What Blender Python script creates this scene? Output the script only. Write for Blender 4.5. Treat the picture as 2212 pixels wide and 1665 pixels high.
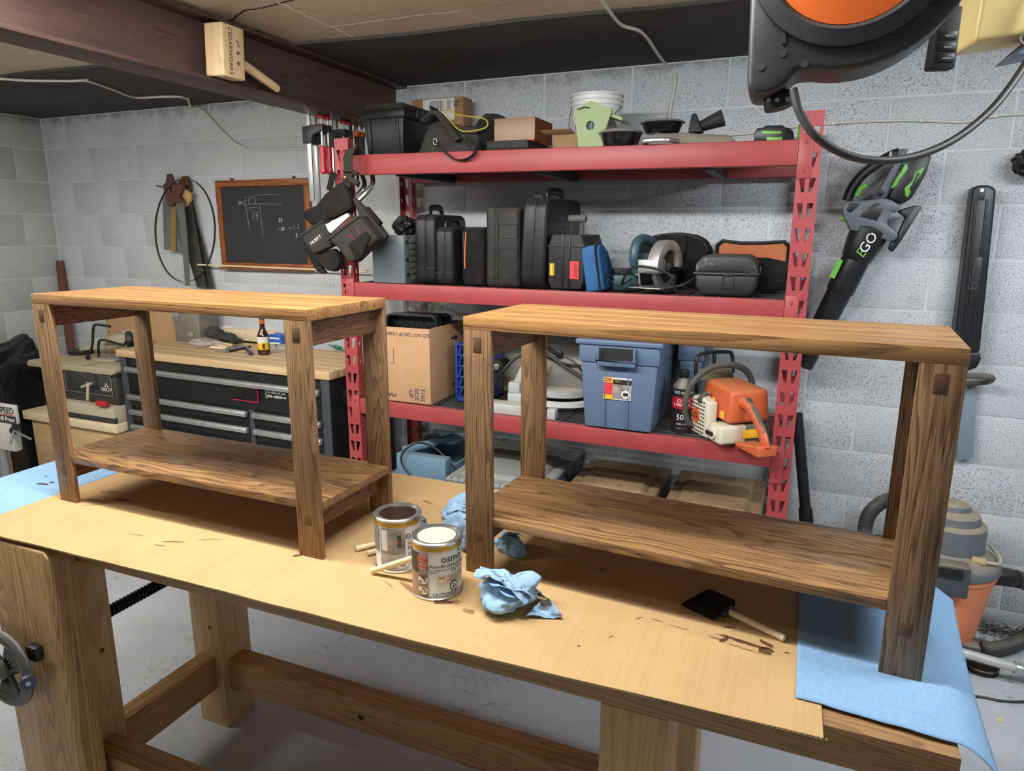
import bpy, bmesh, math, random
from mathutils import Matrix, Vector, noise as mn
random.seed(7)
for o in list(bpy.data.objects): bpy.data.objects.remove(o)
SC = bpy.context.scene
COL = SC.collection
R_ = math.radians
# ------------------------------------------------------------------ camera
CAMF, CAMP = 1487.14, Vector((-0.2512, -3.1650, 1.5884))
YAW, PITCH, ROLL = 0.39728, 0.219636, 0.002919
fwd = Vector((-math.sin(YAW)*math.cos(PITCH), math.cos(YAW)*math.cos(PITCH), -math.sin(PITCH)))
rgt = Vector((math.cos(YAW), math.sin(YAW), 0)); upv = rgt.cross(fwd)
r2 = rgt*math.cos(ROLL)+upv*math.sin(ROLL); u2 = upv*math.cos(ROLL)-rgt*math.sin(ROLL)
cam = bpy.data.objects.new('camera', bpy.data.cameras.new('camera')); COL.objects.link(cam)
cam.matrix_world = Matrix(((r2.x,u2.x,-fwd.x,CAMP.x),(r2.y,u2.y,-fwd.y,CAMP.y),(r2.z,u2.z,-fwd.z,CAMP.z),(0,0,0,1)))
cam.data.sensor_fit = 'HORIZONTAL'; cam.data.sensor_width = 36.0; cam.data.lens = CAMF/2212*36
cam.data.clip_start = 0.02; cam.data.clip_end = 60
SC.camera = cam
def at(px, py, **k):
    "the point of the room seen at photo pixel px,py on the plane X=, Y= or Z="
    d = fwd + r2*((px-1106)/CAMF) + u2*((832.5-py)/CAMF)
    (a, v), = k.items(); i = 'XYZ'.index(a)
    return CAMP + d*((v-CAMP[i])/d[i])
# ------------------------------------------------------------------ light
vs = SC.view_settings
vs.view_transform = 'Standard'; vs.look = 'None'; vs.gamma = 1.0; vs.use_curve_mapping = False
vs.exposure = -0.22
cy = SC.cycles; cy.max_bounces = 7; cy.diffuse_bounces = 4; cy.glossy_bounces = 3; cy.transmission_bounces = 6; cy.transparent_max_bounces = 6
cy.use_adaptive_sampling = True; cy.adaptive_threshold = .035; cy.caustics_reflective = False; cy.caustics_refractive = False; cy.sample_clamp_indirect = 6
SC.display_settings.display_device = 'sRGB'
w = bpy.data.worlds.new('world'); SC.world = w; w.use_nodes = True
w.node_tree.nodes['Background'].inputs[0].default_value = (0.84, 0.92, 1.0, 1); w.node_tree.nodes['Background'].inputs[1].default_value = 0.32
def area(name, loc, sx, sy, power, col, rot=(0,0,0)):
    l = bpy.data.lights.new(name, 'AREA'); l.shape = 'RECTANGLE'; l.size = sx; l.size_y = sy; l.energy = power; l.color = col
    o = bpy.data.objects.new(name, l); COL.objects.link(o); o.location = loc; o.rotation_euler = rot; return o
# twin-tube strip lights, the last two added to brighten both ends of the room: (x, y, z, rz, power down, power of the tube tilted to the wall, of the one tilted away, colour)
LAMPS = [(-2.30,-2.24,2.22,0.0,6,33,4,(1.0,0.96,0.88)), (-1.06,-2.26,2.22,0.0,7,42,4,(0.98,0.985,1.0)),
         (-3.5,-2.6,2.22,0.0,8,26,5,(1.0,0.97,0.92)), (0.95,-1.85,2.22,0.0,8,32,4,(0.9,0.96,1.0))]
for i,(x,y,z,rz,pw,pb,pf,c) in enumerate(LAMPS):
    area('tube_light', (x,y,z-.045), 1.2, .08, pw, c)
    area('tube_light', (x,y+.085,z-.01), 1.2, .08, pb, c, (R_(55),0,0))
    area('tube_light', (x,y-.085,z-.01), 1.2, .08, pf, c, (R_(-55),0,0))
# ------------------------------------------------------------------ materials
def S(*c):
    c = c[0] if len(c) == 1 else c
    f = lambda v: (v/255/12.92 if v/255 <= .04045 else ((v/255+.055)/1.055)**2.4)
    return (f(c[0]), f(c[1]), f(c[2]), 1)
class NT:
    def __init__(s, name):
        s.m = bpy.data.materials.new(name); s.m.use_nodes = True; s.t = s.m.node_tree
        s.b = s.t.nodes['Principled BSDF']
    def n(s, typ, ins=None, **at_):
        nd = s.t.nodes.new('ShaderNode'+typ)
        for k, v in at_.items(): setattr(nd, k, v)
        for k, v in (ins or {}).items(): s.put(nd.inputs[k], v)
        return nd
    def put(s, sock, v):
        if isinstance(v, bpy.types.NodeSocket): s.t.links.new(v, sock)
        elif isinstance(v, bpy.types.Node): s.t.links.new(v.outputs[0], sock)
        else: sock.default_value = v
    def set(s, **k):
        for a, v in k.items(): s.put(s.b.inputs[a.replace('_',' ')], v)
    def math(s, op, a, b=0.5, c=None):
        nd = s.t.nodes.new('ShaderNodeMath'); nd.operation = op; s.put(nd.inputs[0], a); s.put(nd.inputs[1], b)
        if c is not None: s.put(nd.inputs[2], c)
        return nd.outputs[0]
    def ramp(s, f, *stops, interp='LINEAR'):
        nd = s.t.nodes.new('ShaderNodeValToRGB'); e = nd.color_ramp; e.interpolation = interp
        while len(e.elements) < len(stops): e.elements.new(.5)
        for el, (p, c) in zip(e.elements, stops): el.position = p; el.color = c if len(c) == 4 else (*c, 1)
        s.put(nd.inputs[0], f); return nd.outputs[0]
    def mix(s, f, a, b, mode='MIX'):
        nd = s.t.nodes.new('ShaderNodeMix'); nd.data_type = 'RGBA'; nd.blend_type = mode
        s.put(nd.inputs[0], f); s.put(nd.inputs[6], a); s.put(nd.inputs[7], b); return nd.outputs[2]
    def noise(s, vec, scale, detail=3, rough=.5, dist=0):
        nd = s.n('TexNoise'); s.put(nd.inputs['Vector'], vec); nd.inputs['Scale'].default_value = scale
        nd.inputs['Detail'].default_value = detail; nd.inputs['Roughness'].default_value = rough; nd.inputs['Distortion'].default_value = dist
        return nd.outputs[0]
    def obj(s, scale=(1,1,1), rnd=0):
        tc = s.n('TexCoord').outputs['Object']
        if rnd:
            oi = s.n('ObjectInfo').outputs['Random']; o3 = s.n('CombineXYZ', {0: s.math('MULTIPLY', oi, 17.3*rnd), 1: s.math('MULTIPLY', oi, 9.1*rnd), 2: s.math('MULTIPLY', oi, 5.7*rnd)})
            tc = s.n('VectorMath', {0: tc, 1: o3}, operation='ADD').outputs[0]
        if scale != (1,1,1): tc = s.n('VectorMath', {0: tc, 1: scale}, operation='MULTIPLY').outputs[0]
        return tc
    def bump(s, h, strength=.3, dist=.002):
        s.set(Normal=s.n('Bump', {'Height': h, 'Strength': strength, 'Distance': dist}).outputs[0])
MT = {}
def plain(name, col, rough=.5, metal=0., var=.12, vs_=9., bump=.0, bs=80., bd=.001, dust=0., dcol=(150,140,122), spec=.5, spk=None):
    "painted / plastic / metal surface with mottling, fine relief and settled dust on what faces up"
    if name in MT: return MT[name]
    t = NT(name); co = t.obj(rnd=.3); base = S(col)
    c = base
    if var:
        f = t.ramp(t.noise(co, vs_, 4, .6), (.3, (0,0,0)), (.7, (1,1,1)))
        c = t.mix(f, tuple(v*(1-var) for v in base[:3])+(1,), tuple(min(1, v*(1+var)) for v in base[:3])+(1,))
    if spk:   # scuffs: (colour, scale, threshold)
        g = t.ramp(t.noise(co, spk[1], 6, .75), (spk[2], (0,0,0)), (spk[2]+.08, (1,1,1)))
        c = t.mix(g, c, S(spk[0]))
    if dust:
        nz = t.n('SeparateXYZ', {0: t.n('NewGeometry').outputs['Normal']}).outputs[2]
        f = t.math('MULTIPLY', t.ramp(nz, (.35, (0,0,0)), (.95, (1,1,1))), t.math('MULTIPLY_ADD', t.noise(co, 22, 5, .65), 1.6*dust, .05*dust))
        f2 = t.math('MULTIPLY', t.ramp(t.noise(co, 13, 6, .7), (.52, (0,0,0)), (.75, (1,1,1))), .35*dust)
        f = t.n('Clamp', {0: t.math('ADD', f, f2)}).outputs[0]
        c = t.mix(f, c, S(dcol)); t.set(Roughness=t.math('MULTIPLY_ADD', f, .4, rough))
    else: t.set(Roughness=rough)
    t.set(Base_Color=c, Metallic=metal, Specular_IOR_Level=spec)
    if bump: t.bump(t.noise(co, bs, 4, .6), bump, bd)
    MT[name] = t.m; return t.m
def wood(name, axis, light, mid, dark, rings=70., cross=10., along=1.0, pores=.5, rough=.45, fine=1.0, contrast=1., coat=0.):
    "flat-sawn timber: growth rings drawn as contour lines of a stretched field, with pores along the grain"
    if name in MT: return MT[name]
    t = NT(name); sc = [cross]*3; sc['xyz'.index(axis)] = along
    n1 = t.noise(t.obj(tuple(sc), .5), 1., 2.2, .45, .35)
    ph = t.math('FRACT', t.math('MULTIPLY', n1, rings))
    ring = t.ramp(ph, (0., (0,0,0)), (.45, (.22,.22,.22)), (.80, (1,1,1)), (.9, (1,1,1)), (1., (0,0,0)))
    sp = [520.*fine]*3; sp['xyz'.index(axis)] = 16.*fine
    po = t.ramp(t.noise(t.obj(tuple(sp), .5), 1., 2, .5), (.52, (0,0,0)), (.7, (1,1,1)))
    sb = [60.]*3; sb['xyz'.index(axis)] = 2.
    st = t.noise(t.obj(tuple(sb), .5), 1., 3, .6)
    lo = t.noise(t.obj((3,3,3), .5), 1., 2, .5)
    c = t.mix(t.ramp(t.math('ADD', t.math('MULTIPLY', st, .6), t.math('MULTIPLY', lo, .4)), (.35, (0,0,0)), (.68, (1,1,1))), S(light), S(mid))
    rf = t.math('MULTIPLY', ring, t.math('MULTIPLY_ADD', po, .40, .60))
    c = t.mix(t.math('MULTIPLY', rf, .95*contrast), c, S(dark))
    c = t.mix(t.math('MULTIPLY', po, pores*.5), c, S(dark))
    t.set(Base_Color=c, Roughness=rough, Specular_IOR_Level=.4)
    if coat: t.set(Coat_Weight=coat, Coat_Roughness=.3)
    t.bump(po, .2, -.0005)
    MT[name] = t.m; return t.m
# ------------------------------------------------------------------ geometry
I4 = Matrix.Identity(4)
def TR(x=0, y=0, z=0, rx=0, ry=0, rz=0):
    return Matrix.Translation((x,y,z)) @ Matrix.Rotation(R_(rz),4,'Z') @ Matrix.Rotation(R_(ry),4,'Y') @ Matrix.Rotation(R_(rx),4,'X')
def frame(z, hint=Vector((0,0,1))):
    z = z.normalized(); h = hint if abs(z.dot(hint)) < .95 else Vector((1,0,0))
    x = h.cross(z).normalized(); return x, z.cross(x)
class MB:
    def __init__(s, M=None): s.v = []; s.f = []; s.M = M or I4
    def _add(s, vs_, fs):
        b = len(s.v); s.v += [s.M @ Vector(p) for p in vs_]; s.f += [tuple(b+i for i in f) for f in fs]; return s
    def box(s, x0, y0, z0, x1, y1, z1, M=None):
        P = [Vector((x,y,z)) for z in (z0,z1) for y in (y0,y1) for x in (x0,x1)]
        if M: P = [M @ p for p in P]
        return s._add(P, [(0,2,3,1),(4,5,7,6),(0,1,5,4),(2,6,7,3),(0,4,6,2),(1,3,7,5)])
    def hexa(s, P): return s._add(P, [(0,3,2,1),(4,5,6,7),(0,1,5,4),(1,2,6,5),(2,3,7,6),(3,0,4,7)])
    def beam(s, a, b, w, h, up=Vector((0,0,1))):
        a, b = Vector(a), Vector(b); x, y = frame(b-a, up)
        P = [p + x*sx*w/2 + y*sy*h/2 for p in (a,b) for sx,sy in ((-1,-1),(1,-1),(1,1),(-1,1))]
        return s.hexa(P)
    def cyl(s, a, b, r, r2=None, n=16, caps=True):
        a, b = Vector(a), Vector(b); r2 = r if r2 is None else r2; x, y = frame(b-a)
        P = []
        for p, q in ((a,r),(b,r2)):
            for i in range(n):
                t = 2*math.pi*i/n; P.append(p + x*(q*math.cos(t)) + y*(q*math.sin(t)))
        F = [(i, (i+1)%n, n+(i+1)%n, n+i) for i in range(n)]
        if caps: F += [tuple(range(n-1,-1,-1)), tuple(range(n,2*n))]
        return s._add(P, F)
    def tube(s, pts, r, n=8, closed=False, rs=None, flat=None, up=None):
        pts = [Vector(p) for p in pts]; m = len(pts); P = []; px = None
        for i, p in enumerate(pts):
            d = (pts[(i+1)%m]-pts[i-1]) if closed else (pts[min(i+1,m-1)]-pts[max(i-1,0)])
            d.normalize()
            if px is None: x, y = frame(d, up or Vector((0,0,1)))
            else:
                x = (px - d*px.dot(d)); x = x.normalized() if x.length > 1e-6 else frame(d)[0]; y = d.cross(x)
            px = x; q = rs[i] if rs else r; qa, qb = (q*flat[0], q*flat[1]) if flat else (q, q)
            for k in range(n):
                t = 2*math.pi*(k+.5)/n; P.append(p + x*(qa*math.cos(t)) + y*(qb*math.sin(t)))
        F = []
        for i in range(m if closed else m-1):
            j = (i+1) % m
            F += [(i*n+k, i*n+(k+1)%n, j*n+(k+1)%n, j*n+k) for k in range(n)]
        if not closed: F += [tuple(range(n-1,-1,-1)), tuple((m-1)*n+k for k in range(n))]
        return s._add(P, F)
    def lathe(s, prof, n=32, M=None, sx=1, sy=1):
        P = []; F = []
        for r, z in prof:
            for k in range(n):
                t = 2*math.pi*k/n; p = Vector((sx*r*math.cos(t), sy*r*math.sin(t), z)); P.append(M @ p if M else p)
        for i in range(len(prof)-1): F += [(i*n+k, i*n+(k+1)%n, (i+1)*n+(k+1)%n, (i+1)*n+k) for k in range(n)]
        if prof[0][0] > 1e-6: F.append(tuple(range(n-1,-1,-1)))
        if prof[-1][0] > 1e-6: F.append(tuple((len(prof)-1)*n+k for k in range(n)))
        return s._add(P, F)
    def prism(s, poly, h0, h1, plane='xz', M=None):
        def V(a, b, h): return {'xz': Vector((a,h,b)), 'xy': Vector((a,b,h)), 'yz': Vector((h,a,b))}[plane]
        n = len(poly); P = [V(a,b,h) for h in (h0,h1) for a,b in poly]
        if M: P = [M @ p for p in P]
        return s._add(P, [tuple(range(n-1,-1,-1)), tuple(range(n,2*n))] + [(i,(i+1)%n,n+(i+1)%n,n+i) for i in range(n)])
    def ell(s, c, r, nu=16, nv=10):
        c = Vector(c); r = r if hasattr(r, '__len__') else (r,r,r)
        prof = [(math.sin(math.pi*i/nv), -math.cos(math.pi*i/nv)) for i in range(nv+1)]
        return s.lathe([(max(a,1e-7),b) for a,b in prof], nu, Matrix.Translation(c) @ Matrix.Diagonal((*r,1)))
    def grid(s, fn, nu, nv, closed_u=False):
        P = [fn(i/(nu if closed_u else nu-1), j/(nv-1)) for j in range(nv) for i in range(nu)]
        F = [(j*nu+i, j*nu+(i+1)%nu, (j+1)*nu+(i+1)%nu, (j+1)*nu+i) for j in range(nv-1) for i in range(nu if closed_u else nu-1)]
        return s._add(P, F)
    def ring(s, outer, inner, h0, h1, plane='xz'):
        "extruded outline with a hole: outer and inner loops of equal length"
        def V(p, h): a,b = p; return {'xz': (a,h,b), 'xy': (a,b,h), 'yz': (h,a,b)}[plane]
        n = len(outer); P = [V(p,h) for h in (h0,h1) for L in (outer,inner) for p in L]
        F = []
        for i in range(n):
            j = (i+1)%n
            F += [(i,j,n+j,n+i), (2*n+i,3*n+i,3*n+j,2*n+j), (i,2*n+i,2*n+j,j), (n+i,n+j,3*n+j,3*n+i)]
        return s._add(P, F)
    def build(s, name, mat, parent=None, bev=0, seg=2, smooth=True, solid=0, loc=None, ang=35, crumple=None):
        me = bpy.data.meshes.new(name); bm = bmesh.new()
        vs_ = [bm.verts.new(p) for p in s.v]
        for f in s.f:
            try: bm.faces.new([vs_[i] for i in f])
            except ValueError: pass
        bmesh.ops.remove_doubles(bm, verts=bm.verts, dist=1e-6)
        bmesh.ops.recalc_face_normals(bm, faces=bm.faces)
        if bev:
            ed = [e for e in bm.edges if len(e.link_faces) == 2 and e.calc_face_angle(0) > R_(28)]
            bmesh.ops.bevel(bm, geom=ed, offset=bev, segments=seg, profile=.5, affect='EDGES', clamp_overlap=True)
        bm.to_mesh(me); bm.free()
        if smooth:
            for p in me.polygons: p.use_smooth = True
            me.set_sharp_from_angle(angle=R_(ang))
        me.materials.append(mat)
        o = bpy.data.objects.new(name, me); COL.objects.link(o)
        if loc: o.location = loc
        if parent: o.parent = parent
        if solid:
            md = o.modifiers.new('solid', 'SOLIDIFY'); md.thickness = solid; md.offset = 0
        return o
def tag(o, label, cat, group=None, kind=None):
    o['label'] = label; o['category'] = cat
    if group: o['group'] = group
    if kind: o['kind'] = kind
    return o
def struct(o): o['kind'] = 'structure'; return o
def thing(name, label, cat, loc=(0,0,0), rz=0, group=None, rx=0, ry=0):
    o = bpy.data.objects.new(name, None); COL.objects.link(o); o.location = loc; o.rotation_euler = (R_(rx),R_(ry),R_(rz))
    o.empty_display_size = .05
    return tag(o, label, cat, group)
def dup(o, parent=None):
    c = o.copy(); COL.objects.link(c); c.parent = parent
    for ch in list(o.children): dup(ch, c)
    return c
def piece(src, name, parent, M):
    c = bpy.data.objects.new(name, src.data); COL.objects.link(c); c.parent = parent; c.matrix_local = M; return c
DG = None
def text(name, s, size, mat, parent, M, bend=None, ext=.0004, align='CENTER', sx=1., shear=0., space=1.):
    "raised lettering in the local xz plane facing -y; bend = cylinder radius it is wrapped on"
    cu = bpy.data.curves.new(name, 'FONT'); cu.body = s; cu.size = size; cu.align_x = align; cu.align_y = 'CENTER'; cu.extrude = ext
    cu.shear = shear; cu.space_character = space; cu.resolution_u = 3
    tmp = bpy.data.objects.new(name, cu); COL.objects.link(tmp)
    bpy.context.view_layer.update()
    me = bpy.data.meshes.new_from_object(tmp.evaluated_get(bpy.context.evaluated_depsgraph_get()))
    bpy.data.objects.remove(tmp); bpy.data.curves.remove(cu)
    for v in me.vertices:
        x, y, z = v.co.x*sx, v.co.y, v.co.z
        if bend: a = x/bend; p = Vector((bend*math.sin(a), -(bend+z)*math.cos(a)+bend, y))
        else: p = Vector((x, -z, y))
        v.co = M @ p
    me.materials.clear(); me.materials.append(mat); me.name = name
    o = bpy.data.objects.new(name, me); COL.objects.link(o); o.parent = parent; return o
def smoothpath(P, k=6, closed=False):
    P = [Vector(p) for p in P]; n = len(P); out = []
    for i in range(n if closed else n-1):
        a, b = P[i], P[(i+1)%n]
        p0 = P[i-1] if (closed or i) else a*2-b; p3 = P[(i+2)%n] if (closed or i+2 < n) else b*2-a
        for j in range(k):
            t = j/k; out.append(.5*((2*a)+(b-p0)*t+(2*p0-5*a+4*b-p3)*t*t+(3*a-p0-3*b+p3)*t**3))
    if not closed: out.append(P[-1])
    return out
def arc(c, r, a0, a1, n): return [(c[0]+r*math.cos(R_(a0+(a1-a0)*i/n)), c[1]+r*math.sin(R_(a0+(a1-a0)*i/n))) for i in range(n+1)]
def rrect(x0, z0, x1, z1, r, n=4):
    P = []
    for cx, cz, a in ((x1-r,z0+r,-90),(x1-r,z1-r,0),(x0+r,z1-r,90),(x0+r,z0+r,180)): P += arc((cx,cz), r, a, a+90, n)
    return P
# ================================================================== the room
ZC = 2.292; XL, XR, YF = -4.885, 1.75, -5.6
H_ = .2032
def block_paint(name, tint, speck):
    t = NT(name); co = t.obj(rnd=1.); g = t.n('NewGeometry').outputs['Position']
    n1 = t.noise(g, 3.2, 4, .6); c = t.mix(t.ramp(n1, (.3,(0,0,0)), (.75,(1,1,1))), S(tint), tuple(v*.88 for v in S(tint)[:3])+(1,))
    oi = t.n('ObjectInfo').outputs['Random']
    c = t.mix(t.math('MULTIPLY', oi, .05), c, S(150,152,150))
    pit = t.ramp(t.noise(co, 210, 3, .65), (.555,(0,0,0)), (.63,(1,1,1)))
    reg = t.ramp(t.noise(g, 5, 3, .6), (.3,(.25,.25,.25)), (.6,(1,1,1)))
    big = t.ramp(t.noise(co, 60, 2, .5), (.70,(0,0,0)), (.74,(1,1,1)))
    pf = t.math('MULTIPLY', t.math('MAXIMUM', pit, t.math('MULTIPLY', big, .8)), t.math('MULTIPLY', reg, speck))
    pf = t.math('MULTIPLY', pf, t.ramp(t.math('MULTIPLY_ADD', t.n('SeparateXYZ', {0: g}).outputs[0], .2, .8), (.25,(.25,.25,.25)), (.55,(1,1,1))))
    c = t.mix(pf, c, S(92,93,95))
    # ragged darker band along the top course of the wall
    z = t.n('SeparateXYZ', {0: g}).outputs[2]
    gr = t.ramp(t.math('ADD', z, t.math('MULTIPLY', t.math('SUBTRACT', t.noise(g, 9, 5, .7), .5), .16)), (2.245/4,(0,0,0)), (2.30/4,(1,1,1)))
    zz = t.math('MULTIPLY', z, .25)
    gr = t.ramp(t.math('ADD', zz, t.math('MULTIPLY', t.math('SUBTRACT', t.noise(g, 14, 6, .75), .5), .07)), (.560,(0,0,0)), (.577,(1,1,1)))
    c = t.mix(t.math('MULTIPLY', gr, .6), c, S(70,68,64))
    t.set(Base_Color=c, Roughness=.6, Specular_IOR_Level=.3)
    h = t.math('SUBTRACT', t.math('MULTIPLY', t.noise(co, 190, 3, .6), .8), pit)
    t.bump(h, .55, .0022)
    return t.m
MT['blockB'] = block_paint('painted_block_back', (205,209,212), .8)
MT['blockL'] = block_paint('painted_block_left', (196,200,197), .35)
MT['mortar'] = plain('painted_mortar', (200,204,206), .6, var=.08, vs_=5, bump=.35, bs=120, bd=.0015)
def floor_mat():
    t = NT('painted_floor'); g = t.n('NewGeometry').outputs['Position']
    n1 = t.noise(g, 1.7, 5, .65)
    c = t.mix(t.ramp(n1, (.35,(0,0,0)), (.65,(1,1,1))), S(196,202,208), S(176,182,188))
    wear = t.ramp(t.noise(g, 2.3, 7, .72), (.50,(0,0,0)), (.60,(1,1,1)))
    ch = t.ramp(t.noise(g, 34, 6, .8), (.54,(0,0,0)), (.60,(1,1,1)))
    c = t.mix(t.math('MULTIPLY', wear, t.math('MULTIPLY', ch, .75)), c, S(120,112,98))
    sp = t.ramp(t.noise(g, 120, 3, .6), (.70,(0,0,0)), (.74,(1,1,1))); c = t.mix(t.math('MULTIPLY', sp, .4), c, S(110,104,94))
    t.set(Base_Color=c, Roughness=.42, Specular_IOR_Level=.4); t.bump(t.noise(g, 60, 5, .6), .15, .001); return t.m
MT['floor'] = floor_mat()
def ceil_mat(name, a, b, crack):
    t = NT(name); g = t.n('NewGeometry').outputs['Position']
    gs = t.n('VectorMath', {0: g, 1: (1.,2.2,1.)}, operation='MULTIPLY').outputs[0]
    c = t.mix(t.ramp(t.noise(gs, 2.4, 6, .7), (.3,(0,0,0)), (.7,(1,1,1))), S(a), S(b))
    c = t.mix(t.ramp(t.noise(g, 38, 4, .7), (.60,(0,0,0)), (.72,(1,1,1))), c, tuple(v*.55 for v in S(b)[:3])+(1,))
    t.set(Base_Color=c, Roughness=.85, Specular_IOR_Level=.2); t.bump(t.noise(g, 26, 6, .7), .5, .004); return t.m
MT['ceil'] = ceil_mat('bare_concrete', (206,192,168), (182,166,140), 1)
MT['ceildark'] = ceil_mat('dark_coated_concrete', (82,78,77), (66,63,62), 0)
plain('crack', (40,34,30), .9, var=0)
struct(MB().box(XL-.2, YF-.2, -.12, XR+.2, .2, 0).build('floor', MT['floor'], smooth=False))
ceil = struct(MB().box(XL-.2, YF-.2, ZC+.012, XR+.2, .2, ZC+.2).build('ceiling', MT['ceil'], smooth=False))
# the room is open to daylight behind and to the right of the photographer
# the ceiling slab nearest the back wall is coated dark; its front edge is ragged
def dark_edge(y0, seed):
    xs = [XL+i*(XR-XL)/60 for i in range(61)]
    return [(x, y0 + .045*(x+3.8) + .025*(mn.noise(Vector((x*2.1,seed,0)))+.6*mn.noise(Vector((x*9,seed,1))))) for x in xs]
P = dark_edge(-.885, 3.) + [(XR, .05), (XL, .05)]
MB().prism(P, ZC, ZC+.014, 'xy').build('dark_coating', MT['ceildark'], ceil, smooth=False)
for px_, r, mt in (([(380,30),(430,42),(470,50),(505,40),(530,22),(560,18),(600,8),(640,-4)], .0045, 'crack'), ([(470,50),(500,62),(560,66)], .0030, 'crack'), ([(600,5),(650,28),(700,52),(770,82)], .0050, 'pale_seam'), ([(700,60),(780,50),(900,34),(1000,24)], .0030, 'pale_seam')):
    plain('pale_seam', (214,206,190), .9, var=.1)
    pp = smoothpath([at(u,v,Z=ZC+.012) for u,v in px_], 5)
    MB().tube([(p.x+random.uniform(-.005,.005), p.y+random.uniform(-.005,.005), p.z) for p in pp], r, 5, flat=(1,.3)).build('crack' if mt == 'crack' else 'seam', MT[mt], ceil)
wallB = struct(MB().box(XL-.2, .0022, 0, XR+.2, .2, ZC+.1).build('wall_back', MT['mortar'], smooth=False))
wallL = struct(MB().box(XL-.2, YF-.2, 0, XL-.0022, .1, ZC+.1).build('wall_left', MT['mortar'], smooth=False))
J = .0050
blk = MB().box(-H_+J, -.0, -H_/2+J, H_-J, .02, H_/2-J).build('block', MT['blockB'], wallB, bev=.0022, seg=2)
first = True
k0 = math.floor(XL/H_)-1
for r in range(12):           # courses counted up from the floor; joints at Z = 1.69 + k*H_
    zc = 1.69 + (r-8)*H_ - H_/2 + H_*0 ; zc = 1.69 + (r-8.5)*H_
    if zc < -H_/2 or zc > ZC+H_/2: continue
    par = (8-r-1) % 2         # the course just under the Z=1.69 joint has joints at odd columns
    u = k0 if (k0 % 2) == ((1 + par) % 2) else k0+1
    x = u*H_
    while x < XR+.3:
        a, b = max(x, XL+.002), min(x+2*H_, XR)
        lo, hi = max(zc-H_/2, 0), min(zc+H_/2, ZC)
        if b-a > .03 and hi-lo > .02:
            full = (b-a > 2*H_-.001) and hi-lo > H_-.001
            jx, jz = random.uniform(-.0015,.0015), random.uniform(-.001,.001)
            if full:
                if first: o = blk; first = False
                else: o = piece(blk, 'block', wallB, I4)
                o.location = (x+H_+jx, random.uniform(-.0015,.001), zc+jz)
            else:
                o = MB().box(a+J-(a+b)/2, 0, lo+J-zc, b-J-(a+b)/2, .02, hi-J-zc).build('block', MT['blockB'], wallB, bev=.0035)
                o.location = ((a+b)/2, 0, zc)
        x += 2*H_
blkL = MB().box(-.02, -H_+J, -H_/2+J, 0, H_-J, H_/2-J).build('block', MT['blockL'], wallL, bev=.0035, seg=2); first = True
for r in range(12):
    zc = 1.69 + (r-8.5)*H_
    if zc > ZC+H_/2 or zc < -H_/2: continue
    lo, hi = max(zc-H_/2, 0), min(zc+H_/2, ZC)
    y = 0.0 if r % 2 else H_
    while y > -2.3:
        a, b = y-2*H_, min(y, -.002)
        if b-a > 2*H_-.001 and hi-lo > H_-.001:
            if first: o = blkL; first = False
            else: o = piece(blkL, 'block', wallL, I4)
            o.location = (XL+random.uniform(-.001,.0015), y-H_, zc)
        else:
            o = MB().box(-.02, a+J-(a+b)/2, lo+J-zc, 0, b-J-(a+b)/2, hi-J-zc).build('block', MT['blockL'], wallL, bev=.0035); o.location = (XL, (a+b)/2, zc)
        y -= 2*H_
# tube fixtures on the ceiling, the two outer ones added as fill (above and behind the photographer's frame)
plain('fixture', (225,226,226), .35, var=.03)
for i,(x,y,z,rz,pw,pb,pf,c) in enumerate(LAMPS):
    t = thing('shop_light', ['white strip light over the left half of the workbench','white strip light over the right half of the workbench','added strip light, out of view, brightening the tool chest and left wall','added strip light, out of view, brightening the right end of the wall'][i], 'light', (x,y,z))
    MB().prism([(-.03,-.03),(.03,-.03),(.05,.04),(-.05,.04)], -.62, .62, 'yz').build('housing', MT['fixture'], t, bev=.004)
    for sy in (-1,1): MB().hexa([(-.62,sy*.05,.036),(.62,sy*.05,.036),(.62,sy*.172,-.014),(-.62,sy*.172,-.014),(-.62,sy*.05,.040),(.62,sy*.05,.040),(.62,sy*.174,-.010),(-.62,sy*.174,-.010)]).build('reflector', MT['fixture'], t)  # unseen skirts, shaped to keep direct light off the upper wall
    for sx in (-.45,.45): MB().cyl((sx,0,.04),(sx,0,ZC+.012-z),.004).build('hanger', MT['fixture'], t)
# steel beam under the ceiling
t = NT('oxide_painted_steel'); g = t.obj()
c = t.mix(t.ramp(t.noise(t.obj((6,1.2,10)), 1.6, 6, .7), (.35,(0,0,0)), (.7,(1,1,1))), S(84,64,59), S(64,50,47))
c = t.mix(t.ramp(t.noise(t.obj((40,3,40)), 1., 6, .75), (.58,(0,0,0)), (.68,(1,1,1))), c, S(44,36,35))
c = t.mix(t.math('MULTIPLY', t.ramp(t.noise(t.obj((90,12,90)), 1., 4, .7), (.66,(0,0,0)), (.7,(1,1,1))), .5), c, S(140,120,112))
t.set(Base_Color=c, Roughness=.5, Specular_IOR_Level=.4); t.bump(t.noise(g, 60, 5, .6), .25, .001); MT['oxide'] = t.m
BX0, BX1, BZ = -2.29, -2.147, 2.08; BXC = (BX0+BX1)/2
t = thing('steel_beam', 'red-brown painted steel I-beam running under the ceiling to the back wall', 'beam', (BXC, 0, BZ))
hw = (BX1-BX0)/2
MB().box(-hw, YF+.02, 0, hw, -.002, .013).build('lower_flange', MT['oxide'], t, bev=.002)
MB().box(-hw, YF+.02, ZC-BZ-.013, hw, -.002, ZC-BZ-.0005).build('upper_flange', MT['oxide'], t, bev=.002)
MB().box(-.005, YF+.02, .013, .005, -.002, ZC-BZ-.013).build('web', MT['oxide'], t)
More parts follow.
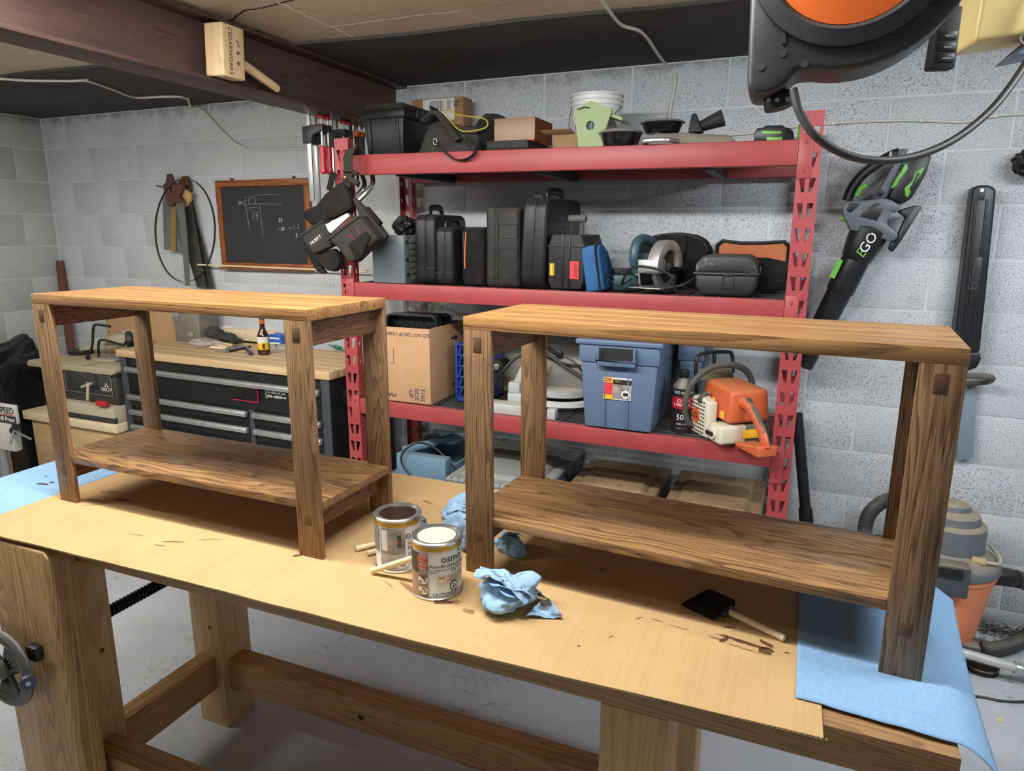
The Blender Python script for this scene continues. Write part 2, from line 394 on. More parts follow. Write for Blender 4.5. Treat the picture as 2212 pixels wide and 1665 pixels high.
# ================================================================== workbench and the two oak consoles
OAKT = lambda ax: wood('oak_top_'+ax, ax, (196,148,92), (170,122,72), (92,60,33), rings=30, cross=16, along=.35, pores=.8, rough=.34, coat=.25)
OAKS = lambda ax: wood('oak_shelf_'+ax, ax, (176,136,90), (142,104,64), (48,32,20), rings=30, cross=10, along=1.1, pores=.9, rough=.40, coat=.15)
OAKL = lambda ax: wood('oak_leg_'+ax, ax, (166,130,92), (136,102,68), (50,34,22), rings=24, cross=24, along=.7, pores=.9, rough=.45)
OAKA = lambda ax: wood('oak_apron_'+ax, ax, (150,112,88), (126,90,70), (54,36,27), rings=30, cross=20, along=2.2, pores=.9, rough=.5)
plain('tenon_end', (98,68,42), .55, var=.25, vs_=60, bump=.2, bs=300)
ZB = .89
def console(label, loc, rz, L, D, H, t, lw, ld, zs, nb, nsb):
    c = thing('console_table', label, 'table', loc, rz, 'oak console tables')
    w = D/nb
    for i in range(nb):
        MB().box(0, i*w+.0002, H-t, L, (i+1)*w-.0002, H).build('tabletop_board', OAKT('x'), c, bev=.0008)
    st = .018; s0 = .0025
    w = (D-2*s0)/nsb
    for i in range(nsb):
        y0, y1 = s0+i*w, s0+(i+1)*w
        if i == 0: P = [(lw+.0005,y0),(L-lw-.0005,y0),(L-lw-.0005,ld+.0003),(L,ld+.0003),(L,y1-.0002),(0,y1-.0002),(0,ld+.0003),(lw+.0005,ld+.0003)]
        elif i == nsb-1: P = [(0,y0),(L,y0),(L,D-ld-.0003),(L-lw-.0005,D-ld-.0003),(L-lw-.0005,y1),(lw+.0005,y1),(lw+.0005,D-ld-.0003),(0,D-ld-.0003)]
        else: P = [(0,y0),(L,y0),(L,y1-.0002),(0,y1-.0002)]
        MB().prism(P, zs-st, zs, 'xy').build('shelf_board', OAKS('x'), c, bev=.0007)
    ap = .057; a0, a1 = lw*.36, lw*.66
    zl0, zl1 = zs-st-.048, zs-st
    for ix in (0,1):
        for iy in (0,1):
            x0 = 0 if ix == 0 else L-lw; y0 = 0 if iy == 0 else D-ld
            lg = MB().box(x0, y0, 0, x0+lw, y0+ld, H-t).build('leg', OAKL('z'), c, bev=.0012)
            if iy == 0:
                xa = x0 + (a0 if ix == 0 else lw-a1)
                for z0, z1 in ((H-t-.044,H-t-.014), (zl0+.012,zl0+.036)):
                    MB().box(xa, -.0006, z0, xa+(a1-a0), .004, z1).build('tenon', MT['tenon_end'], lg, bev=.0003)
        xa = a0 if ix == 0 else L-a1
        MB().box(xa, ld, H-t-ap, xa+(a1-a0), D-ld, H-t).build('upper_rail', OAKA('y'), c, bev=.0008)
        MB().box(xa, ld, zl0, xa+(a1-a0), D-ld, zl1-.0002).build('lower_rail', OAKA('y'), c, bev=.0008)
    return c
console('long oak console table on the left half of the workbench', (-2.0209,-2.0441,ZB), -.56, .8566, .281, .5448, .0238, .0624, .0125, .1289, 4, 2)
console('long oak console table on the right, one leg standing on blue sheet', (-.8554,-1.9723,ZB), -3.58, .8332, .2747, .538, .0247, .061, .0125, .1285, 4, 2)
# ---- workbench
STR = lambda ax: wood('pine_rail_'+ax, ax, (204,166,116), (184,144,94), (126,88,52), rings=34, cross=9, along=.4, pores=.3, rough=.5, contrast=.8)
PINE = lambda ax: wood('pine_'+ax, ax, (214,180,130), (196,158,106), (158,116,68), rings=26, cross=7, along=.5, pores=.25, rough=.55, contrast=.6)
FIR = lambda ax: wood('fir_'+ax, ax, (176,136,88), (150,110,66), (98,66,38), rings=40, cross=9, along=.4, pores=.3, rough=.5, contrast=.9)
plain('knot', (96,62,38), .6, var=.3, vs_=150)
plain('walnut_plug', (92,60,40), .5, var=.2, vs_=120)
plain('cast_iron', (92,90,86), .55, .35, var=.2, vs_=25, bump=.35, bs=160, dust=.35)
plain('black_steel', (40,40,42), .45, .5, var=.2, bump=.15, bs=90)
plain('blue_black_plastic', (48,54,66), .35, var=.1)
plain('chrome', (200,203,206), .2, 1., var=.05)
BT0, BT1 = .822, .8855
wb = thing('workbench', 'heavy timber workbench with leg vise in the foreground', 'workbench', (-2.35,-2.18,0))
B = TR(2.35, 2.18, 0)      # parts are written in room coordinates
def wbm(): return MB(B)
bw = .168
for i in range(4):
    wbm().box(-2.35, -2.18+i*bw+.0003, BT0, .006, -2.18+(i+1)*bw-.0003, BT1).build('top_plank', FIR('x'), wb, bev=.003)
for x in (-.474,-.400): wbm().cyl((x,-2.1815,.862),(x,-2.17,.862),.0095,n=20).build('dowel_plug', MT['walnut_plug'], wb)
LEGX = [(-1.977,-1.86), (-.503,-.389)]
for x0,x1 in LEGX:
    for y0,y1 in ((-2.18,-2.06),(-1.72,-1.594)):
        lg = wbm().box(x0,y0,0,x1,y1,BT0).build('leg', PINE('z'), wb, bev=.003)
        seed = random.Random(int(x0*1000+y0*77))
        for k in range(4):
            zz = seed.uniform(.1,.75); r = seed.uniform(.005,.009); yy = seed.uniform(y0+.025,y1-.025); xx = seed.uniform(x0+.025,x1-.025)
            if k % 2: wbm().cyl((x1-.002,yy,zz),(x1+.0004,yy,zz), r, n=12).build('knot', MT['knot'], lg)
            else: wbm().cyl((xx,y0+.002,zz),(xx,y0-.0004,zz), r, n=12).build('knot', MT['knot'], lg)
for x0 in (-1.95,-.475): wbm().box(x0,-2.06,.14,x0+.06,-1.72,.255).build('side_stretcher', STR('y'), wb, bev=.002)
wbm().box(-1.86,-1.695,.13,-.503,-1.625,.235).build('long_stretcher', STR('x'), wb, bev=.002)
wbm().box(-1.86,-2.165,.16,-.503,-2.095,.27).build('long_stretcher', STR('x'), wb, bev=.002)
for xx in (-1.35,-.75): wbm().cyl((xx,-1.694,.18),(xx,-1.6955,.185),.010,n=12).build('knot', MT['knot'], wb)
# leg vise: chop, screw, handwheel
wbm().prism([(-1.995,.10),(-1.79,.10),(-1.771,.12),(-1.771,.862),(-1.786,.877),(-1.98,.877),(-1.995,.862)], -2.252, -2.184, 'xz').build('vise_chop', wood('ash_chop','z',(196,160,108),(172,134,86),(118,84,50),rings=46,cross=9,along=.5,pores=.5,rough=.5), wb, bev=.007, seg=2)
pts = []; Xs, Zs = -1.925, .572
wbm().cyl((Xs,-2.30,Zs),(Xs,-1.62,Zs),.0125,n=16).build('vise_screw', MT['black_steel'], wb)
for i in range(440): a = i*.5; pts.append((Xs+.0145*math.cos(a), -2.05+i*.0009, Zs+.0145*math.sin(a)))
wbm().tube(pts, .0032, 5).build('screw_thread', MT['black_steel'], wb)
wc = Vector((-1.925,-2.292,.572)); RW = .084
def wp(a, r, y=0): return wc+Vector((r*math.cos(R_(a)), y, r*math.sin(R_(a))))
wh = wbm().tube([wp(a, RW) for a in range(0,360,8)], .0165, 12, closed=True, flat=(1,.62), up=Vector((0,1,0))).build('handwheel', MT['cast_iron'], wb)
m = wbm()      # web with three oval openings
for k in range(3):
    a0 = 40+120*k
    for a1 in range(a0-26, a0+27, 13): m.beam(wp(a1, .020), wp(a1, RW-.006), .016, .010, up=Vector((0,1,0)))
m.cyl(wc+Vector((0,.030,0)), wc+Vector((0,-.014,0)), .028, .024, 24)
m.build('spoke', MT['cast_iron'], wh, bev=.002)
for a, d in ((4, Vector((.86,-.45,.12))), (245, Vector((-.2,-.95,-.2)))):
    p = wp(a, RW+.002, -.004); d = d.normalized(); MM = Matrix.Translation(p) @ d.to_track_quat('Z','Y').to_matrix().to_4x4()
    k = wbm().lathe([(.006,-.004),(.007,.008),(.009,.016),(.0135,.026),(.0165,.034),(.0175,.046),(.0155,.050),(.0001,.051)], 22, MM).build('handle_knob', MT['blue_black_plastic'], wh)
    wbm().cyl(MM @ Vector((0,0,.0508)), MM @ Vector((0,0,.0516)), .0055, n=16).build('knob_screw', MT['chrome'], k)
wbm().box(-1.872,-2.2525,.596,-1.832,-2.274,.634).build('screw_bracket', MT['black_steel'], wb, bev=.006)
# ---- what covers the bench
def cardboard_mat(name, a, b, axis='y'):
    t = NT(name); co = t.obj()
    c = t.mix(t.ramp(t.noise(co, 5, 5, .6), (.3,(0,0,0)), (.7,(1,1,1))), S(a), S(b))
    sc = [3,3,3]; sc['xyz'.index(axis)] = 3; o = 'x' if axis == 'y' else 'y'
    sc = [150 if ch == o else 2 for ch in 'xyz']
    c = t.mix(t.math('MULTIPLY', t.ramp(t.noise(t.obj(tuple(sc)), 1, 2, .5), (.45,(0,0,0)), (.65,(1,1,1))), .22), c, tuple(v*.8 for v in S(b)[:3])+(1,))
    st = t.ramp(t.noise(t.obj((7,16,7)), 1., 6, .7), (.66,(0,0,0)), (.72,(1,1,1)))
    c = t.mix(t.math('MULTIPLY', st, .45), c, S(112,80,48))
    t.set(Base_Color=c, Roughness=.75, Specular_IOR_Level=.2); t.bump(t.noise(co, 220, 4, .6), .12, .001); return t.m
MT['card'] = cardboard_mat('cardboard_sheet', (203,170,120), (192,158,110))
plain('card_edge', (120,92,60), .9, var=.3, vs_=200)
plain('stain', (92,62,36), .6, var=.35, vs_=60)
plain('stain_light', (150,112,70), .7, var=.35, vs_=60)
cb = thing('cardboard_sheet', 'large tan cardboard sheet spread over the workbench', 'cardboard', (-1.1,-1.88,.886))
def jag(P, amp, seed, step=.03):
    out = []; 
    for (x0,y0),(x1,y1) in zip(P, P[1:]+P[:1]):
        n = max(1, int(math.hypot(x1-x0,y1-y0)/step))
        for i in range(n):
            t = i/n; x, y = x0+(x1-x0)*t, y0+(y1-y0)*t
            out.append((x+amp*mn.noise(Vector((x*11,y*11,seed))), y+amp*mn.noise(Vector((x*11,y*11,seed+9)))))
    return out
C0 = Vector((-1.1,-1.88))
P = jag([(-2.068,-2.185),(-1.96,-2.25),(-1.35,-2.238),(-.78,-2.236),(-.17,-2.216),(-.17,-1.516),(-2.068,-1.516)], .0016, 1.)
MB().prism([(x-C0.x,y-C0.y) for x,y in P], .0, .004, 'xy').build('sheet', MT['card'], cb, smooth=False)
m = MB()       # open flutes along the front edge
for i in range(250):
    x = -1.96+i*.0072; y = -2.2465+ (x+1.96)*.0165
    m.box(x-C0.x,y-C0.y-.0025,.0008,x-C0.x+.0036,y-C0.y+.004,.0032)
o = m.build('flutes', MT['card_edge'], cb, smooth=False); o['kind'] = 'stuff'
def blob(x, y, w, h, rot, seed, mat, par, off, z, n=28, rough=.5):
    P = []
    for i in range(n):
        a = 2*math.pi*i/n; r = 1+rough*mn.noise(Vector((math.cos(a)*1.7,math.sin(a)*1.7,seed)))+.5*rough*mn.noise(Vector((math.cos(a)*5,math.sin(a)*5,seed)))
        px, py = w/2*r*math.cos(a), h/2*r*math.sin(a); c_, s_ = math.cos(R_(rot)), math.sin(R_(rot))
        P.append((x+px*c_-py*s_-off[0], y+px*s_+py*c_-off[1]))
    return MB().prism(P, z, z+.0003, 'xy').build('stain', mat, par, smooth=False)
sd = 0
for px, py, w, h, rot, dk in ((265,1080,.05,.012,10,1),(300,1072,.012,.006,0,1),(238,1062,.06,.012,15,0),(205,1090,.05,.004,35,0),(340,1102,.06,.006,8,0),(420,1125,.04,.005,-5,0),(375,1170,.05,.004,20,1),(345,1178,.03,.003,10,1),(452,1165,.05,.003,25,0),(295,1155,.04,.002,8,1),
    (640,1200,.02,.008,30,1),(880,1268,.06,.012,-28,0),(905,1280,.05,.010,-25,1),(955,1300,.035,.02,10,1),(985,1300,.022,.014,20,0),(1012,1320,.03,.012,-20,0),(840,1262,.03,.004,-25,0),(1600,1385,.085,.009,-12,1),(1563,1382,.020,.010,60,1),(1655,1405,.022,.024,70,1),(1545,1378,.025,.006,-10,0),(1655,1390,.03,.010,-30,1),(1610,1402,.06,.004,-10,0),(1700,1410,.008,.004,0,1),
    (1300,1230,.02,.003,40,1),(1380,1335,.018,.002,50,1),(1420,1340,.02,.002,-10,1),(1465,1355,.04,.003,-8,0),(1320,1375,.012,.002,60,1),(1250,1395,.006,.004,0,1),(925,1085,.04,.008,-15,0),(1575,1355,.02,.003,20,1)):
    p = at(px, py, Z=ZB); sd += 1.7
    blob(p.x, p.y, w, h, rot, sd, MT['stain'] if dk else MT['stain_light'], cb, C0, .0041)
# blue absorbent sheets
def felt(name, a, b):
    t = NT(name); co = t.obj()
    c = t.mix(t.ramp(t.noise(co, 160, 4, .7), (.35,(0,0,0)), (.7,(1,1,1))), S(a), S(b))
    c = t.mix(t.math('MULTIPLY', t.ramp(t.noise(t.obj((30,90,30)), 1, 4, .6), (.5,(0,0,0)), (.7,(1,1,1))), .25), c, S(168,200,228))
    t.set(Base_Color=c, Roughness=.95, Specular_IOR_Level=.1, Sheen_Weight=.15); t.bump(t.noise(co, 420, 4, .7), .6, .002); return t.m
MT['felt'] = felt('blue_felt', (150,188,224), (130,172,214))
bl = thing('absorbent_sheet', 'pale blue absorbent sheet lying on the left end of the workbench', 'sheet', (-2.2,-1.9,BT1+.0005))
def fL(u, v):
    x = -2.349+u*.281; y = -2.18+v*.42
    z = .0022+.0015*mn.noise(Vector((x*7,y*7,2.)))
    return Vector((x+2.2, y+1.9, max(z,.0008)))
MB().grid(fL, 24, 30).build('sheet', MT['felt'], bl, solid=.0014)
def fC(u, v):      # curled-up end of the sheet, lying across the cardboard below the console
    a = R_(-80+250*v); r = .011*(1+.5*u)
    p0 = Vector((-2.10,-1.80)).lerp(Vector((-1.90,-1.79)), u)
    return Vector((p0.x+2.2, p0.y+r*math.cos(a)+1.9, .0225-.0085+ r+r*math.sin(a)-.004*(1-u)))
MB().grid(fC, 14, 14).build('curled_end', MT['felt'], bl, solid=.0014)
for px,py,w,h,rot in ((90,1048,.035,.010,10),(112,1045,.014,.008,30),(100,1032,.01,.003,0)):
    p = at(px,py,Z=BT1); blob(p.x,p.y,w,h,rot,px*.1,plain('stain_grey',(92,96,104),.7,var=.2),bl,Vector((-2.2,-1.9)),.0048)
br = thing('absorbent_sheet', 'pale blue absorbent sheet draped over the right end of the workbench', 'sheet', (-.08,-1.9,BT1))
def fR(u, v):
    y = -2.14+v*.50
    xr = .058+.028*v*v; x = -.207+u*(xr+.207)
    yy = y + (.012 if u < .1 else 0)*0 - .022*u*(1-v) + .004*mn.noise(Vector((x*20,y*20,0)))
    z = .0062+.004*(mn.noise(Vector((x*16,y*9,4.)))+.5*mn.noise(Vector((x*34,y*22,4.))))*max(0,min(1,(u-.35)*2.5))
    z = max(z, .0052) if x > -.165 else max(z+.001, .0066)
    if x > .004: d = (x-.004)/.056; z -= d*d*(.040-.024*v)
    return Vector((x+.08, yy+1.9, z))
MB().grid(fR, 44, 50).build('sheet', MT['felt'], br, solid=.0014)
# ---- tins
plain('tin', (196,197,194), .28, .9, var=.05)
plain('tin_white', (226,226,222), .42, var=.03)
plain('gold_band', (196,158,62), .35, .35, var=.08, vs_=20)
plain('stain_liquid', (70,50,34), .08, var=.05)
plain('dark_oil', (44,30,22), .2, var=.3, vs_=40)
plain('ink', (34,34,34), .5, var=0); plain('ink_red', (186,42,40), .5, var=.05); plain('ink_tan', (214,200,168), .5, var=.04)
plain('ink_white', (236,236,232), .5, var=0); plain('ink_green', (160,176,96), .5, var=.1); plain('ink_grey', (138,136,134), .5, var=.25, vs_=60)
plain('print_room', (150,140,130), .5, var=.5, vs_=45); plain('print_floor', (186,176,168), .5, var=.15, vs_=60); plain('print_dark', (62,54,50), .5, var=.3, vs_=50); plain('print_pink', (178,140,124), .5, var=.2, vs_=40); plain('print_orange', (190,86,50), .5, var=.2)
plain('cream_paint', (208,198,168), .6, var=.06)
def cpatch(r, a0, a1, z0, z1, name, mat, par, lift=.0003, n=10):
    return MB().grid(lambda u,v: Vector(((r+lift)*math.sin(R_(a0+(a1-a0)*u)), -(r+lift)*math.cos(R_(a0+(a1-a0)*u)), z0+(z1-z0)*v)), n, 2).build(name, mat, par)
def cpoly(r, pts, name, mat, par, lift=.0005):
    P = [Vector(((r+lift)*math.sin(a/r), -(r+lift)*math.cos(a/r), z)) for a, z in pts]
    return MB()._add(P, [tuple(range(len(P)))]).build(name, mat, par, smooth=False)
def ovalpts(cx, cz, rx, rz, n=20): return [(cx+rx*math.cos(2*math.pi*i/n), cz+rz*math.sin(2*math.pi*i/n)) for i in range(n)]
RC, HC = .0495, .119
def ctext(par, s, size, a, z, mat='ink', align='CENTER', **k):
    return text('lettering', s, size, MT[mat], par, Matrix.Rotation(a/RC,4,'Z') @ Matrix.Translation((0,-RC-.0003,z)), bend=RC, ext=.0002, align=align, **k)
def tin(label, loc, rz, open_):
    t = thing('paint_tin', label, 'can', loc, rz, 'wood finish tins')
    MB().lathe([(RC-.002,0),(RC,.001),(RC,.004),(RC-.0012,.006),(RC-.0012,HC-.008)], 48).build('body', MT['tin_white'], t)
    MB().lathe([(RC-.0012,.001),(RC+.0010,.0012),(RC+.0010,.0042),(RC-.0010,.0055)], 48).build('bottom_rim', MT['tin'], t)
    MB().lathe([(RC-.0008,HC-.017),(RC-.0002,HC-.0165),(RC-.0002,HC-.007),(RC-.0008,HC-.0068)], 48).build('gold_band', MT['gold_band'], t)
    MB().lathe([(RC-.002,HC-.008),(RC+.0012,HC-.0065),(RC+.0014,HC-.002),(RC-.001,HC),(RC-.004,HC-.0005),(RC-.006,HC-.004),(RC-.009,HC-.0045),(RC-.0105,HC-.002),(RC-.0115,HC-.004),(RC-.0115,HC-.010)], 48).build('top_rim', MT['tin'], t)
    if open_:
        MB().lathe([(RC-.0117,HC-.003),(RC-.0117,HC-.006),(RC-.004,HC-.009),(RC-.004,HC-.046)], 48).build('oily_wall', MT['dark_oil'], t)
        MB().lathe([(.0001,HC-.044),(RC-.0042,HC-.044)], 48).build('wood_stain', MT['stain_liquid'], t)
    else:
        lid = MB().lathe([(RC-.0117,HC-.003),(RC-.0125,HC-.009),(RC-.015,HC-.0095),(RC-.018,HC-.0085),(.0001,HC-.0085)], 48).build('lid', MT['cream_paint'], t)
        blob(.006,-.004,.05,.014,6,3.3,plain('paint_smear',(84,86,98),.6,var=.4,vs_=300),lid,(0,0),HC-.0078,rough=.7)
        blob(-.008,.004,.022,.010,40,7.1,MT['paint_smear'],lid,(0,0),HC-.0078,rough=.7)
    return t
t = tin('tin with a cream lid closed on it, standing in front of the open tin', (-.874,-2.062,ZB), 29.5, False)
cpatch(RC, -100, -21, .006, .098, 'printed_picture', MT['print_pink'], t); cpatch(RC, -100, -45, .055, .098, 'printed_picture', MT['print_dark'], t, .0004); cpatch(RC, -42, -23, .055, .075, 'printed_picture', MT['print_room'], t, .0004); cpatch(RC, -44,-24,.046,.053,'printed_picture',MT['print_dark'],t,.0005)
cpatch(RC, -50, -20, .080, .090, 'red_badge', MT['ink_red'], t, .0005); cpatch(RC, -50, -20, .066, .074, 'red_badge', MT['ink_red'], t, .0005)
ctext(t, 'The original\nHardwax-Oil', .0052, -.030, .0855, 'ink_white'); ctext(t, "L'huile-cire\noriginale", .0052, -.030, .0705, 'ink_white')
for zz in (.043,.021):
    cpoly(RC, ovalpts(-.030,zz,.0128,.0098), 'badge_rim', MT['ink'], t, .0005); cpoly(RC, ovalpts(-.030,zz,.0118,.0088), 'badge', MT['ink_white'], t, .0007)
    cpoly(RC, [(-.028,zz-.002),(-.020,zz-.001),(-.020,zz-.004),(-.028,zz-.005)], 'badge_mark', MT['ink_green'], t, .0009); cpoly(RC, [(-.038,zz-.001),(-.031,zz-.004),(-.031,zz-.007),(-.038,zz-.004)], 'badge_mark', MT['print_dark'], t, .0009)
ctext(t, 'osmo', .0215, .031, .0860); cpoly(RC, [(.046,.094),(.053,.094),(.051,.1015)], 'tree_mark', plain('tree_green',(36,84,64),.5,var=0), t)
ctext(t, 'Polyx\u00ae-Oil', .0095, -.015, .0715, align='LEFT'); ctext(t, 'Huile-Polyx', .0090, .028, .0715, align='LEFT')
ctext(t, 'For wooden floors and\nfurniture', .0046, -.015, .0620, align='LEFT'); ctext(t, 'Pour meubles\net sols', .0046, .028, .0620, align='LEFT')
cpatch(RC, 0, 70, .0385, .0520, 'tan_strip', MT['ink_tan'], t, .0004)
ctext(t, '3043 Clear Incolore', .0075, .031, .0485); ctext(t, 'satin/satin\u00e9', .0070, .033, .0425)
cpoly(RC, [(.034+.0105*math.cos(R_(22.5+45*i)), .0275+.0105*math.sin(R_(22.5+45*i))) for i in range(8)], 'hazard_rim', MT['ink'], t, .0005)
cpoly(RC, [(.034+.0085*math.cos(R_(22.5+45*i)), .0275+.0085*math.sin(R_(22.5+45*i))) for i in range(8)], 'hazard', MT['tin_white'], t, .0007)
for a,z in ((.034,.030),(.031,.026),(.037,.026),(.034,.023)): cpoly(RC, ovalpts(a,z,.0022,.0016,8), 'hazard_mark', MT['ink'], t, .0009)
ctext(t, 'CAUTION | ATTENTION', .0085, .036, .0135); ctext(t, 'READ INSTRUCTIONS BEFORE USING. LIRE LE MODE', .0036, .022, .0085)
ctext(t, '750 ml', .0055, -.028, .0100)
t = tin('open tin of brown wood stain beside the left console', (-1.004,-1.997,ZB), 33, True)
cpatch(RC, -48, 16, .012, .098, 'printed_picture', MT['print_room'], t); cpatch(RC, -48, 16, .012, .043, 'printed_floor', MT['print_floor'], t, .0004)
cpatch(RC, -10, 8, .046, .094, 'printed_stove', MT['ink_grey'], t, .0005); cpatch(RC, -4, 6, .058, .086, 'printed_stove', MT['print_dark'], t, .0006); cpatch(RC, -4,-1,.068,.076,'printed_fire',MT['print_orange'],t,.0007)
cpatch(RC, -44,-28,.05,.096,'printed_curtain',MT['tin_white'],t,.0005)
cpoly(RC, [(-.04,.03),(.012,.05),(.013,.045),(-.036,.024)], 'printed_board', MT['print_dark'], t, .0006)
cpoly(RC, ovalpts(.004,.021,.0185,.0105), 'oval_rim', MT['ink'], t, .0006); cpoly(RC, ovalpts(.004,.021,.0178,.0098), 'oval', MT['tin_white'], t, .0008)
cpoly(RC, [(-.0085+.003*math.cos(R_(a)), .019+.003*math.sin(R_(a))) for a in range(150,391,24)]+[(-.0085,.0265)], 'drop_mark', MT['ink_grey'], t, .001)
ctext(t, 'Transparent\noil oil', .0042, .002, .0215, align='LEFT')
cpatch(RC, -100,-55,.045,.100,'printed_picture',MT['ink_grey'],t,.0003)
ctext(t, 'osmo', .023, .040, .083); ctext(t, 'Wood Wax\nFinish', .0100, .0185, .0595, align='LEFT'); ctext(t, 'Wood wax finish\nTransparent\nfor interior use\n0.75 L', .0046, .0185, .036, align='LEFT')
# ---- sticks, foam brush, rags
DOWEL = lambda: wood('birch_dowel','x',(228,210,172),(214,192,148),(180,150,104),rings=14,cross=14,along=.8,pores=.2,rough=.6,contrast=.5)
plain('birch', (226,208,170), .6, var=.1, vs_=40)
def stick(label, a, b, r):
    a, b = Vector(a), Vector(b); d = (b-a); o = thing('wooden_stick', label, 'stick', a, 0, 'stirring sticks')
    M = Matrix.Translation((0,0,0)) @ d.to_track_quat('Z','Y').to_matrix().to_4x4()
    MB().lathe([(r*.8,0),(r,.0012),(r*.92,d.length*.5),(r*.97,d.length-.001),(r*.8,d.length)], 16, M).build('rod', MT['birch'], o); return o
zr = ZB+.0066
stick('pale wooden stick lying across the gap between the two tins', (-1.030,-2.062,zr), at(899,1203,Y=-2.060), .0064)
stick('longer pale stick poking out left of the open tin', (-1.122,-1.990,zr), (-1.066,-1.915,zr), .0064)
stick('short stick end tucked against the open tin', (-1.086,-1.997,zr), (-1.066,-1.975,zr), .0064)
plain('black_foam', (26,26,27), .95, var=.2, vs_=120, bump=.5, bs=400, spec=.15)
fb = thing('foam_brush', 'black foam brush with a wooden handle', 'brush', (-.345,-1.93,ZB), -26)
MB().prism([(-.062,.0015),(-.045,.016),(.012,.017),(.012,.001),(-.045,.0005)], -.0375, .0375, 'xz').build('foam_head', MT['black_foam'], fb, bev=.003)
MB().box(.010,-.017,.004,.024,.017,.014).build('ferrule', MT['blue_black_plastic'], fb, bev=.003)
MB().cyl((.022,0,.009),(.130,0,.0068),.0062,.0062,16).build('handle', MT['birch'], fb)
def rag_mat():
    t = NT('blue_paper_towel'); co = t.obj()
    c = t.mix(t.ramp(t.noise(co, 30, 4, .6), (.35,(0,0,0)), (.7,(1,1,1))), S(168,202,228), S(140,180,214))
    s = t.ramp(t.noise(t.obj(rnd=1), 26, 5, .65, .6), (.54,(0,0,0)), (.64,(1,1,1)))
    c = t.mix(t.math('MULTIPLY', s, .92), c, S(66,58,48))
    v = t.ramp(t.noise(co, 90, 5, .8), (.60,(0,0,0)), (.66,(1,1,1))); c = t.mix(t.math('MULTIPLY', v, .5), c, S(84,84,84))
    t.set(Base_Color=c, Roughness=.9, Specular_IOR_Level=.15); t.bump(t.noise(co, 260, 3, .6), .3, .001); return t.m
MT['rag'] = rag_mat()
t_ = NT('stained_paper_towel'); co = t_.obj()
c = t_.mix(t_.ramp(t_.noise(co, 38, 5, .7), (.40,(0,0,0)), (.62,(1,1,1))), S(126,150,168), S(74,66,56)); t_.set(Base_Color=c, Roughness=.9, Specular_IOR_Level=.15); MT['ragdark'] = t_.m
def rag(label, loc, rz, size, seed, mat, sheets=2, group='crumpled paper towels'):
    o = thing('paper_towel', label, 'towel', loc, rz, group)
    sx, sy, sz = size
    def folds(p, f=1.):
        n = 0
        for k, (fr, am) in enumerate(((22,.5),(44,.28),(90,.14))):
            n += am*(1-2*abs(mn.noise(p*fr*f+Vector((seed*3.1,k*7.7,seed))))) 
        return n
    rp = random.Random(seed*7+3); PL = []
    for _ in range(30):
        n_ = Vector((rp.gauss(0,1),rp.gauss(0,1),rp.gauss(0,1))).normalized(); PL.append((n_, rp.uniform(.62,1.0)))
    def ball(u, v):
        a = 2*math.pi*u; b = math.pi*v
        d = Vector((math.sin(b)*math.cos(a), math.sin(b)*math.sin(a), -math.cos(b)))
        r = min([1.25]+[h_/max(d.dot(n_), .05) for n_, h_ in PL if d.dot(n_) > .1])
        q = Vector((d.x*sx, d.y*sy, d.z*sz)); r = r*(.94+.22*folds(q, .9)+.22*mn.noise(d*2.3+Vector((seed,0,seed))))
        p = Vector((d.x*sx*r, d.y*sy*r, sz*.62+d.z*sz*.8*r))
        return Vector((p.x, p.y, max(p.z, .0008)))
    MB().grid(ball, 80, 48, closed_u=True).build('crumpled_ball', mat, o, ang=22)
    rn = random.Random(seed*13+1)
    for s in range(sheets):
        a0 = rn.uniform(0,360); M = TR(0,0,sz*.55, rx=rn.uniform(-25,25), ry=rn.uniform(-30,30), rz=a0)
        def sheet(u, v, s=s):
            x, y = (u-.5)*2*sx*.95+sx*.25, (v-.5)*1.5*sy
            q = Vector((x,y,s*.3))
            z = sz*(.52-.9*((x/sx)**2*.35+(y/sy)**2*.4)) + sz*.55*folds(q,.40)
            p = M @ Vector((x+sx*.1*mn.noise(q*40), y+sy*.1*mn.noise(q*40+Vector((9,0,0))), z)); return Vector((p.x,p.y,max(p.z,.001+.0007*s)))
        MB().grid(sheet, 40, 40).build('folded_corner', mat, o, ang=25, solid=.0007)
    return o
rag('big crumpled blue paper towel in front of the right console', (-.722,-2.075,ZB), 20, (.058,.056,.042), 3, MT['rag'], 3)
rag('crumpled blue towel piled behind the right console leg', (-.955,-1.745,ZB), 60, (.055,.06,.044), 5, MT['rag'], 3)
rag('small grey-stained towel just behind the open tin', (-1.065,-1.83,ZB), 0, (.036,.028,.024), 8, MT['ragdark'], 1)
rag('stained towel lying under the right console shelf', (-.805,-1.850,ZB), -30, (.040,.034,.030), 11, MT['rag'], 1)
rag('dark stained towel against the right console leg', (-.900,-1.870,ZB), 10, (.032,.036,.032), 14, MT['ragdark'], 1)
sc = thing('towel_scrap', 'torn scrap of blue towel with a dark tip', 'towel', (-.645,-2.07,ZB), 20)
def fs(u, v):
    w = .004+.030*(1-v)**.8
    x = (u-.5)*2*w+.006*v; y = -.015+.048*v
    z = .001+.007*(1+math.sin(u*7+v*3))*.5*(1-v*.3)+.010*v*v+.004*abs(mn.noise(Vector((x*60,y*60,2))))
    return Vector((x, y, z))
MB().grid(fs, 18, 18).build('scrap', MT['rag'], sc, solid=.0007)
MB().grid(lambda u,v: fs(.15+.7*u,.45+.55*v)+Vector((0,0,.0009)), 12, 10).build('dark_tip', MT['ragdark'], sc)
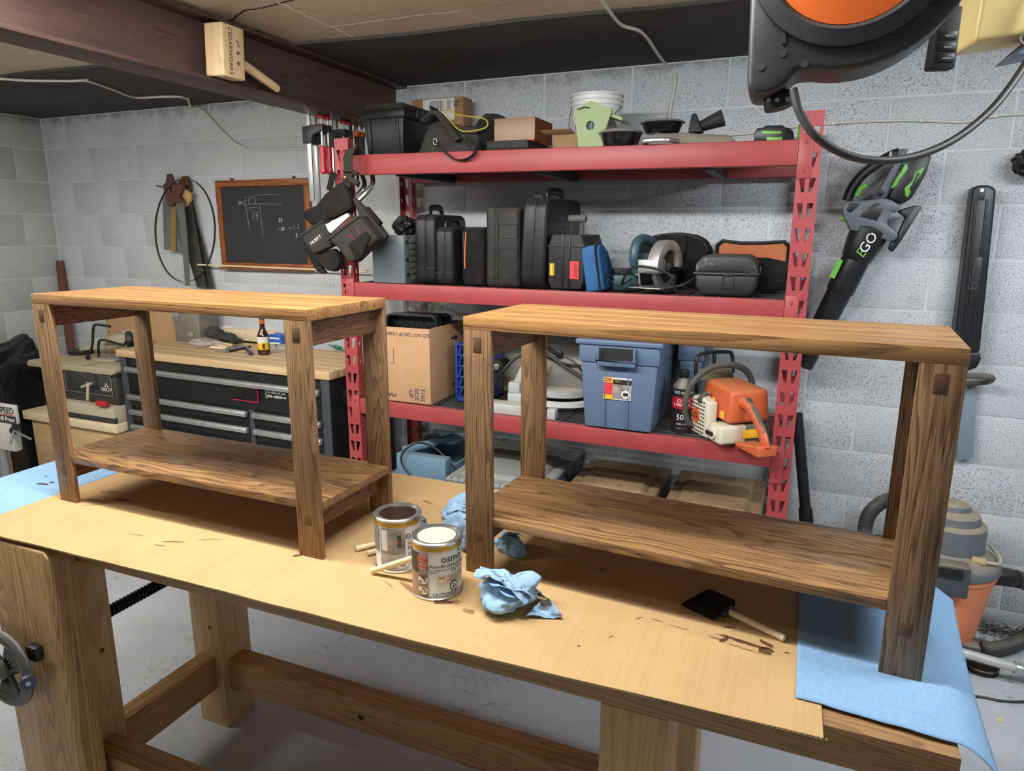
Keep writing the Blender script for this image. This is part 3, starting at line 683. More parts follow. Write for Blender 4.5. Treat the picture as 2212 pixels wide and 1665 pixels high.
# ================================================================== red steel shelving rack
def wm(t): return MB(Matrix.Translation(-Vector(t.location)))      # parts written in room coordinates
def xz(P, Y): return [(lambda q: (q.x, q.z))(at(a, b, Y=Y)) for a, b in P]
plain('rack_red', (158,62,64), .45, var=.08, vs_=7, bump=.05, bs=40, spk=((150,48,50),5,.62), dust=.25, dcol=(176,118,112))
plain('rack_dark', (120,40,46), .5, var=.1)
plain('black_paint', (36,36,38), .5, var=.15, dust=.15)
plain('wire_black', (52,51,50), .5, .3, var=.15, dust=.5, dcol=(120,112,100))
RY0, RY1 = -.6, -.05
rk = thing('storage_rack', 'tall red steel storage rack with three shelves against the back wall', 'shelf', (-1.195,-.325,0))
PX = (-2.156, -.305); PW, PD, PH = .07, .038, 1.975
def post(x0, yf, sgn, inner):
    m = MB()
    p = .081; n = int(PH/p)
    for k in range(n+1):
        z0 = k*p; z1 = min(z0+p, PH)
        if z1-z0 < .07:
            m._add([(0,0,z0),(PW,0,z0),(PW,0,z1),(0,0,z1)], [(0,1,2,3)]); continue
        h0, h1 = z0+.018, z0+.064
        L = [(.009,h1),(.028,h1),(.028,h0),(.019,h0)]; Rr = [(PW-.028,h1),(PW-.009,h1),(PW-.019,h0),(PW-.028,h0)]
        V = [(0,z0),(PW,z0),(PW,z1),(0,z1),(PW/2,z0),(PW/2,z1)] + L + Rr
        F = [(0,4,8,9),(0,9,6,3),(3,6,7,5),(4,5,7,8),(4,13,10,5),(5,10,11,2),(2,11,12,1),(1,12,13,4)]
        m._add([(a,0,b) for a,b in V], F)
    o = m.build('post', MT['rack_red'], rk, smooth=False, solid=.002)
    o.location = Vector((x0,yf,0))-Vector(rk.location)
    s = MB()
    for xx in (0, PW-.002):
        for k in range(n+1):      # side webs with small square slots
            z0, z1 = k*p, min(k*p+p, PH); a, b = z0+.030, min(z0+.046, z1)
            if z1-z0 < .05: s.box(xx,.001*sgn,z0,xx+.002,PD*sgn,z1); continue
            ya, yb = sorted((.001*sgn, PD*sgn)); yc = (ya+yb)/2
            s.box(xx,ya,z0,xx+.002,yb,a).box(xx,ya,b,xx+.002,yb,z1).box(xx,ya,a,xx+.002,yc-.004,b).box(xx,yc+.004,a,xx+.002,yb,b)
    s.build('web', MT['rack_red'], o, smooth=False)
    return o
for x0 in PX:
    post(x0, RY0, 1, 0); post(x0, RY1, -1, 0)
XB0, XB1 = PX[0]+PW, PX[1]
SHZ = [(1.905,1.888,.082), (1.368,1.360,.070), (.838,.820,.068)]
def shz(i, x): a, b, h = SHZ[i]; return a+(b-a)*(x-XB0)/(XB1-XB0)
def beam_bar(i, y0, y1, mat, nm):
    a, b, h = SHZ[i]
    m = wm(rk); P = [(XB0,y0,a-h),(XB1,y0,b-h),(XB1,y1,b-h),(XB0,y1,a-h),(XB0,y0,a),(XB1,y0,b),(XB1,y1,b),(XB0,y1,a)]
    return m.hexa(P).build(nm, mat, rk, bev=.004)
for i in range(3):
    fb_ = beam_bar(i, RY0-.004, RY0+.034, MT['rack_red'], 'beam'); beam_bar(i, RY1-.034, RY1+.004, MT['rack_red'], 'beam')
    for x, s in ((XB0,-1),(XB1,1)):
        z = shz(i, x)
        c0, c1 = sorted((x, x+s*.044)); P = [(c0,z-.125),(c1-.008 if s>0 else c1,z-.125),(c1,z-.115),(c1,z+.008),(c1-.008 if s>0 else c1,z+.016),(c0,z+.016)]
        cn = wm(rk).prism([(a,b) for a,b in ([(c0,z-.117),(c0+.008,z-.125),(c1,z-.125),(c1,z+.016),(c0+.008,z+.016),(c0,z+.008)] if s<0 else [(c0,z-.125),(c1-.008,z-.125),(c1,z-.117),(c1,z+.008),(c1-.008,z+.016),(c0,z+.016)])], RY0-.0055, RY0-.002, 'xz').build('beam_bracket', MT['rack_red'], fb_, bev=.0008)
        for zz in (z-.1,z-.01): wm(rk).box((c0+c1)/2-.004,RY0-.0062,zz-.006,(c0+c1)/2+.004,RY0-.005,zz+.006).build('rivet', MT['rack_dark'], fb_, bev=.0004)
    d = wm(rk)
    xs = XB0+.02
    y = RY0+.04; k = 0
    while y < RY1-.03:
        z0, z1 = shz(i,XB0+.01)-.006, shz(i,XB1-.01)-.006; d.beam((XB0+.01,y,z0),(XB1-.01,y,z1),.0045,.0045); y += .034
    k = 0
    while xs < XB1-.01:
        z = shz(i,xs)-.002; d.beam((xs,RY0+.006,z),(xs,RY1-.006,z),.005,.005); xs += .118
    d.build('wire_deck', MT['wire_black'], rk, smooth=False)
    for xx in ((-1.86,-1.24,-.60) if i == 0 else ()):
        z = shz(i,xx)-.050
        wm(rk).prism([(RY0+.034,z-.038),(RY1-.034,z-.038),(RY1-.034,z),(RY0+.034,z)], xx-.018, xx+.018, 'yz').build('cross_support', MT['black_paint'], rk, bev=.002)
# ================================================================== generic shelf items
plain('black_plastic', (27,28,31), .42, var=.15, bump=.12, bs=260, dust=.20, dcol=(104,98,86), spec=.35)
plain('black_plastic_clean', (20,21,23), .38, var=.1, bump=.1, bs=260)
plain('black_dusty', (34,33,32), .6, var=.3, vs_=14, bump=.2, bs=200, dust=.38, dcol=(118,110,92), spec=.35)
plain('black_fabric', (29,28,28), .9, var=.2, vs_=20, bump=.5, bs=420, dust=.22, dcol=(120,110,94), spec=.15)
plain('grey_fabric', (58,57,55), .9, var=.2, vs_=20, bump=.5, bs=420, dust=.25, dcol=(140,132,116), spec=.15)
plain('yellow_trim', (178,160,50), .7, var=.1)
plain('steel', (168,168,166), .32, .85, var=.1, vs_=30)
plain('galv', (190,191,190), .38, .8, var=.12, vs_=26)
def wbox(t, x0, y0, z0, x1, y1, z1, name, mat, bev=.006, par=None, seg=2): return wm(t).box(x0,y0,z0,x1,y1,z1).build(name, MT[mat], par or t, bev=bev, seg=seg)
Y1 = -.585
# black toolbox at the left end of the top shelf
a, b = at(785,300,Y=Y1), at(872,300,Y=Y1); zt = at(825,250,Y=Y1).z; zb = shz(0,a.x)
t = thing('toolbox', 'black plastic toolbox with a raised lid at the left of the top shelf', 'toolbox', ((a.x+b.x)/2,Y1+.12,zb))
x0, x1 = a.x, b.x; dz = zt-zb
wm(t).hexa([(x0+.012,Y1+.012,zb),(x1-.012,Y1+.012,zb),(x1-.012,Y1+.26,zb),(x0+.012,Y1+.26,zb),(x0,Y1,zt),(x1,Y1,zt),(x1,Y1+.27,zt),(x0,Y1+.27,zt)]).build('tub', MT['black_plastic'], t, bev=.006)
zl = at(825,222,Y=Y1).z
wbox(t, x0-.010,Y1-.008,zt-.012,x1+.010,Y1+.278,zt+.022,'rim','black_plastic',.006)
wm(t).hexa([(x0-.006,Y1-.004,zt+.022),(x1+.006,Y1-.004,zt+.022),(x1+.006,Y1+.272,zt+.022),(x0-.006,Y1+.272,zt+.022),(x0+.008,Y1+.012,zl),(x1-.008,Y1+.012,zl),(x1-.008,Y1+.256,zl),(x0+.008,Y1+.256,zl)]).build('lid', MT['black_dusty'], t, bev=.008)
for xx in (x0+.03,x1-.03): wm(t).beam((xx,Y1+.008,zb+.01),(xx,Y1-.001,zt-.015),.014,.006,Vector((0,1,0))).build('rib', MT['black_plastic'], t, bev=.002)
wbox(t, x1+.006,Y1+.09,zt-.005,x1+.016,Y1+.15,zt+.035,'latch','black_plastic_clean',.003)
# carton with shipping label against the wall
P = xz([(890,216),(1000,212),(1000,300),(890,300)], -.16)
x0, x1 = P[0][0], P[1][0]; zt = P[0][1]; zb = shz(0,x0)
plain('kraft', (150,118,84), .8, var=.1, vs_=20, bump=.1, bs=200)
t = thing('shipping_carton', 'brown carton with a white shipping label against the wall', 'box', ((x0+x1)/2,-.11,zb))
wbox(t, x0,-.16,zb,x1,-.065,zt,'carton','kraft',.002)
plain('paper', (214,214,210), .7, var=.05)
lb = wbox(t, x0+.06,-.1612,zt-.10,x1-.045,-.1602,zt-.004,'shipping_label','paper',0)
for k in range(16): wbox(t, x0+.10+k*.0042,-.1616,zt-.06,x0+.10+k*.0042+.0012+.0012*(k%3==0),-.1611,zt-.012,'bar','ink',0,par=lb)
for k in range(16): wbox(t, x0+.185,-.1616,zt-.06+k*.0032,x0+.205,-.1611,zt-.06+k*.0032+.0010+.0008*(k%3==0),'bar','ink',0,par=lb)
text('label_print', 'US 1487\nSHIP', .014, MT['ink'], lb, Matrix.Translation(Vector((x0+.23,-.1614,zt-.03))-Vector(t.location)))
# open-top tool bag
Yb = -.56; P = xz([(897,326),(1012,326),(1045,300),(897,240)], Yb); x0, x1 = P[0][0], P[1][0]+.02; zb = shz(0,x0); zt = zb+.160
t = thing('tool_bag', 'grey and black tool bag with yellow piping and a dangling strap', 'bag', ((x0+x1)/2,Yb+.1,zb))
def bag(u, v):
    a = 2*math.pi*u; cx, cy_ = math.cos(a), math.sin(a); e = .45
    sx = math.copysign(abs(cx)**e, cx); sy = math.copysign(abs(cy_)**e, cy_)
    w = (.52-.05*v+.02*math.sin(9*u)); z = zb+(zt-zb)*v*(1-.22*(sx*.5+.5))
    q = Vector((sx*.13,sy*.1,z*6)); n = .018*mn.noise(q*14)*v
    top = .035*math.sin(a*2+1)*v**3
    return Vector(((x0+x1)/2+.03*v + sx*(x1-x0)*w + n, Yb+.10+sy*.11*(1-.45*v)+n, z+top*(v>.7)))
wm(t).grid(bag, 48, 16, closed_u=True).build('body', MT['grey_fabric'], t, solid=.004)
wm(t).grid(lambda u,v: bag(u,.78)*(1-v)+Vector(((x0+x1)/2+.03,Yb+.10,zt-.05))*v, 48, 6, closed_u=True).build('inside', MT['black_fabric'], t)
cx = (x0+x1)/2
wm(t).tube(smoothpath([(x0+.05,Yb-.004,zt-.035),(cx-.02,Yb-.022,zt-.012),(cx+.03,Yb-.025,zt-.055),(cx+.08,Yb-.02,zb+.04)],6),.026,10,flat=(1,.45)).build('rolled_edge', MT['grey_fabric'], t)
wm(t).tube(smoothpath([(cx+.01,Yb-.015,zt+.005),(cx+.05,Yb-.02,zt-.05),(cx+.10,Yb-.02,zt-.085),(x1+.06,Yb-.01,zt-.075),(x1+.05,Yb,zt-.04),(cx+.07,Yb-.01,zt-.02),(cx+.02,Yb-.004,zt+.012)],6),.0028,6).build('yellow_piping', MT['yellow_trim'], t)
def side_pocket(u, v): return Vector((x1-.02+.13*u, Yb+.03+.10*v-.02*math.sin(u*3), zb+.005+(.14-.06*u)*(.35+.65*math.sin(math.pi*min(1,v*.8+.2)))))
wm(t).ell((x1+.045,Yb+.10,zb+.075),(.085,.08,.078),20,12).build('end_pocket', MT['black_fabric'], t)
sp = [at(940,305,Y=Yb-.02),at(952,318,Y=Yb-.05),at(965,332,Y=-.615),at(985,345,Y=-.625),at(1010,343,Y=-.625),at(1026,330,Y=-.62),at(1018,318,Y=-.6),at(1008,300,Y=Yb)]
sp = smoothpath(sp, 6)
wm(t).tube(sp, .017, 6, flat=(.18,1), up=Vector((0,1,0))).build('strap', MT['grey_fabric'], t)
p = at(940,300,Y=Yb-.03); wm(t).tube([p+Vector((.008*math.cos(R_(a)),0,.012*math.sin(R_(a))-.01)) for a in range(0,360,30)], .002, 6, closed=True).build('clip', MT['steel'], t)
# amber organiser on a black tray
zb = shz(0,-1.55); Yo = -.585
x0, x1 = at(1050,315,Y=Yo).x, at(1140,315,Y=Yo).x
t = thing('organizer_tray', 'flat black organiser tray with a slotted front edge', 'tray', ((x0+x1)/2,Yo+.15,zb))
wbox(t, x0,Yo,zb,x1,Yo+.30,zb+.034,'tray','black_dusty',.004)
for k in range(15): wbox(t, x0+.006+k*(x1-x0-.012)/15,Yo-.003,zb+.004,x0+.006+(k+.55)*(x1-x0-.012)/15,Yo+.002,zb+.024,'tooth','black_plastic',.0008)
tn = NT('amber_plastic'); tn.set(Base_Color=S(150,104,44), Roughness=.18); tb_ = tn.n('BsdfTransparent', {0: S(214,170,96)}); mx_ = tn.n('MixShader', {0: .32}); tn.put(mx_.inputs[1], tb_); tn.put(mx_.inputs[2], tn.b); tn.put(tn.t.nodes['Material Output'].inputs[0], mx_); MT['amber'] = tn.m
plain('yellow_plastic', (232,168,40), .4, var=.08)
xa, xb_ = at(1068,290,Y=Yo+.02).x, at(1155,290,Y=Yo+.02).x; zt = at(1100,256,Y=Yo+.02).z; z0 = zb+.0345
t = thing('organizer_box', 'amber see-through box holding yellow clips', 'box', ((xa+xb_)/2,Yo+.12,z0))
w_ = .0018
for q in ((xa,Yo+.02,z0,xb_,Yo+.02+w_,zt),(xa,Yo+.22-w_,z0,xb_,Yo+.22,zt),(xa,Yo+.02+w_,z0,xa+w_,Yo+.22-w_,zt),(xb_-w_,Yo+.02+w_,z0,xb_,Yo+.22-w_,zt),(xa,Yo+.02,zt,xb_,Yo+.22,zt+w_)): wbox(t,*q,'panel','amber',0)
for k,(fx,fy,rz_) in enumerate(((.22,.06,20),(.45,.10,-35),(.70,.07,15),(.6,.15,60))):
    c = thing('yellow_clip', ['bright yellow clip lying left inside the amber box','yellow clip tilted in the middle of the amber box','yellow clip lying right inside the amber box','yellow clip at the back of the amber box'][k], 'clip', (xa+(xb_-xa)*fx,Yo+.02+fy,z0), rz_, 'clips in the amber box')
    MB().prism([(-.022,0),(.024,0),(.024,.014),(.008,.016),(.014,.040),(-.004,.044),(-.014,.018),(-.022,.014)], -.012,.012,'xz').build('body', MT['yellow_plastic'], c, bev=.003)
x0, x1 = at(1195,300,Y=-.5).x, at(1240,300,Y=-.5).x
t = thing('open_carton', 'small open brown carton beside the amber box', 'box', ((x0+x1)/2,-.44,shz(0,x0)))
zb = shz(0,x0); zt = at(1215,288,Y=-.5).z
wbox(t, x0,-.5,zb,x1+.02,-.38,zt,'carton','kraft',.001); wm(t).hexa([(x0-.03,-.505,zt-.004),(x1,-.505,zt-.004),(x1,-.502,zt-.004),(x0-.03,-.502,zt-.004),(x0-.045,-.53,zt+.012),(x1-.01,-.53,zt+.012),(x1-.01,-.527,zt+.012),(x0-.045,-.527,zt+.012)]).build('flap', MT['kraft'], t)
# white bucket
plain('white_plastic', (214,214,210), .4, var=.06, dust=.2)
c = at(1287,300,Y=-.36); r = (at(1345,250,Y=-.36).x-at(1228,250,Y=-.36).x)/2*.94; zb = shz(0,c.x); zt = at(1285,208,Y=-.36).z
t = thing('bucket', 'white plastic bucket with a wire handle on the top shelf', 'bucket', (c.x,-.36,zb)); h = zt-zb
MB().lathe([(r*.84,0),(r*.94,h*.80),(r*.985,h*.80),(r*.985,h*.83),(r*.95,h*.835),(r*.955,h*.88),(r,h*.885),(r,h*.91),(r*.96,h*.915),(r*.97,h*.965),(r*1.02,h*.97),(r*1.02,h),(r*.95,h),(r*.9,h*.9),(r*.8,.01)], 40).build('tub', MT['white_plastic'], t)
MB().tube(smoothpath([(-r,0,h*.8),(-r*.9,-r*.5,h*.45),(-r*.2,-r*1.04,h*.30),(r*.6,-r*.85,h*.5),(r,0,h*.8)],6), .002, 6).build('handle', MT['steel'], t)
text('print', 'RW', .035, MT['ink_red'], t, Matrix.Rotation(R_(-28),4,'Z') @ Matrix.Translation((0,-r*.90,h*.42)), bend=r*.9); text('print','M',.03,MT['ink'],t,Matrix.Rotation(R_(-28),4,'Z') @ Matrix.Translation((0,-r*.92,h*.60)), bend=r*.9)
# green birdhouse
plain('sage_paint', (150,168,122), .6, var=.07, vs_=12)
Yg = -.55
P = xz([(1249,321),(1248,300),(1240,243),(1240,237),(1276,217),(1320,232),(1322,236),(1306,285),(1304,321)], Yg)
zb = shz(0,P[0][0]); dzz = zb-min(p[1] for p in P); P = [(x, max(z,zb)) for x,z in P]
t = thing('birdhouse', 'sage green birdhouse with a round hole on the top shelf', 'birdhouse', (P[0][0]+.06,Yg+.05,zb))
cx, cz = xz([(1275,271)],Yg)[0]; rr = .0165
def holed(P, cx, cz, r, n=48):
    "resample outline and hole to equal counts, angle-aligned"
    out = []; hole = []
    for i in range(n):
        a = 2*math.pi*i/n; d = Vector((math.cos(a), math.sin(a))); best = None
        for (ax,az),(bx,bz) in zip(P, P[1:]+P[:1]):
            e = Vector((bx-ax, bz-az)); den = d.x*e.y-d.y*e.x
            if abs(den) < 1e-12: continue
            q = Vector((ax-cx, az-cz)); s = (q.x*e.y-q.y*e.x)/den; u = (q.x*d.y-q.y*d.x)/den
            if s > 0 and -1e-9 <= u <= 1+1e-9 and (best is None or s < best): best = s
        out.append((cx+d.x*best, cz+d.y*best)); hole.append((cx+r*d.x, cz+r*d.y))
    return out, hole
o_, h_ = holed(P, cx, cz, rr)
wm(t).ring(o_, h_, Yg, Yg+.012).build('front_panel', MT['sage_paint'], t, smooth=False)
xs_ = [p[0] for p in P]; wbox(t, min(xs_)+.018,Yg+.013,zb,max(xs_)-.035,Yg+.11,zb+.10,'body','sage_paint',.001)
zz = max(p[1] for p in P)
wm(t).hexa([(cx,Yg-.004+.018,zz-.030),(cx+.115,Yg+.014,zz-.075),(cx+.115,Yg+.13,zz-.075),(cx,Yg+.13,zz-.030),(cx,Yg+.014,zz-.018),(cx+.118,Yg+.014,zz-.063),(cx+.118,Yg+.13,zz-.063),(cx,Yg+.13,zz-.018)]).build('roof', MT['sage_paint'], t, bev=.001)
wm(t).cyl((cx,Yg+.0122,cz),(cx,Yg+.0129,cz),rr+.004,n=24).build('hole_shade', MT['black_paint'], t)  # black disc stands in for the shade inside the hole
wbox(t, cx-.0012,Yg+.0112,cz-rr,cx+.0012,Yg+.0122,cz+rr,'seam','sage_paint',0)
wm(t).tube([at(1247,236,Y=Yg-.008),at(1262,231,Y=Yg-.012),at(1275,233,Y=Yg-.001)], .0015, 5).build('wire_loop', MT['black_steel'], t)
# two lidded black bowls
def bowl(label, px0, px1, pyt, Yc, zb):
    c = at((px0+px1)/2, pyt+20, Y=Yc); R0 = (at(px1,pyt+15,Y=Yc).x-at(px0,pyt+15,Y=Yc).x)/2*.93
    t = thing('food_bowl', label, 'bowl', (c.x,Yc,zb), 0, 'lidded black bowls'); hh = max(.03, at((px0+px1)/2,pyt+8,Y=Yc).z-zb)
    MB().lathe([(R0*.70,0),(R0*.76,.004),(R0*.93,hh*.80),(R0*.95,hh*.82)], 40).build('bowl', plain('gloss_black',(24,24,26),.12,var=.05), t)
    MB().lathe([(R0*.93,hh*.80),(R0,hh*.82),(R0*1.01,hh*.86),(R0*.93,hh*.90),(R0*.88,hh),(.0001,hh)], 40).build('lid', plain('clear_grey_lid',(126,126,124),.35,var=.1,dust=.5), t); return t
bowl('lidded black bowl standing in front of the birdhouse', 1290, 1392, 275, -.545, shz(0,-1.1))
# folded drop cloth with the second bowl and a nozzle on it
zb = shz(0,-.85); plain('canvas', (132,126,112), .95, var=.12, vs_=10, bump=.4, bs=300, dust=.3, spec=.1)
xa, xb_ = at(1400,310,Y=-.5).x, at(1590,310,Y=-.5).x
t = thing('drop_cloth', 'folded grey canvas cloth on the top shelf', 'cloth', ((xa+xb_)/2,-.42,zb))
def fold(u, v):
    e = min(1, min(u,1-u)*7, min(v,1-v)*6); x = xa+(xb_-xa)*u; y = -.53+.26*v
    return Vector((x, y, zb+.0015+ (.052-.022*u+.008*mn.noise(Vector((x*9,y*9,1))))*(1-(1-e)**3)))
wm(t).grid(fold, 40, 24).build('folds', MT['canvas'], t); wm(t).grid(lambda u,v: Vector((xa+(xb_-xa)*u,-.53+.26*v,zb+.001)), 2, 2).build('underside', MT['canvas'], t)
bowl('lidded black bowl set back on the folded grey cloth', 1380, 1482, 254, -.44, zb+.055)
c1 = at(1500,285,Y=-.46); c2 = at(1545,268,Y=-.46)
t = thing('blower_nozzle', 'dark grey plastic nozzle lying on the folded cloth', 'nozzle', (c1.x,-.46,zb+.055))
zz = zb+.05
wm(t).hexa([(c1.x-.02,-.48,zz),(c1.x+.03,-.48,zz),(c1.x+.03,-.42,zz),(c1.x-.02,-.42,zz),(c1.x-.012,-.475,zz+.062),(c1.x+.002,-.475,zz+.066),(c1.x+.002,-.43,zz+.066),(c1.x-.012,-.43,zz+.062)]).build('flared_mouth', MT['black_dusty'], t, bev=.003)
wm(t).cyl((c1.x+.02,-.45,zz+.022),(c1.x+.098,-.45,zz+.048),.019,.030,20).build('collar', MT['black_dusty'], t, bev=.001)
# aluminium handle overhanging the beam edge
c1, c2 = at(1386,307,Y=-.615), at(1446,307,Y=-.615); zb = shz(0,c1.x)
t = thing('door_pull', 'polished aluminium door pull overhanging the shelf edge', 'handle', ((c1.x+c2.x)/2,-.6,zb))
wm(t).tube(smoothpath([(c2.x+.02,-.56,zb+.010),(c2.x+.003,-.60,zb+.010),(c2.x-.008,-.622,zb+.010),((c1.x+c2.x)/2,-.630,zb+.010),(c1.x+.008,-.622,zb+.010),(c1.x,-.60,zb+.010),(c1.x+.01,-.56,zb+.010)],5), .0085, 10).build('bar', MT['galv'], t)
# battery charger
plain('lime', (106,176,62), .4, var=.06)
Yk = -.52; P = xz([(1628,304),(1630,285),(1636,276),(1648,276),(1653,271),(1690,270),(1696,275),(1706,276),(1714,284),(1716,304)], Yk); zb = shz(0,-.45); P = [(x,max(z,zb)) for x,z in P]
t = thing('battery_charger', 'black and lime green battery charger at the right of the top shelf', 'charger', (P[0][0]+.06,Yk+.05,zb))
wm(t).prism(P, Yk, Yk+.10, 'xz').build('body', MT['black_plastic_clean'], t, bev=.004)
for (u0,v0,u1,v1) in ((1646,283,1688,289),(1656,296,1690,304)):
    Q = xz([(u0,v1),(u1,v1),(u1,v0),(u0,v0)], Yk-.001); wm(t).prism([(x,max(z,zb+.0005)) for x,z in Q], Yk-.0015, Yk+.002, 'xz').build('green_panel', MT['lime'], t, bev=.0006)
wm(t).cyl((P[-1][0]+.008,Yk+.04,zb+.032),(P[-1][0]+.02,Yk+.04,zb+.032),.03,.026,20).build('fan_grille', MT['lime'], t)
# ================================================================== middle shelf
Z2 = lambda x: shz(1,x)+.0015
# grey small-parts cabinet
plain('grey_cabinet', (104,112,116), .45, var=.08, dust=.12)
Yc = -.585; x0, x1 = at(804,560,Y=Yc).x, at(872,560,Y=Yc).x; zb = Z2(x0); zt = at(840,508,Y=Yc).z
t = thing('parts_cabinet', 'grey small-parts drawer cabinet at the left of the middle shelf', 'cabinet', ((x0+x1)/2,Yc+.12,zb))
wbox(t,x0,Yc,zb,x1,Yc+.30,zt,'case','grey_cabinet',.004)
wbox(t,x1,Yc,zb,x1+.004,Yc+.045,zt,'face_frame','grey_cabinet',.001)
plain('drawer_clear', (96,98,92), .15, var=.4, vs_=40, spec=.7)
for k in range(7): wbox(t,x1,Yc+.05,zb+.012+k*(zt-zb-.02)/7,x1+.006,Yc+.28,zb+.006+(k+1)*(zt-zb-.02)/7,'drawer','drawer_clear',.002)
for zz in (.18,.5,.86): wm(t).cyl((x1+.003,Yc+.022,zb+(zt-zb)*zz),(x1+.0065,Yc+.022,zb+(zt-zb)*zz),.009,n=14).build('screw_hole', MT['black_paint'], t)
g = at(872,490,Y=-.5)
def lump(t, name, mat, c, r, seed, amp=.35, fr=30, nu=40, nv=24, floor=None):
    c = Vector(c)
    def f(u, v):
        a, b = 2*math.pi*u, math.pi*v; d = Vector((math.sin(b)*math.cos(a), math.sin(b)*math.sin(a), -math.cos(b)))
        q = Vector((d.x*r[0],d.y*r[1],d.z*r[2])); k = 1+amp*(1-2*abs(mn.noise(q*fr+Vector((seed,0,seed)))))*.8+amp*.5*mn.noise(q*fr*2.2+Vector((0,seed,0)))
        p = c+q*k
        if floor is not None: p.z = max(p.z, floor)
        return p
    return wm(t).grid(f, nu, nv, closed_u=True).build(name, mat, t, ang=60)
t = thing('work_gloves', 'crumpled black gloves on top of the grey parts cabinet', 'gloves', (g.x,-.49,zt))
lump(t,'palm',plain('black_rubber',(24,24,24),.45,var=.15,dust=.15),(g.x,-.49,zt+.036),(.035,.05,.036),4.,.5,45,floor=zt+.0008)
for k,(dx,dz,rx) in enumerate(((-.022,.062,20),(-.005,.068,-10),(.016,.062,15))): wm(t).tube(smoothpath([(g.x+dx*.6,-.50,zt+.03),(g.x+dx,-.512,zt+dz*.8),(g.x+dx*1.3,-.50,zt+dz)],4),.011,8,rs=None).build('finger', MT['black_rubber'], t)
def hardcase(label, px0, px1, pyt, Yf, depth, mat, lean=0., r=.03, seam=.5, handle=True, hy=.45, grp='tool cases on the middle shelf', nm='tool_case', cat='case', hmat='black_plastic_clean'):
    "an upright moulded case, thin side to the front"
    pm = (pyt+600)/2
    x0, x1 = at(px0,pm,Y=Yf).x, at(px1,pm,Y=Yf).x; cx = (x0+x1)/2; zb = Z2(cx); h = at((px0+px1)/2,pyt,Y=Yf).z-zb; w = (x1-x0)
    t = thing(nm, label, cat, (cx,Yf+depth/2,zb), 0, grp, ry=lean); d2 = depth/2
    for s, nm_ in ((-1,'shell'),(1,'shell')):
        xa, xb_ = (-w/2, w*(seam-.5)-.0008) if s < 0 else (w*(seam-.5)+.0008, w/2)
        P = rrect(-d2, 0, d2, h, r, 4)
        m = MB(); e = .010; Pi = rrect(-d2+e, e, d2-e, h-e, max(.004,r-e), 4)
        xo = xa if s < 0 else xb_; xi = xb_ if s < 0 else xa; xm = xo-(-1 if s < 0 else 1)*e
        n = len(P); V = [(xi,a,b) for a,b in P]+[(xm,a,b) for a,b in P]+[(xo,a,b) for a,b in Pi]
        F = [tuple(range(n)), tuple(range(2*n,3*n))]
        for L in (0,1): F += [(L*n+i, L*n+(i+1)%n, (L+1)*n+(i+1)%n, (L+1)*n+i) for i in range(n)]
        m._add(V, F).build('shell', MT[mat], t, bev=.003)
    MB().ring([(a,b) for a,b in rrect(-d2-.002,.004,d2+.002,h+.002,r,4)], [(a,b) for a,b in rrect(-d2+.004,.006,d2-.004,h-.004,r*.9,4)], w*(seam-.5)-.004, w*(seam-.5)+.004, 'yz').build('seam_rim', MT[mat], t)
    if handle:
        y = -d2+depth*hy; MB().tube(smoothpath([(w*(seam-.5),y-.055,h-.006),(w*(seam-.5),y-.050,h+.018),(w*(seam-.5),y-.030,h+.030),(w*(seam-.5),y+.030,h+.030),(w*(seam-.5),y+.050,h+.018),(w*(seam-.5),y+.055,h-.006)],4), .011, 8, flat=(1.2,.8)).build('handle', MT[hmat], t)
    return t, w, d2, h
t,w,d2,h = hardcase('tall black moulded drill case beside the grey cabinet', 895, 940, 463, -.55, .30, 'black_plastic', r=.035, hy=.35)
MB().box(-w/2-.001,-d2-.002,h*.22,w/2+.001,-d2+.02,h*.225+.004).build('band', MT['black_dusty'], t, bev=.001)
t,w,d2,h = hardcase('shorter black drill case with chamfered top, third item from the left', 940, 978, 490, -.585, .28, 'black_plastic', r=.03, hy=.3)
MB().box(-w/2-.001,-d2-.002,h*.20,w/2+.001,-d2+.02,h*.2+.004).build('band', MT['black_dusty'], t, bev=.001)
# soft case with an orange zip
x0, x1 = at(999,560,Y=-.56).x, at(1046,560,Y=-.56).x; zb = Z2(x0); zt = at(1020,490,Y=-.56).z
t = thing('soft_case', 'black soft zip case with an orange zipper edge', 'case', ((x0+x1)/2,-.44,zb), 0, 'tool cases on the middle shelf')
wbox(t,x0,-.56,zb,x1,-.30,zt,'body','black_fabric',.016,seg=3)
wm(t).tube(smoothpath([(x0+.012,-.5615,zb+.07),(x0+.013,-.563,zb+.13),(x0+.018,-.5615,zt-.02)],5),.0028,6).build('zipper', plain('orange_trim',(206,112,44),.6,var=.05), t)
wm(t).tube([(x0+.004,-.545,zb+.01),(x0+.004,-.557,zb+.03),(x0+.004,-.557,zt-.03),(x0+.004,-.545,zt-.008)],.004,6).build('piping', MT['black_plastic'], t)
# grey dusty case with raised frames
t,w,d2,h = hardcase('dusty grey moulded case with raised rectangular ribs', 1049, 1121, 448, -.585, .33, 'black_dusty', r=.02, seam=.25, handle=False)
for k,(z0,z1) in enumerate(((.62,.80),(.34,.50),(.12,.26))):
    for s0,s1 in ((-.12,.46),): MB().ring(rrect(w*s0,h*z0,w*s1,h*z1,.004,2), rrect(w*s0+.003,h*z0+.003,w*s1-.003,h*z1-.003,.002,2), -d2-.003, -d2+.004).build('raised_rib', MT['black_dusty'], t)
MB().box(-w*.12-.006,-d2-.004,.01,-w*.12-.001,-d2+.01,h-.015).build('edge_rib', MT['black_dusty'], t, bev=.001)
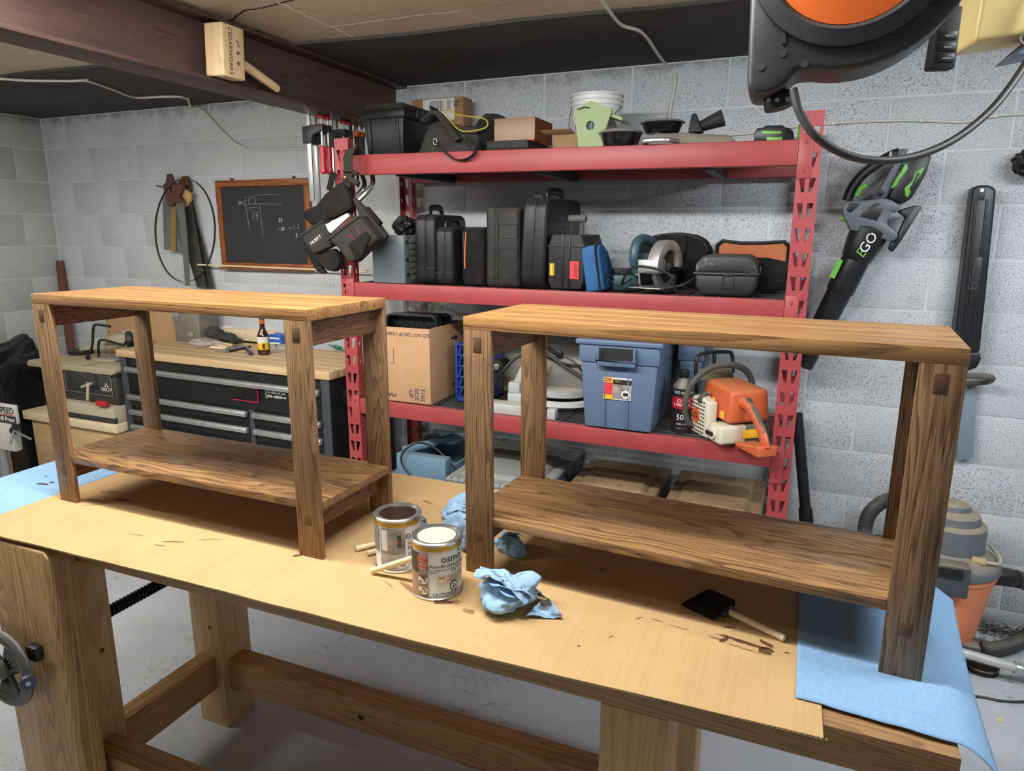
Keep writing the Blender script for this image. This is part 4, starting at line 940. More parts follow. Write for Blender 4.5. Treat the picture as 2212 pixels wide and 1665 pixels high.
# biggest case
t,w,d2,h = hardcase('largest black hard case, leaning, with a folding top handle', 1121, 1175, 424, -.58, .44, 'black_plastic', lean=2.6, r=.05, seam=.48, handle=False)
for k in range(9): MB().box(w/2-.002,-.06,h*.28+k*.017,w/2+.003,d2-.05,h*.28+k*.017+.008).build('side_rib', MT['black_plastic_clean'], t, bev=.0015)
MB().tube(smoothpath([(w*.1,-d2+.11,h-.012),(w*.1,-d2+.115,h+.018),(w*.1,-d2+.14,h+.028),(w*.1,-d2+.25,h+.028),(w*.1,-d2+.275,h+.018),(w*.1,-d2+.28,h-.012)],4),.012,8,flat=(1.3,.8)).build('handle', MT['black_plastic_clean'], t)
MB().box(w/2-.003,-d2+.12,h-.09,w/2+.004,-d2+.19,h-.06).build('latch', MT['black_plastic'], t, bev=.002)
for yy in (-d2+.03,): MB().box(-w*.18,yy,h-.006,w*.18,yy+.05,h+.006).build('latch', MT['black_dusty'], t, bev=.003)
# squat case with the yellow and red stickers
Yd = -.57; x0, x1 = at(1184,560,Y=Yd).x, at(1262,560,Y=Yd).x; cx = (x0+x1)/2; zb = Z2(cx); h = at(1225,507,Y=Yd).z-zb; w = x1-x0; dp = .26
t = thing('tool_case', 'squat black case with yellow and red stickers and a tube handle', 'case', (cx,Yd+dp/2,zb+.004), 0, 'tool cases on the middle shelf')
m = MB(); P = [(-w/2+.012,0),(w/2-.012,0),(w/2,.03),(w/2,h-.045),(w/2-.014,h-.004),(-w/2+.014,h-.004),(-w/2,h-.045),(-w/2,.03)]
m.prism(P, -dp/2, dp/2, 'xz').build('body', MT['black_dusty'], t, bev=.006)
for xx in (-.014,.014): MB().box(xx-.004,-dp/2-.004,.006,xx+.004,dp/2,h-.002).build('clasp_rail', MT['black_plastic'], t, bev=.002)
MB().box(-w/2-.002,-dp/2-.003,h-.050,w/2+.002,dp/2+.003,h-.045).build('lid_seam', MT['black_plastic_clean'], t, bev=.001)
plain('sticker_yellow', (228,180,36), .5, var=.05); plain('sticker_red', (220,52,58), .5, var=.04)
yl = MB().prism(rrect(-w/2+.008,.052,-w/2+.026,.098,.002,2), -dp/2-.0012, -dp/2+.001,'xz').build('yellow_sticker', MT['sticker_yellow'], t)
text('print','DEWALT',.0095,MT['ink'],yl,Matrix.Translation((-w/2+.020,-dp/2-.0014,.075)) @ Matrix.Rotation(R_(-90),4,'Y') @ Matrix.Rotation(R_(180),4,'Y'))
rs_ = MB().prism(rrect(.018,.040,.054,.108,.002,2), -dp/2-.0052, -dp/2-.003,'xz').build('red_sticker', MT['sticker_red'], t)
for k in range(18): MB().box(.034,-dp/2-.0058,.046+k*.0031,.049,-dp/2-.0050,.046+k*.0031+.0010+.0008*(k%3==1)).build('bar', MT['ink'], rs_, smooth=False)
MB().lathe([(.0095,-.035),(.0145,-.035),(.0145,.035),(.0095,.035)], 20, TR(.006,-.01,h+.058,ry=90)).build('handle_tube', plain('grey_grip',(92,90,84),.7,var=.1,dust=.4), t)
for xx in (-.020,.032): MB().box(xx-.003,-.012,h-.004,xx+.003,-.008,h+.048).build('handle_stay', MT['black_plastic'], t)
# blue soft case
xb0 = at(1264,580,Y=-.59).x; zb = Z2(xb0)
plain('blue_fabric', (46,92,140), .75, var=.15, vs_=14, bump=.3, bs=300, dust=.2, dcol=(120,140,160), spec=.25)
t = thing('soft_case', 'blue zipped soft case leaning beside the squat case', 'case', (xb0+.040,-.5,zb), 0, 'tool cases on the middle shelf', ry=-9)
def sp_(w2, g): return [(-.09+g,0),(.10-g,0),(.115-g,.02),(.10-g,.075),(.05-g,.145),(.0,.175-g),(-.05,.182-g),(-.08+g,.172-g),(-.09+g,.15)]
MB().prism(sp_(0,.004), -.036, .036, 'yz').build('body', MT['blue_fabric'], t, bev=.012, seg=3)
MB().ring(sp_(0,.000), sp_(0,.006), .018, .026, 'yz').build('zipper', MT['black_fabric'], t)
# circular saw
c = at(1420,615,Z=Z2(-.95)); plain('saw_grey', (168,166,160), .4, .5, var=.08, dust=.25); plain('teal', (48,78,86), .45, var=.1, dust=.15); plain('blade', (70,68,66), .4, .7, var=.2, vs_=40)
t = thing('circular_saw', 'circular saw with a silver guard and teal handle', 'saw', (at(1432,600,Y=-.50).x,-.50,Z2(-.95)), 72)
cz = .098
G0 = arc((0,cz),.098,-5,195,22)+arc((0,cz),.060,195,-5,18)
MB().prism(G0, -.030, .012, 'xz').build('upper_guard', MT['saw_grey'], t, bev=.004)
MB().prism(arc((0,cz),.098,-5,195,22), .010, .014, 'xz').build('guard_back', MT['saw_grey'], t)
MB().cyl((0,-.009,cz),(0,-.012,cz),.090,n=40).build('blade', MT['blade'], t)
MB().prism(arc((0,cz),.096,185,330,18)+arc((0,cz),.062,330,185,16), -.020, -.002, 'xz').build('lower_guard', plain('guard_dark',(104,104,104),.4,.4,var=.1,dust=.2), t, bev=.003)
MB().cyl((0,-.013,cz),(0,-.024,cz),.016,n=20).build('arbor', MT['steel'], t, bev=.002)
MB().cyl((0,.014,cz+.01),(0,.115,cz+.01),.042,.038,24).build('motor', MT['teal'], t, bev=.004)
MB().tube(smoothpath([(-.05,.085,cz-.02),(-.075,.085,cz+.03),(-.06,.085,cz+.085),(-.01,.085,cz+.10),(.05,.08,cz+.085),(.075,.08,cz+.04)],5),.019,10).build('handle', MT['teal'], t)
MB().box(-.13,-.055,.010,.14,-.052,.075,TR(0,0,0)).box(-.05,-.052,.04,.045,.0,.10).build('bracket', MT['galv'], t, bev=.003) if False else MB().box(-.105,-.034,.075,-.045,.05,.125).build('bracket', MT['galv'], t, bev=.003)
MB().box(-.10,-.045,.018,.10,.09,.021).build('base_plate', MT['galv'], t, bev=.001)
cp = smoothpath([(-.06,.10,.05),(-.10,.12,.03),(-.16,.03,.10),(-.13,-.09,.08),(-.09,-.11,.012),(.02,-.12,.010),(.09,-.05,.012),(.12,.04,.03)],7)
MB().tube(cp,.0045,8).build('cord', MT['black_rubber'], t)
MB().tube(smoothpath([(-.09,.02,.012),(-.05,-.09,.03),(.02,-.12,.055),(.06,-.16,.085)],6),.005,8).build('cord', MT['black_rubber'], t)
t2 = thing('battery_pack', 'dark teal cordless tool lying between blue case and saw', 'tool', (at(1350,600,Y=-.47).x,-.47,Z2(-1.1)), 20)
MB().box(-.05,-.03,0,.05,.04,.062).build('body', MT['teal'], t2, bev=.012); MB().box(-.045,-.028,.062,.03,.03,.085).build('grille', MT['black_dusty'], t2, bev=.006); MB().tube(smoothpath([(-.05,-.035,.05),(-.09,-.05,.07),(-.05,-.07,.03),(.02,-.07,.006),(.05,-.04,.006)],5),.003,6).build('cord', MT['black_rubber'], t2)
# black holdall, orange pouch, rounded case
Yh = -.30; P = xz([(1382,618),(1378,560),(1380,527),(1392,514),(1425,505),(1460,502),(1495,507),(1518,518),(1530,540),(1534,618)], Yh); zb = Z2(P[0][0]); P = [(x,max(z,zb)) for x,z in P]
t = thing('holdall', 'black fabric holdall bag behind the circular saw', 'bag', ((P[0][0]+P[-1][0])/2,Yh+.09,zb))
wm(t).prism(P, Yh, Yh+.17, 'xz').build('body', MT['black_fabric'], t, bev=.018, seg=3)
wm(t).tube([(x,Yh+.002,max(z-.006,zb+.01)) for x,z in smoothpath([(p[0],0,p[1]) for p in P[1:-1]],3) and [(q.x,q.z) for q in smoothpath([Vector((p[0],0,p[1])) for p in P[1:-1]],3)]], .004, 6).build('piping', MT['black_plastic'], t)
for u,v0,v1 in ((1415,512,532),(1478,510,545)): wm(t).tube(smoothpath([at(u-3,v0,Y=Yh-.004),at(u,v0+14,Y=Yh-.008),at(u-4,v1,Y=Yh-.008)],4),.013,6,flat=(1,.2),up=Vector((0,1,0))).build('strap', MT['black_fabric'], t)
wm(t).tube(smoothpath([at(1478,540,Y=Yh-.010),at(1474,552,Y=Yh-.016),at(1460,557,Y=Yh-.016),at(1440,556,Y=Yh-.012)],4),.006,6).build('carry_handle', MT['black_fabric'], t)
Yo = -.33; P = xz([(1543,560),(1548,528),(1560,519),(1600,524),(1650,524),(1695,521),(1707,530),(1706,570),(1700,628),(1545,628)], Yo); zb = Z2(P[0][0]); P = [(x,max(z,zb)) for x,z in P]
plain('rust_fabric', (168,100,66), .85, var=.12, bump=.4, bs=400, dust=.1, spec=.15)
t = thing('tool_pouch_bag', 'black zip bag with a rust orange top panel', 'bag', ((P[0][0]+P[6][0])/2,Yo+.08,zb))
wm(t).prism(P, Yo, Yo+.15, 'xz').build('body', MT['black_fabric'], t, bev=.016, seg=3)
Q = xz([(1552,572),(1554,532),(1564,524),(1600,529),(1650,529),(1692,526),(1700,534),(1697,565),(1660,557),(1620,556)], Yo-.001)
wm(t).prism(Q, Yo-.004, Yo+.006, 'xz').build('rust_panel', MT['rust_fabric'], t, bev=.002)
wm(t).tube([Vector((x,Yo+.002,z)) for x,z in xz([(1545,600),(1543,560),(1548,528),(1560,519),(1600,524),(1650,524),(1695,521),(1707,530),(1706,570),(1700,605),(1640,610),(1560,608)], Yo)], .005, 6, closed=True).build('piping', MT['black_plastic_clean'], t)
Yr = -.56; x0, x1 = at(1499,600,Y=Yr).x, at(1636,600,Y=Yr).x; zb = Z2(x0); zt = at(1568,551,Y=Yr).z; zm = at(1568,593,Y=Yr).z
plain('worn_black', (30,31,34), .5, var=.2, vs_=12, bump=.2, bs=150, spk=((112,110,106),9,.60), dust=.3, dcol=(130,124,112))
t = thing('rounded_case', 'worn black rounded plastic case in front of the orange bag', 'case', ((x0+x1)/2,Yr+.09,zb))
wm(t).prism([(x0+.025,zb),(x1-.025,zb),(x1-.006,zb+.03),(x1,zm),(x0,zm),(x0+.006,zb+.03)], Yr+.004, Yr+.18, 'xz').build('tub', MT['worn_black'], t, bev=.012, seg=3)
wm(t).prism([(x0,zm+.003),(x1,zm+.003),(x1-.004,zm+.035),(x1-.016,zt-.012),(x1-.035,zt),(x0+.035,zt),(x0+.016,zt-.012),(x0+.004,zm+.035)], Yr+.004, Yr+.18, 'xz').build('lid', MT['worn_black'], t, bev=.012, seg=3)
wbox(t,x0-.004,Yr-.001,zm-.003,x1+.004,Yr+.185,zm+.006,'rim','worn_black',.003)
xc = (x0+x1)/2+.01; wm(t).ring(rrect(xc-.020,zb+.028,xc+.020,zm-.002,.006,2), rrect(xc-.017,zb+.031,xc+.017,zm-.005,.005,2), Yr-.003, Yr+.006).build('latch', MT['worn_black'], t)
wm(t).tube([(x1+.004,Yr+.05,zm+.014+.008*math.cos(R_(a)))if 0 else (x1+.006,Yr+.05+.008*math.sin(R_(a)),zm+.020+.008*math.cos(R_(a))) for a in range(0,360,30)],.0018,6,closed=True).build('ring', MT['steel'], t)
# ================================================================== lower shelf and below
Z3 = lambda x: shz(2,x)+.0015
plain('carton_tan', (188,148,108), .8, var=.06, vs_=14, bump=.1, bs=200); plain('navy_ink', (38,48,78), .6, var=.05)
Yk = -.585; x0, x1 = at(800,800,Y=Yk).x, at(929,800,Y=Yk).x; zb = Z3(x0); zt = at(925,711,Y=Yk).z; yb_ = Yk+.33
t = thing('moving_carton', 'tan cardboard moving box with upside-down navy printing', 'box', ((x0+x1)/2,Yk+.16,zb))
th = .004
for q in ((x0,Yk,zb,x1,Yk+th,zt),(x0,yb_-th,zb,x1,yb_,zt),(x0,Yk+th,zb,x0+th,yb_-th,zt),(x1-th,Yk+th,zb,x1,yb_-th,zt),(x0,Yk,zb,x1,yb_,zb+th)): wbox(t,*q,'panel','carton_tan',.0008)
Lc = Vector(t.location)
def ptxt(s, size, x, z, rot, par=t): return text('print', s, size, MT['navy_ink'], par, Matrix.Translation(Vector((x,Yk-.0006,z))-Lc) @ Matrix.Rotation(R_(rot),4,'Y'))
p = at(875,722,Y=Yk); ptxt('DO NOT DROP \u2022 KEEP FROM', .022, p.x-.02, p.z, 180)
p = at(900,852,Y=Yk); ptxt('THIS\nSIDE\nUP', .030, p.x, p.z, 90)
p = at(852,852,Y=Yk); ptxt('MA', .030, p.x-.01, p.z, 180)
a, b = at(850,750,Y=Yk), at(843,784,Y=Yk); m = wm(t); m.box(a.x-.001,Yk-.001,b.z,a.x+.001,Yk+.001,a.z).box(a.x-.02,Yk-.001,b.z-.001,a.x+.001,Yk+.001,b.z+.001); m.build('corner_mark', MT['navy_ink'], t)
for zz in (.80,.16):
    m = wm(t); z = zb+(zt-zb)*zz; m.prism([(Yk+.20,z-.005),(Yk+.24,z-.005),(Yk+.24,z-.014),(Yk+.27,z),(Yk+.24,z+.014),(Yk+.24,z+.005),(Yk+.20,z+.005)], x1-.0005, x1+.0008, 'yz'); m.build('arrow_mark', MT['navy_ink'], t)
text('print', '4 GALLONS', .018, MT['navy_ink'], t, Matrix.Translation(Vector((x1+.0006,Yk+.25,zb+.13))-Lc) @ Matrix.Rotation(R_(90),4,'Z') @ Matrix.Rotation(R_(-90),4,'Y'))
zt2 = at(890,676,Y=Yk+.12).z
for k in range(2):
    tr = thing('seed_tray', ['black plastic tray standing up in the moving box','second black plastic tray behind it in the moving box'][k], 'tray', ((x0+x1)/2+.015,Yk+.08+k*.09,zb+.01), 0, 'trays in the carton')
    w_ = (x1-x0)/2-.022; h_ = zt2-zb-.01-k*.006
    MB().ring(rrect(-w_,0,w_,h_,.03,4), rrect(-w_+.012,.012,w_-.012,h_-.012,.022,4), 0, .055, 'xz').build('rim', MT['black_plastic_clean'], tr, bev=.002)
    MB().prism(rrect(-w_+.010,.010,w_-.010,h_-.010,.022,4), .045, .05, 'xz').build('floor', MT['black_plastic_clean'], tr)
    for j in range(4): MB().beam((-w_+.02+j*.05,.035,h_-.03),(-w_+.05+j*.05,.035,h_-.06),.003,.012,Vector((0,1,0))).build('ridge', MT['black_plastic'], tr)
tn = NT('clear_film'); tn.set(Base_Color=S(196,198,196), Roughness=.22, Transmission_Weight=.35, IOR=1.2, Alpha=.75); tn.bump(tn.noise(tn.obj(), 24, 5, .7), .8, .01); MT['film'] = tn.m
xa, xb_ = at(840,680,Y=-.2).x, at(1045,690,Y=-.2).x
t = thing('plastic_film', 'crumpled clear plastic film behind the moving box', 'film', ((xa+xb_)/2,-.2,Z3(-1.6)))
def film(u, v):
    x = xa+(xb_-xa)*u; z = Z3(x)+.01+(.44-.10*u)*v; n = mn.noise(Vector((x*9,z*9,3)))+.6*(1-2*abs(mn.noise(Vector((x*16,z*16,7)))))
    return Vector((x+.01*n, -.17+.05*n-.05*v, z+.012*n*v))
wm(t).grid(film, 46, 36).build('film', MT['film'], t)
# blue crate
plain('crate_blue', (34,62,128), .45, var=.08, dust=.1)
x0, x1 = at(982,800,Y=-.45).x, at(1050,800,Y=-.45).x; zb = Z3(x0); zt = at(990,742,Y=-.45).z
t = thing('lattice_crate', 'blue lattice plastic crate beside the moving box', 'crate', ((x0+x1)/2,-.35,zb))
wbox(t,x0,-.45,zb,x0+.014,-.25,zt,'corner_panel','crate_blue',.003); wbox(t,x1-.014,-.45,zb,x1,-.25,zt,'corner_panel','crate_blue',.003); wbox(t,x0,-.26,zb,x1,-.25,zt,'back_panel','crate_blue',.002)
wbox(t,x0,-.45,zb,x1,-.25,zb+.012,'base','crate_blue',.002)
for k in range(6):
    z = zb+.012+k*(zt-zb-.02)/5; wbox(t,x0+.014,-.45,z,x1-.014,-.442,z+.008,'slat','crate_blue',.001)
    if k < 5:
        for j in range(4): wm(t).beam((x0+.02+j*.03,-.446,z+.004),(x0+.035+j*.03,-.446,z+.004+(zt-zb-.02)/5),.006,.008).build('lattice_bar', MT['crate_blue'], t)
# mitre saw
plain('saw_cast', (176,180,178), .5, .1, var=.08, dust=.5, dcol=(190,178,150)); plain('dusty_motor', (150,136,108), .7, var=.25, vs_=30, dust=.6, dcol=(182,168,136))
sx, sy = -1.24, -.40; zb = Z3(sx)
t = thing('mitre_saw', 'grey compound mitre saw seen between the console legs', 'saw', (sx,sy,zb))
wm(t).box(at(1050,880,Y=-.575).x,-.575,zb,at(1160,880,Y=-.575).x,-.50,zb+.045).build('base_wing', MT['saw_cast'], t, bev=.006)
wm(t).box(at(1181,890,Y=-.575).x,-.575,zb,at(1199,890,Y=-.575).x,-.53,zb+.045).build('base_foot', MT['saw_cast'], t, bev=.004)
wm(t).lathe([(.14,0),(.145,.004),(.145,.030),(.13,.034),(.0001,.034)], 48, Matrix.Translation((sx+.03,-.30,zb+.055)), sy=.95).build('turntable', MT['saw_cast'], t)
wm(t).lathe([(.165,0),(.17,.003),(.17,.022),(.15,.026),(.145,.0)], 48, Matrix.Translation((sx+.035,-.31,zb+.022)), sy=.95).build('scale_ring', MT['white_plastic'], t)
a, b = at(1096,840,Y=-.50), at(1124,840,Y=-.50); zc = at(1100,848,Y=-.5).z; zd = at(1120,790,Y=-.5).z
wm(t).box(a.x,-.50,zb+.02,a.x+.13,-.43,zc).build('fence_block', MT['saw_cast'], t, bev=.004)
wm(t).box(a.x+.002,-.498,zc,a.x+.055,-.45,zc+.045).build('clamp_tower', MT['saw_cast'], t, bev=.004)
wm(t).prism([(a.x+.02,zc+.045),(a.x+.13,zc+.045),(a.x+.13,zd+.02),(a.x+.055,zd)], -.48,-.45,'xz').build('fence_wing', MT['saw_cast'], t, bev=.003)
wm(t).cyl((sx-.08,-.36,zb+.17),(sx-.02,-.30,zb+.17),.045,.045,24).build('motor', MT['dusty_motor'], t, bev=.006)
wm(t).ell((sx-.07,-.40,zb+.16),(.03,.03,.05)).build('motor_cap', MT['dusty_motor'], t)
tn = NT('cloudy_guard'); tn.set(Base_Color=S(190,186,176), Roughness=.2, Transmission_Weight=.6, IOR=1.15); MT['guard_clear'] = tn.m
c = at(1196,820,Y=-.34)
wm(t).prism(arc((c.x+.02,c.z-.02),.125,-12,192,28), -.345, -.31, 'xz').build('blade_guard', MT['guard_clear'], t, bev=.004)
wm(t).cyl((c.x+.02,-.330,c.z-.02),(c.x+.02,-.327,c.z-.02),.105,n=40).build('blade', MT['steel'], t)
p = at(1207,766,Y=-.36); wm(t).cyl((p.x,-.36,p.z),(p.x,-.345,p.z),.018,n=24).build('depth_wheel', MT['black_plastic_clean'], t, bev=.003)
wm(t).tube(smoothpath([at(1165,750,Y=-.33),at(1185,752,Y=-.34),at(1200,764,Y=-.35)],5),.009,8).build('link_arm', MT['black_steel'], t)
wm(t).tube(smoothpath([at(1070,825,Y=-.42),at(1088,800,Y=-.42),at(1112,775,Y=-.40),at(1150,760,Y=-.38),at(1185,768,Y=-.37),at(1215,788,Y=-.37),at(1262,818,Y=-.37)],6),.0075,8).build('power_cord', MT['black_rubber'], t)
wm(t).tube(smoothpath([at(1180,770,Y=-.36),at(1215,785,Y=-.36),at(1255,790,Y=-.36)],6),.005,8).build('power_cord', MT['black_rubber'], t)
p = at(1078,790,Y=-.40); wm(t).cyl((p.x,-.42,p.z),(p.x,-.33,p.z),.028,n=20).build('pivot', MT['black_steel'], t, bev=.004); wm(t).cyl((p.x,-.422,p.z),(p.x,-.430,p.z),.014,n=20).build('pivot_knob', MT['steel'], t, bev=.002)
P = xz([(1060,860),(1262,860),(1262,728),(1060,728)], -.10)
t = thing('backing_board', 'pale grey board leaning on the wall behind the mitre saw', 'board', ((P[0][0]+P[1][0])/2,-.10,Z3(-1.3)))
plain('dusty_board', (172,168,156), .8, var=.1, vs_=8, dust=.3); wbox(t,P[0][0],-.11,Z3(-1.3),P[1][0],-.098,P[2][1]+.03,'board','dusty_board',.001)
P = xz([(1150,850),(1265,856)], -.22)
t = thing('wood_strip', 'pale wooden strip lying behind the mitre saw', 'wood', ((P[0][0]+P[1][0])/2,-.15,Z3(-1.1)))
wbox(t,P[0][0]-.25,-.165,Z3(-1.2),P[1][0]+.0,-.125,at(1200,826,Y=-.165).z,'strip','birch',.002)
# blue-grey totes
plain('tote_blue', (92,112,138), .45, var=.07, vs_=6, bump=.05, bs=150, spk=((150,160,166),16,.72), dust=.12)
def tote(label, x0, x1, y0, y1, zb, zt, lid=True):
    t = thing('storage_tote', label, 'bin', ((x0+x1)/2,(y0+y1)/2,zb)); e = .022; r = wm(t)
    r.hexa([(x0+e,y0+e*.6,zb),(x1-e,y0+e*.6,zb),(x1-e,y1-e,zb),(x0+e,y1-e,zb),(x0+.004,y0+.002,zt-.09),(x1-.004,y0+.002,zt-.09),(x1-.004,y1-.004,zt-.09),(x0+.004,y1-.004,zt-.09)]).build('tub', MT['tote_blue'], t, bev=.012)
    wbox(t,x0-.003,y0-.005,zt-.092,x1+.003,y1+.003,zt-.012,'collar','tote_blue',.010)
    wbox(t,x0-.014,y0-.016,zt-.020,x1+.014,y1+.014,zt,'rim','tote_blue',.006)
    return t
x0, x1 = at(1250,850,Y=-.62).x, at(1421,850,Y=-.62).x; zt = at(1330,735,Y=-.62).z; zb = Z3(x0)+.002
t = tote('blue-grey storage tote with a printed product label on the lower shelf', x0, x1, -.62, -.12, zb, zt); Lc = Vector(t.location)
for xx in (x0+.105,x1-.115): wbox(t,xx-.003,-.6185,zb+.012,xx+.003,-.61,zt-.09,'panel_edge','tote_blue',.002)
p0, p1 = at(1292,748,Y=-.63), at(1374,800,Y=-.63)
m = wm(t); m.prism([(p0.x,p0.z),(p1.x,p0.z),(p1.x-.008,p1.z+.03),(p0.x+.008,p1.z+.03)], -.645, -.62,'xz'); 
hb = wm(t).box(p0.x,-.655,p1.z+.012,p1.x,-.618,p1.z+.030).box(p0.x,-.655,p1.z+.030,p0.x+.010,-.618,p0.z-.002).box(p1.x-.010,-.655,p1.z+.030,p1.x,-.618,p0.z-.002).build('handle', MT['tote_blue'], t, bev=.004)
wbox(t,p0.x+.012,-.6262,p1.z+.032,p1.x-.012,-.6245,p0.z-.004,'handle_recess','black_paint',0)
for k in range(7): wbox(t,p0.x+.012+k*(p1.x-p0.x-.024)/7,-.6575,p1.z+.014,p0.x+.016+k*(p1.x-p0.x-.024)/7,-.654,p1.z+.029,'grip_rib','tote_blue',.001)
p0, p1 = at(1305,813,Y=-.6135), at(1363,866,Y=-.6135); Yl = -.6130
def lab(u0,v0,u1,v1,mat,lift,nm): 
    X = lambda u: p0.x+(p1.x-p0.x)*u; Zz = lambda v: p0.z+(p1.z-p0.z)*v
    y = Yl-.004-lift; return wm(t).box(X(u0),y-.0003,Zz(v1),X(u1),y+.0003,Zz(v0)).build(nm, MT[mat], lb_ if nm != 'product_label' else t, smooth=False)
lb_ = None; lb_ = lab(0,0,1,1,'paper',0,'product_label')
lab(0,0,.33,.25,'sticker_yellow',.0006,'label_block'); lab(0,.24,.33,.78,'sticker_red',.0006,'label_block'); lab(0,.77,.33,1,'sticker_yellow',.0006,'label_block'); lab(.34,.08,1,.30,'ink',.0006,'label_block'); lab(.34,.30,.98,.96,'print_room',.0006,'label_picture'); lab(.40,.62,.64,.86,'ink_grey',.0010,'label_picture'); lab(.04,.06,.29,.18,'ink_red',.0010,'label_badge')
wm(t).lathe([(.0001,0),(.016,0),(.016,.0006),(.0001,.0006)], 20, Matrix.Translation((p0.x+(p1.x-p0.x)*.80,Yl-.0055,p0.z+(p1.z-p0.z)*.72)) @ Matrix.Rotation(R_(90),4,'X')).build('label_circle', MT['paper'], lb_); lab(.72,.66,.90,.80,'ink',.0022,'label_picture')
text('print','Rubbermaid',.0055,MT['ink_white'],lb_,Matrix.Translation(Vector((p0.x+(p1.x-p0.x)*.165,Yl-.0056,p0.z+(p1.z-p0.z)*.12))-Lc)); text('print','BRUTE',.007,MT['sticker_yellow'],lb_,Matrix.Translation(Vector((p0.x+(p1.x-p0.x)*.52,Yl-.0052,p0.z+(p1.z-p0.z)*.16))-Lc))
x0b = x1+.03; t = tote('second blue-grey tote pushed back behind the oil bottle', x1+.022, at(1520,800,Y=-.33).x, -.33, -.06, Z3(-.6)+.002, zt-.02)
# oil bottle
c = at(1474,925,Z=Z3(-.63)); zb = Z3(-.63); Yv = -.50; c = at(1475,870,Y=Yv); r = .041; h = at(1480,830,Y=Yv).z-zb; hh = at(1480,799,Y=Yv).z-zb
t = thing('oil_bottle', 'black fuel mix bottle with a red label band beside the tote', 'bottle', (c.x,Yv,zb), 12)
plain('bottle_black', (36,34,36), .3, var=.15, spk=((110,104,96),14,.66)); plain('band_red', (176,30,40), .4, var=.05)
MB().lathe([(r*.94,0),(r,.004),(r,.02),(r*.97,.022),(r,.025),(r,h-.012)], 36).build('body', MT['bottle_black'], t); MB().lathe([(r,h-.012),(r*.96,h),(r*.42,h+(hh-h)*.45),(r*.40,h+(hh-h)*.5)], 36).build('shoulder', plain('bottle_grey',(120,112,100),.5,.3,var=.15,dust=.4), t)
MB().lathe([(r*.46,h+(hh-h)*.48),(r*.46,hh),(r*.3,hh)], 24).build('cap', MT['black_plastic_clean'], t, bev=.001)
cpatch(r,-80,80,h*.52,h*.76,'red_band',MT['band_red'],t,.0005,16)
def otext(s,size,z,mat): text('print',s,size,MT[mat],t,Matrix.Translation((0,-r-.0007,z)),bend=r,ext=.0002)
otext('CLEAN\n& PROTECT',.0165,h*.645,'ink_white'); otext('RED ARMOR',.0145,h*.86,'ink_white'); otext('50:1',.030,h*.34,'ink_white'); otext('FUEL + OIL',.009,h*.20,'ink_white')
# chainsaw
plain('saw_orange', (200,94,50), .42, var=.08, vs_=10, dust=.3, dcol=(206,160,118)); plain('saw_cream', (214,206,184), .5, var=.06, dust=.25, dcol=(170,156,128)); plain('saw_grip', (72,70,66), .6, var=.12, dust=.35, dcol=(140,130,112))
p = at(1572,880,Y=-.50); zb = Z3(-.45)
t = thing('chainsaw', 'orange and cream chainsaw at the right end of the lower shelf', 'chainsaw', (p.x,-.49,zb), 128)
MB().box(-.13,-.10,.006,.12,.075,.075).build('crankcase', plain('saw_dark',(96,94,88),.55,var=.15,dust=.4), t, bev=.008)
MB().hexa([(-.135,-.095,.085),(.085,-.095,.085),(.085,.075,.085),(-.135,.080,.085),(-.125,-.085,.205),(.075,-.085,.215),(.075,.060,.215),(-.125,.070,.205)]).build('top_cover', MT['saw_orange'], t, bev=.016, seg=3)
st_ = MB(); P = [(-.055,.012),(.060,.012),(.095,.045),(.100,.095),(.070,.150),(.020,.165),(-.055,.150)]; st_.prism(P, .076, .118, 'xz'); st_ = st_.build('starter_cover', MT['saw_cream'], t, bev=.008, seg=3)
for j in range(9):
    for k in range(8):
        x, z = -.025+k*.0135, .026+j*.0145
        if (x-.030)**2+(z-.082)**2 < .030**2 or x > .082-.0012*abs(j-4)*4 or (z > .13 and x > .05): continue
        MB().box(x-.0045,.1172,z-.0028,x+.0045,.1188,z+.0028).build('vent_slot', MT['black_paint'], st_, smooth=False)
bd = MB().lathe([(.0001,0),(.026,0),(.026,.0012),(.0001,.0012)], 28, TR(.030,.1182,.082,rx=-90), sx=1, sy=1.2).build('badge', plain('badge_orange',(198,92,40),.5,var=.05), st_)
text('badge_print','STIHL\nMS 250',.013,MT['ink'],bd,Matrix.Translation((.030,.1200,.082)) @ Matrix.Rotation(R_(180),4,'Z'))
MB().cyl((-.085,.050,.045),(-.085,.122,.045),.030,.026,20).build('fuel_tank', MT['saw_cream'], t, bev=.005); MB().box(-.135,.0,.008,-.055,.112,.078).build('tank_body', MT['saw_cream'], t, bev=.012, seg=3)
MB().box(-.105,.118,.035,-.060,.130,.052,TR(0,0,0)).build('starter_grip', MT['black_rubber'], t, bev=.005)
MB().tube(smoothpath([(.045,.105,.03),(.055,.135,.05),(.060,.150,.11),(.055,.135,.19),(.045,.07,.255),(.04,-.02,.270),(.04,-.09,.245),(.04,-.125,.19),(.03,-.12,.10)],6),.0125,10).build('front_handle', MT['saw_grip'], t)
MB().tube(smoothpath([(.105,.075,.15),(.115,.080,.25),(.12,.060,.30),(.12,-.05,.305),(.12,-.08,.29),(.115,-.085,.22)],5),.0075,8).build('hand_guard', MT['black_plastic'], t); MB().beam((.12,.0,.302),(.11,.0,.22),.014,.010,Vector((0,1,0))).build('guard_stay', MT['black_plastic'], t, bev=.002); MB().prism([(-.085,.20),(.085,.20),(.07,.245),(-.07,.245)], .10,.112,'yz').build('brake_plate', plain('khaki',(128,122,96),.6,var=.1,dust=.4), t, bev=.003)
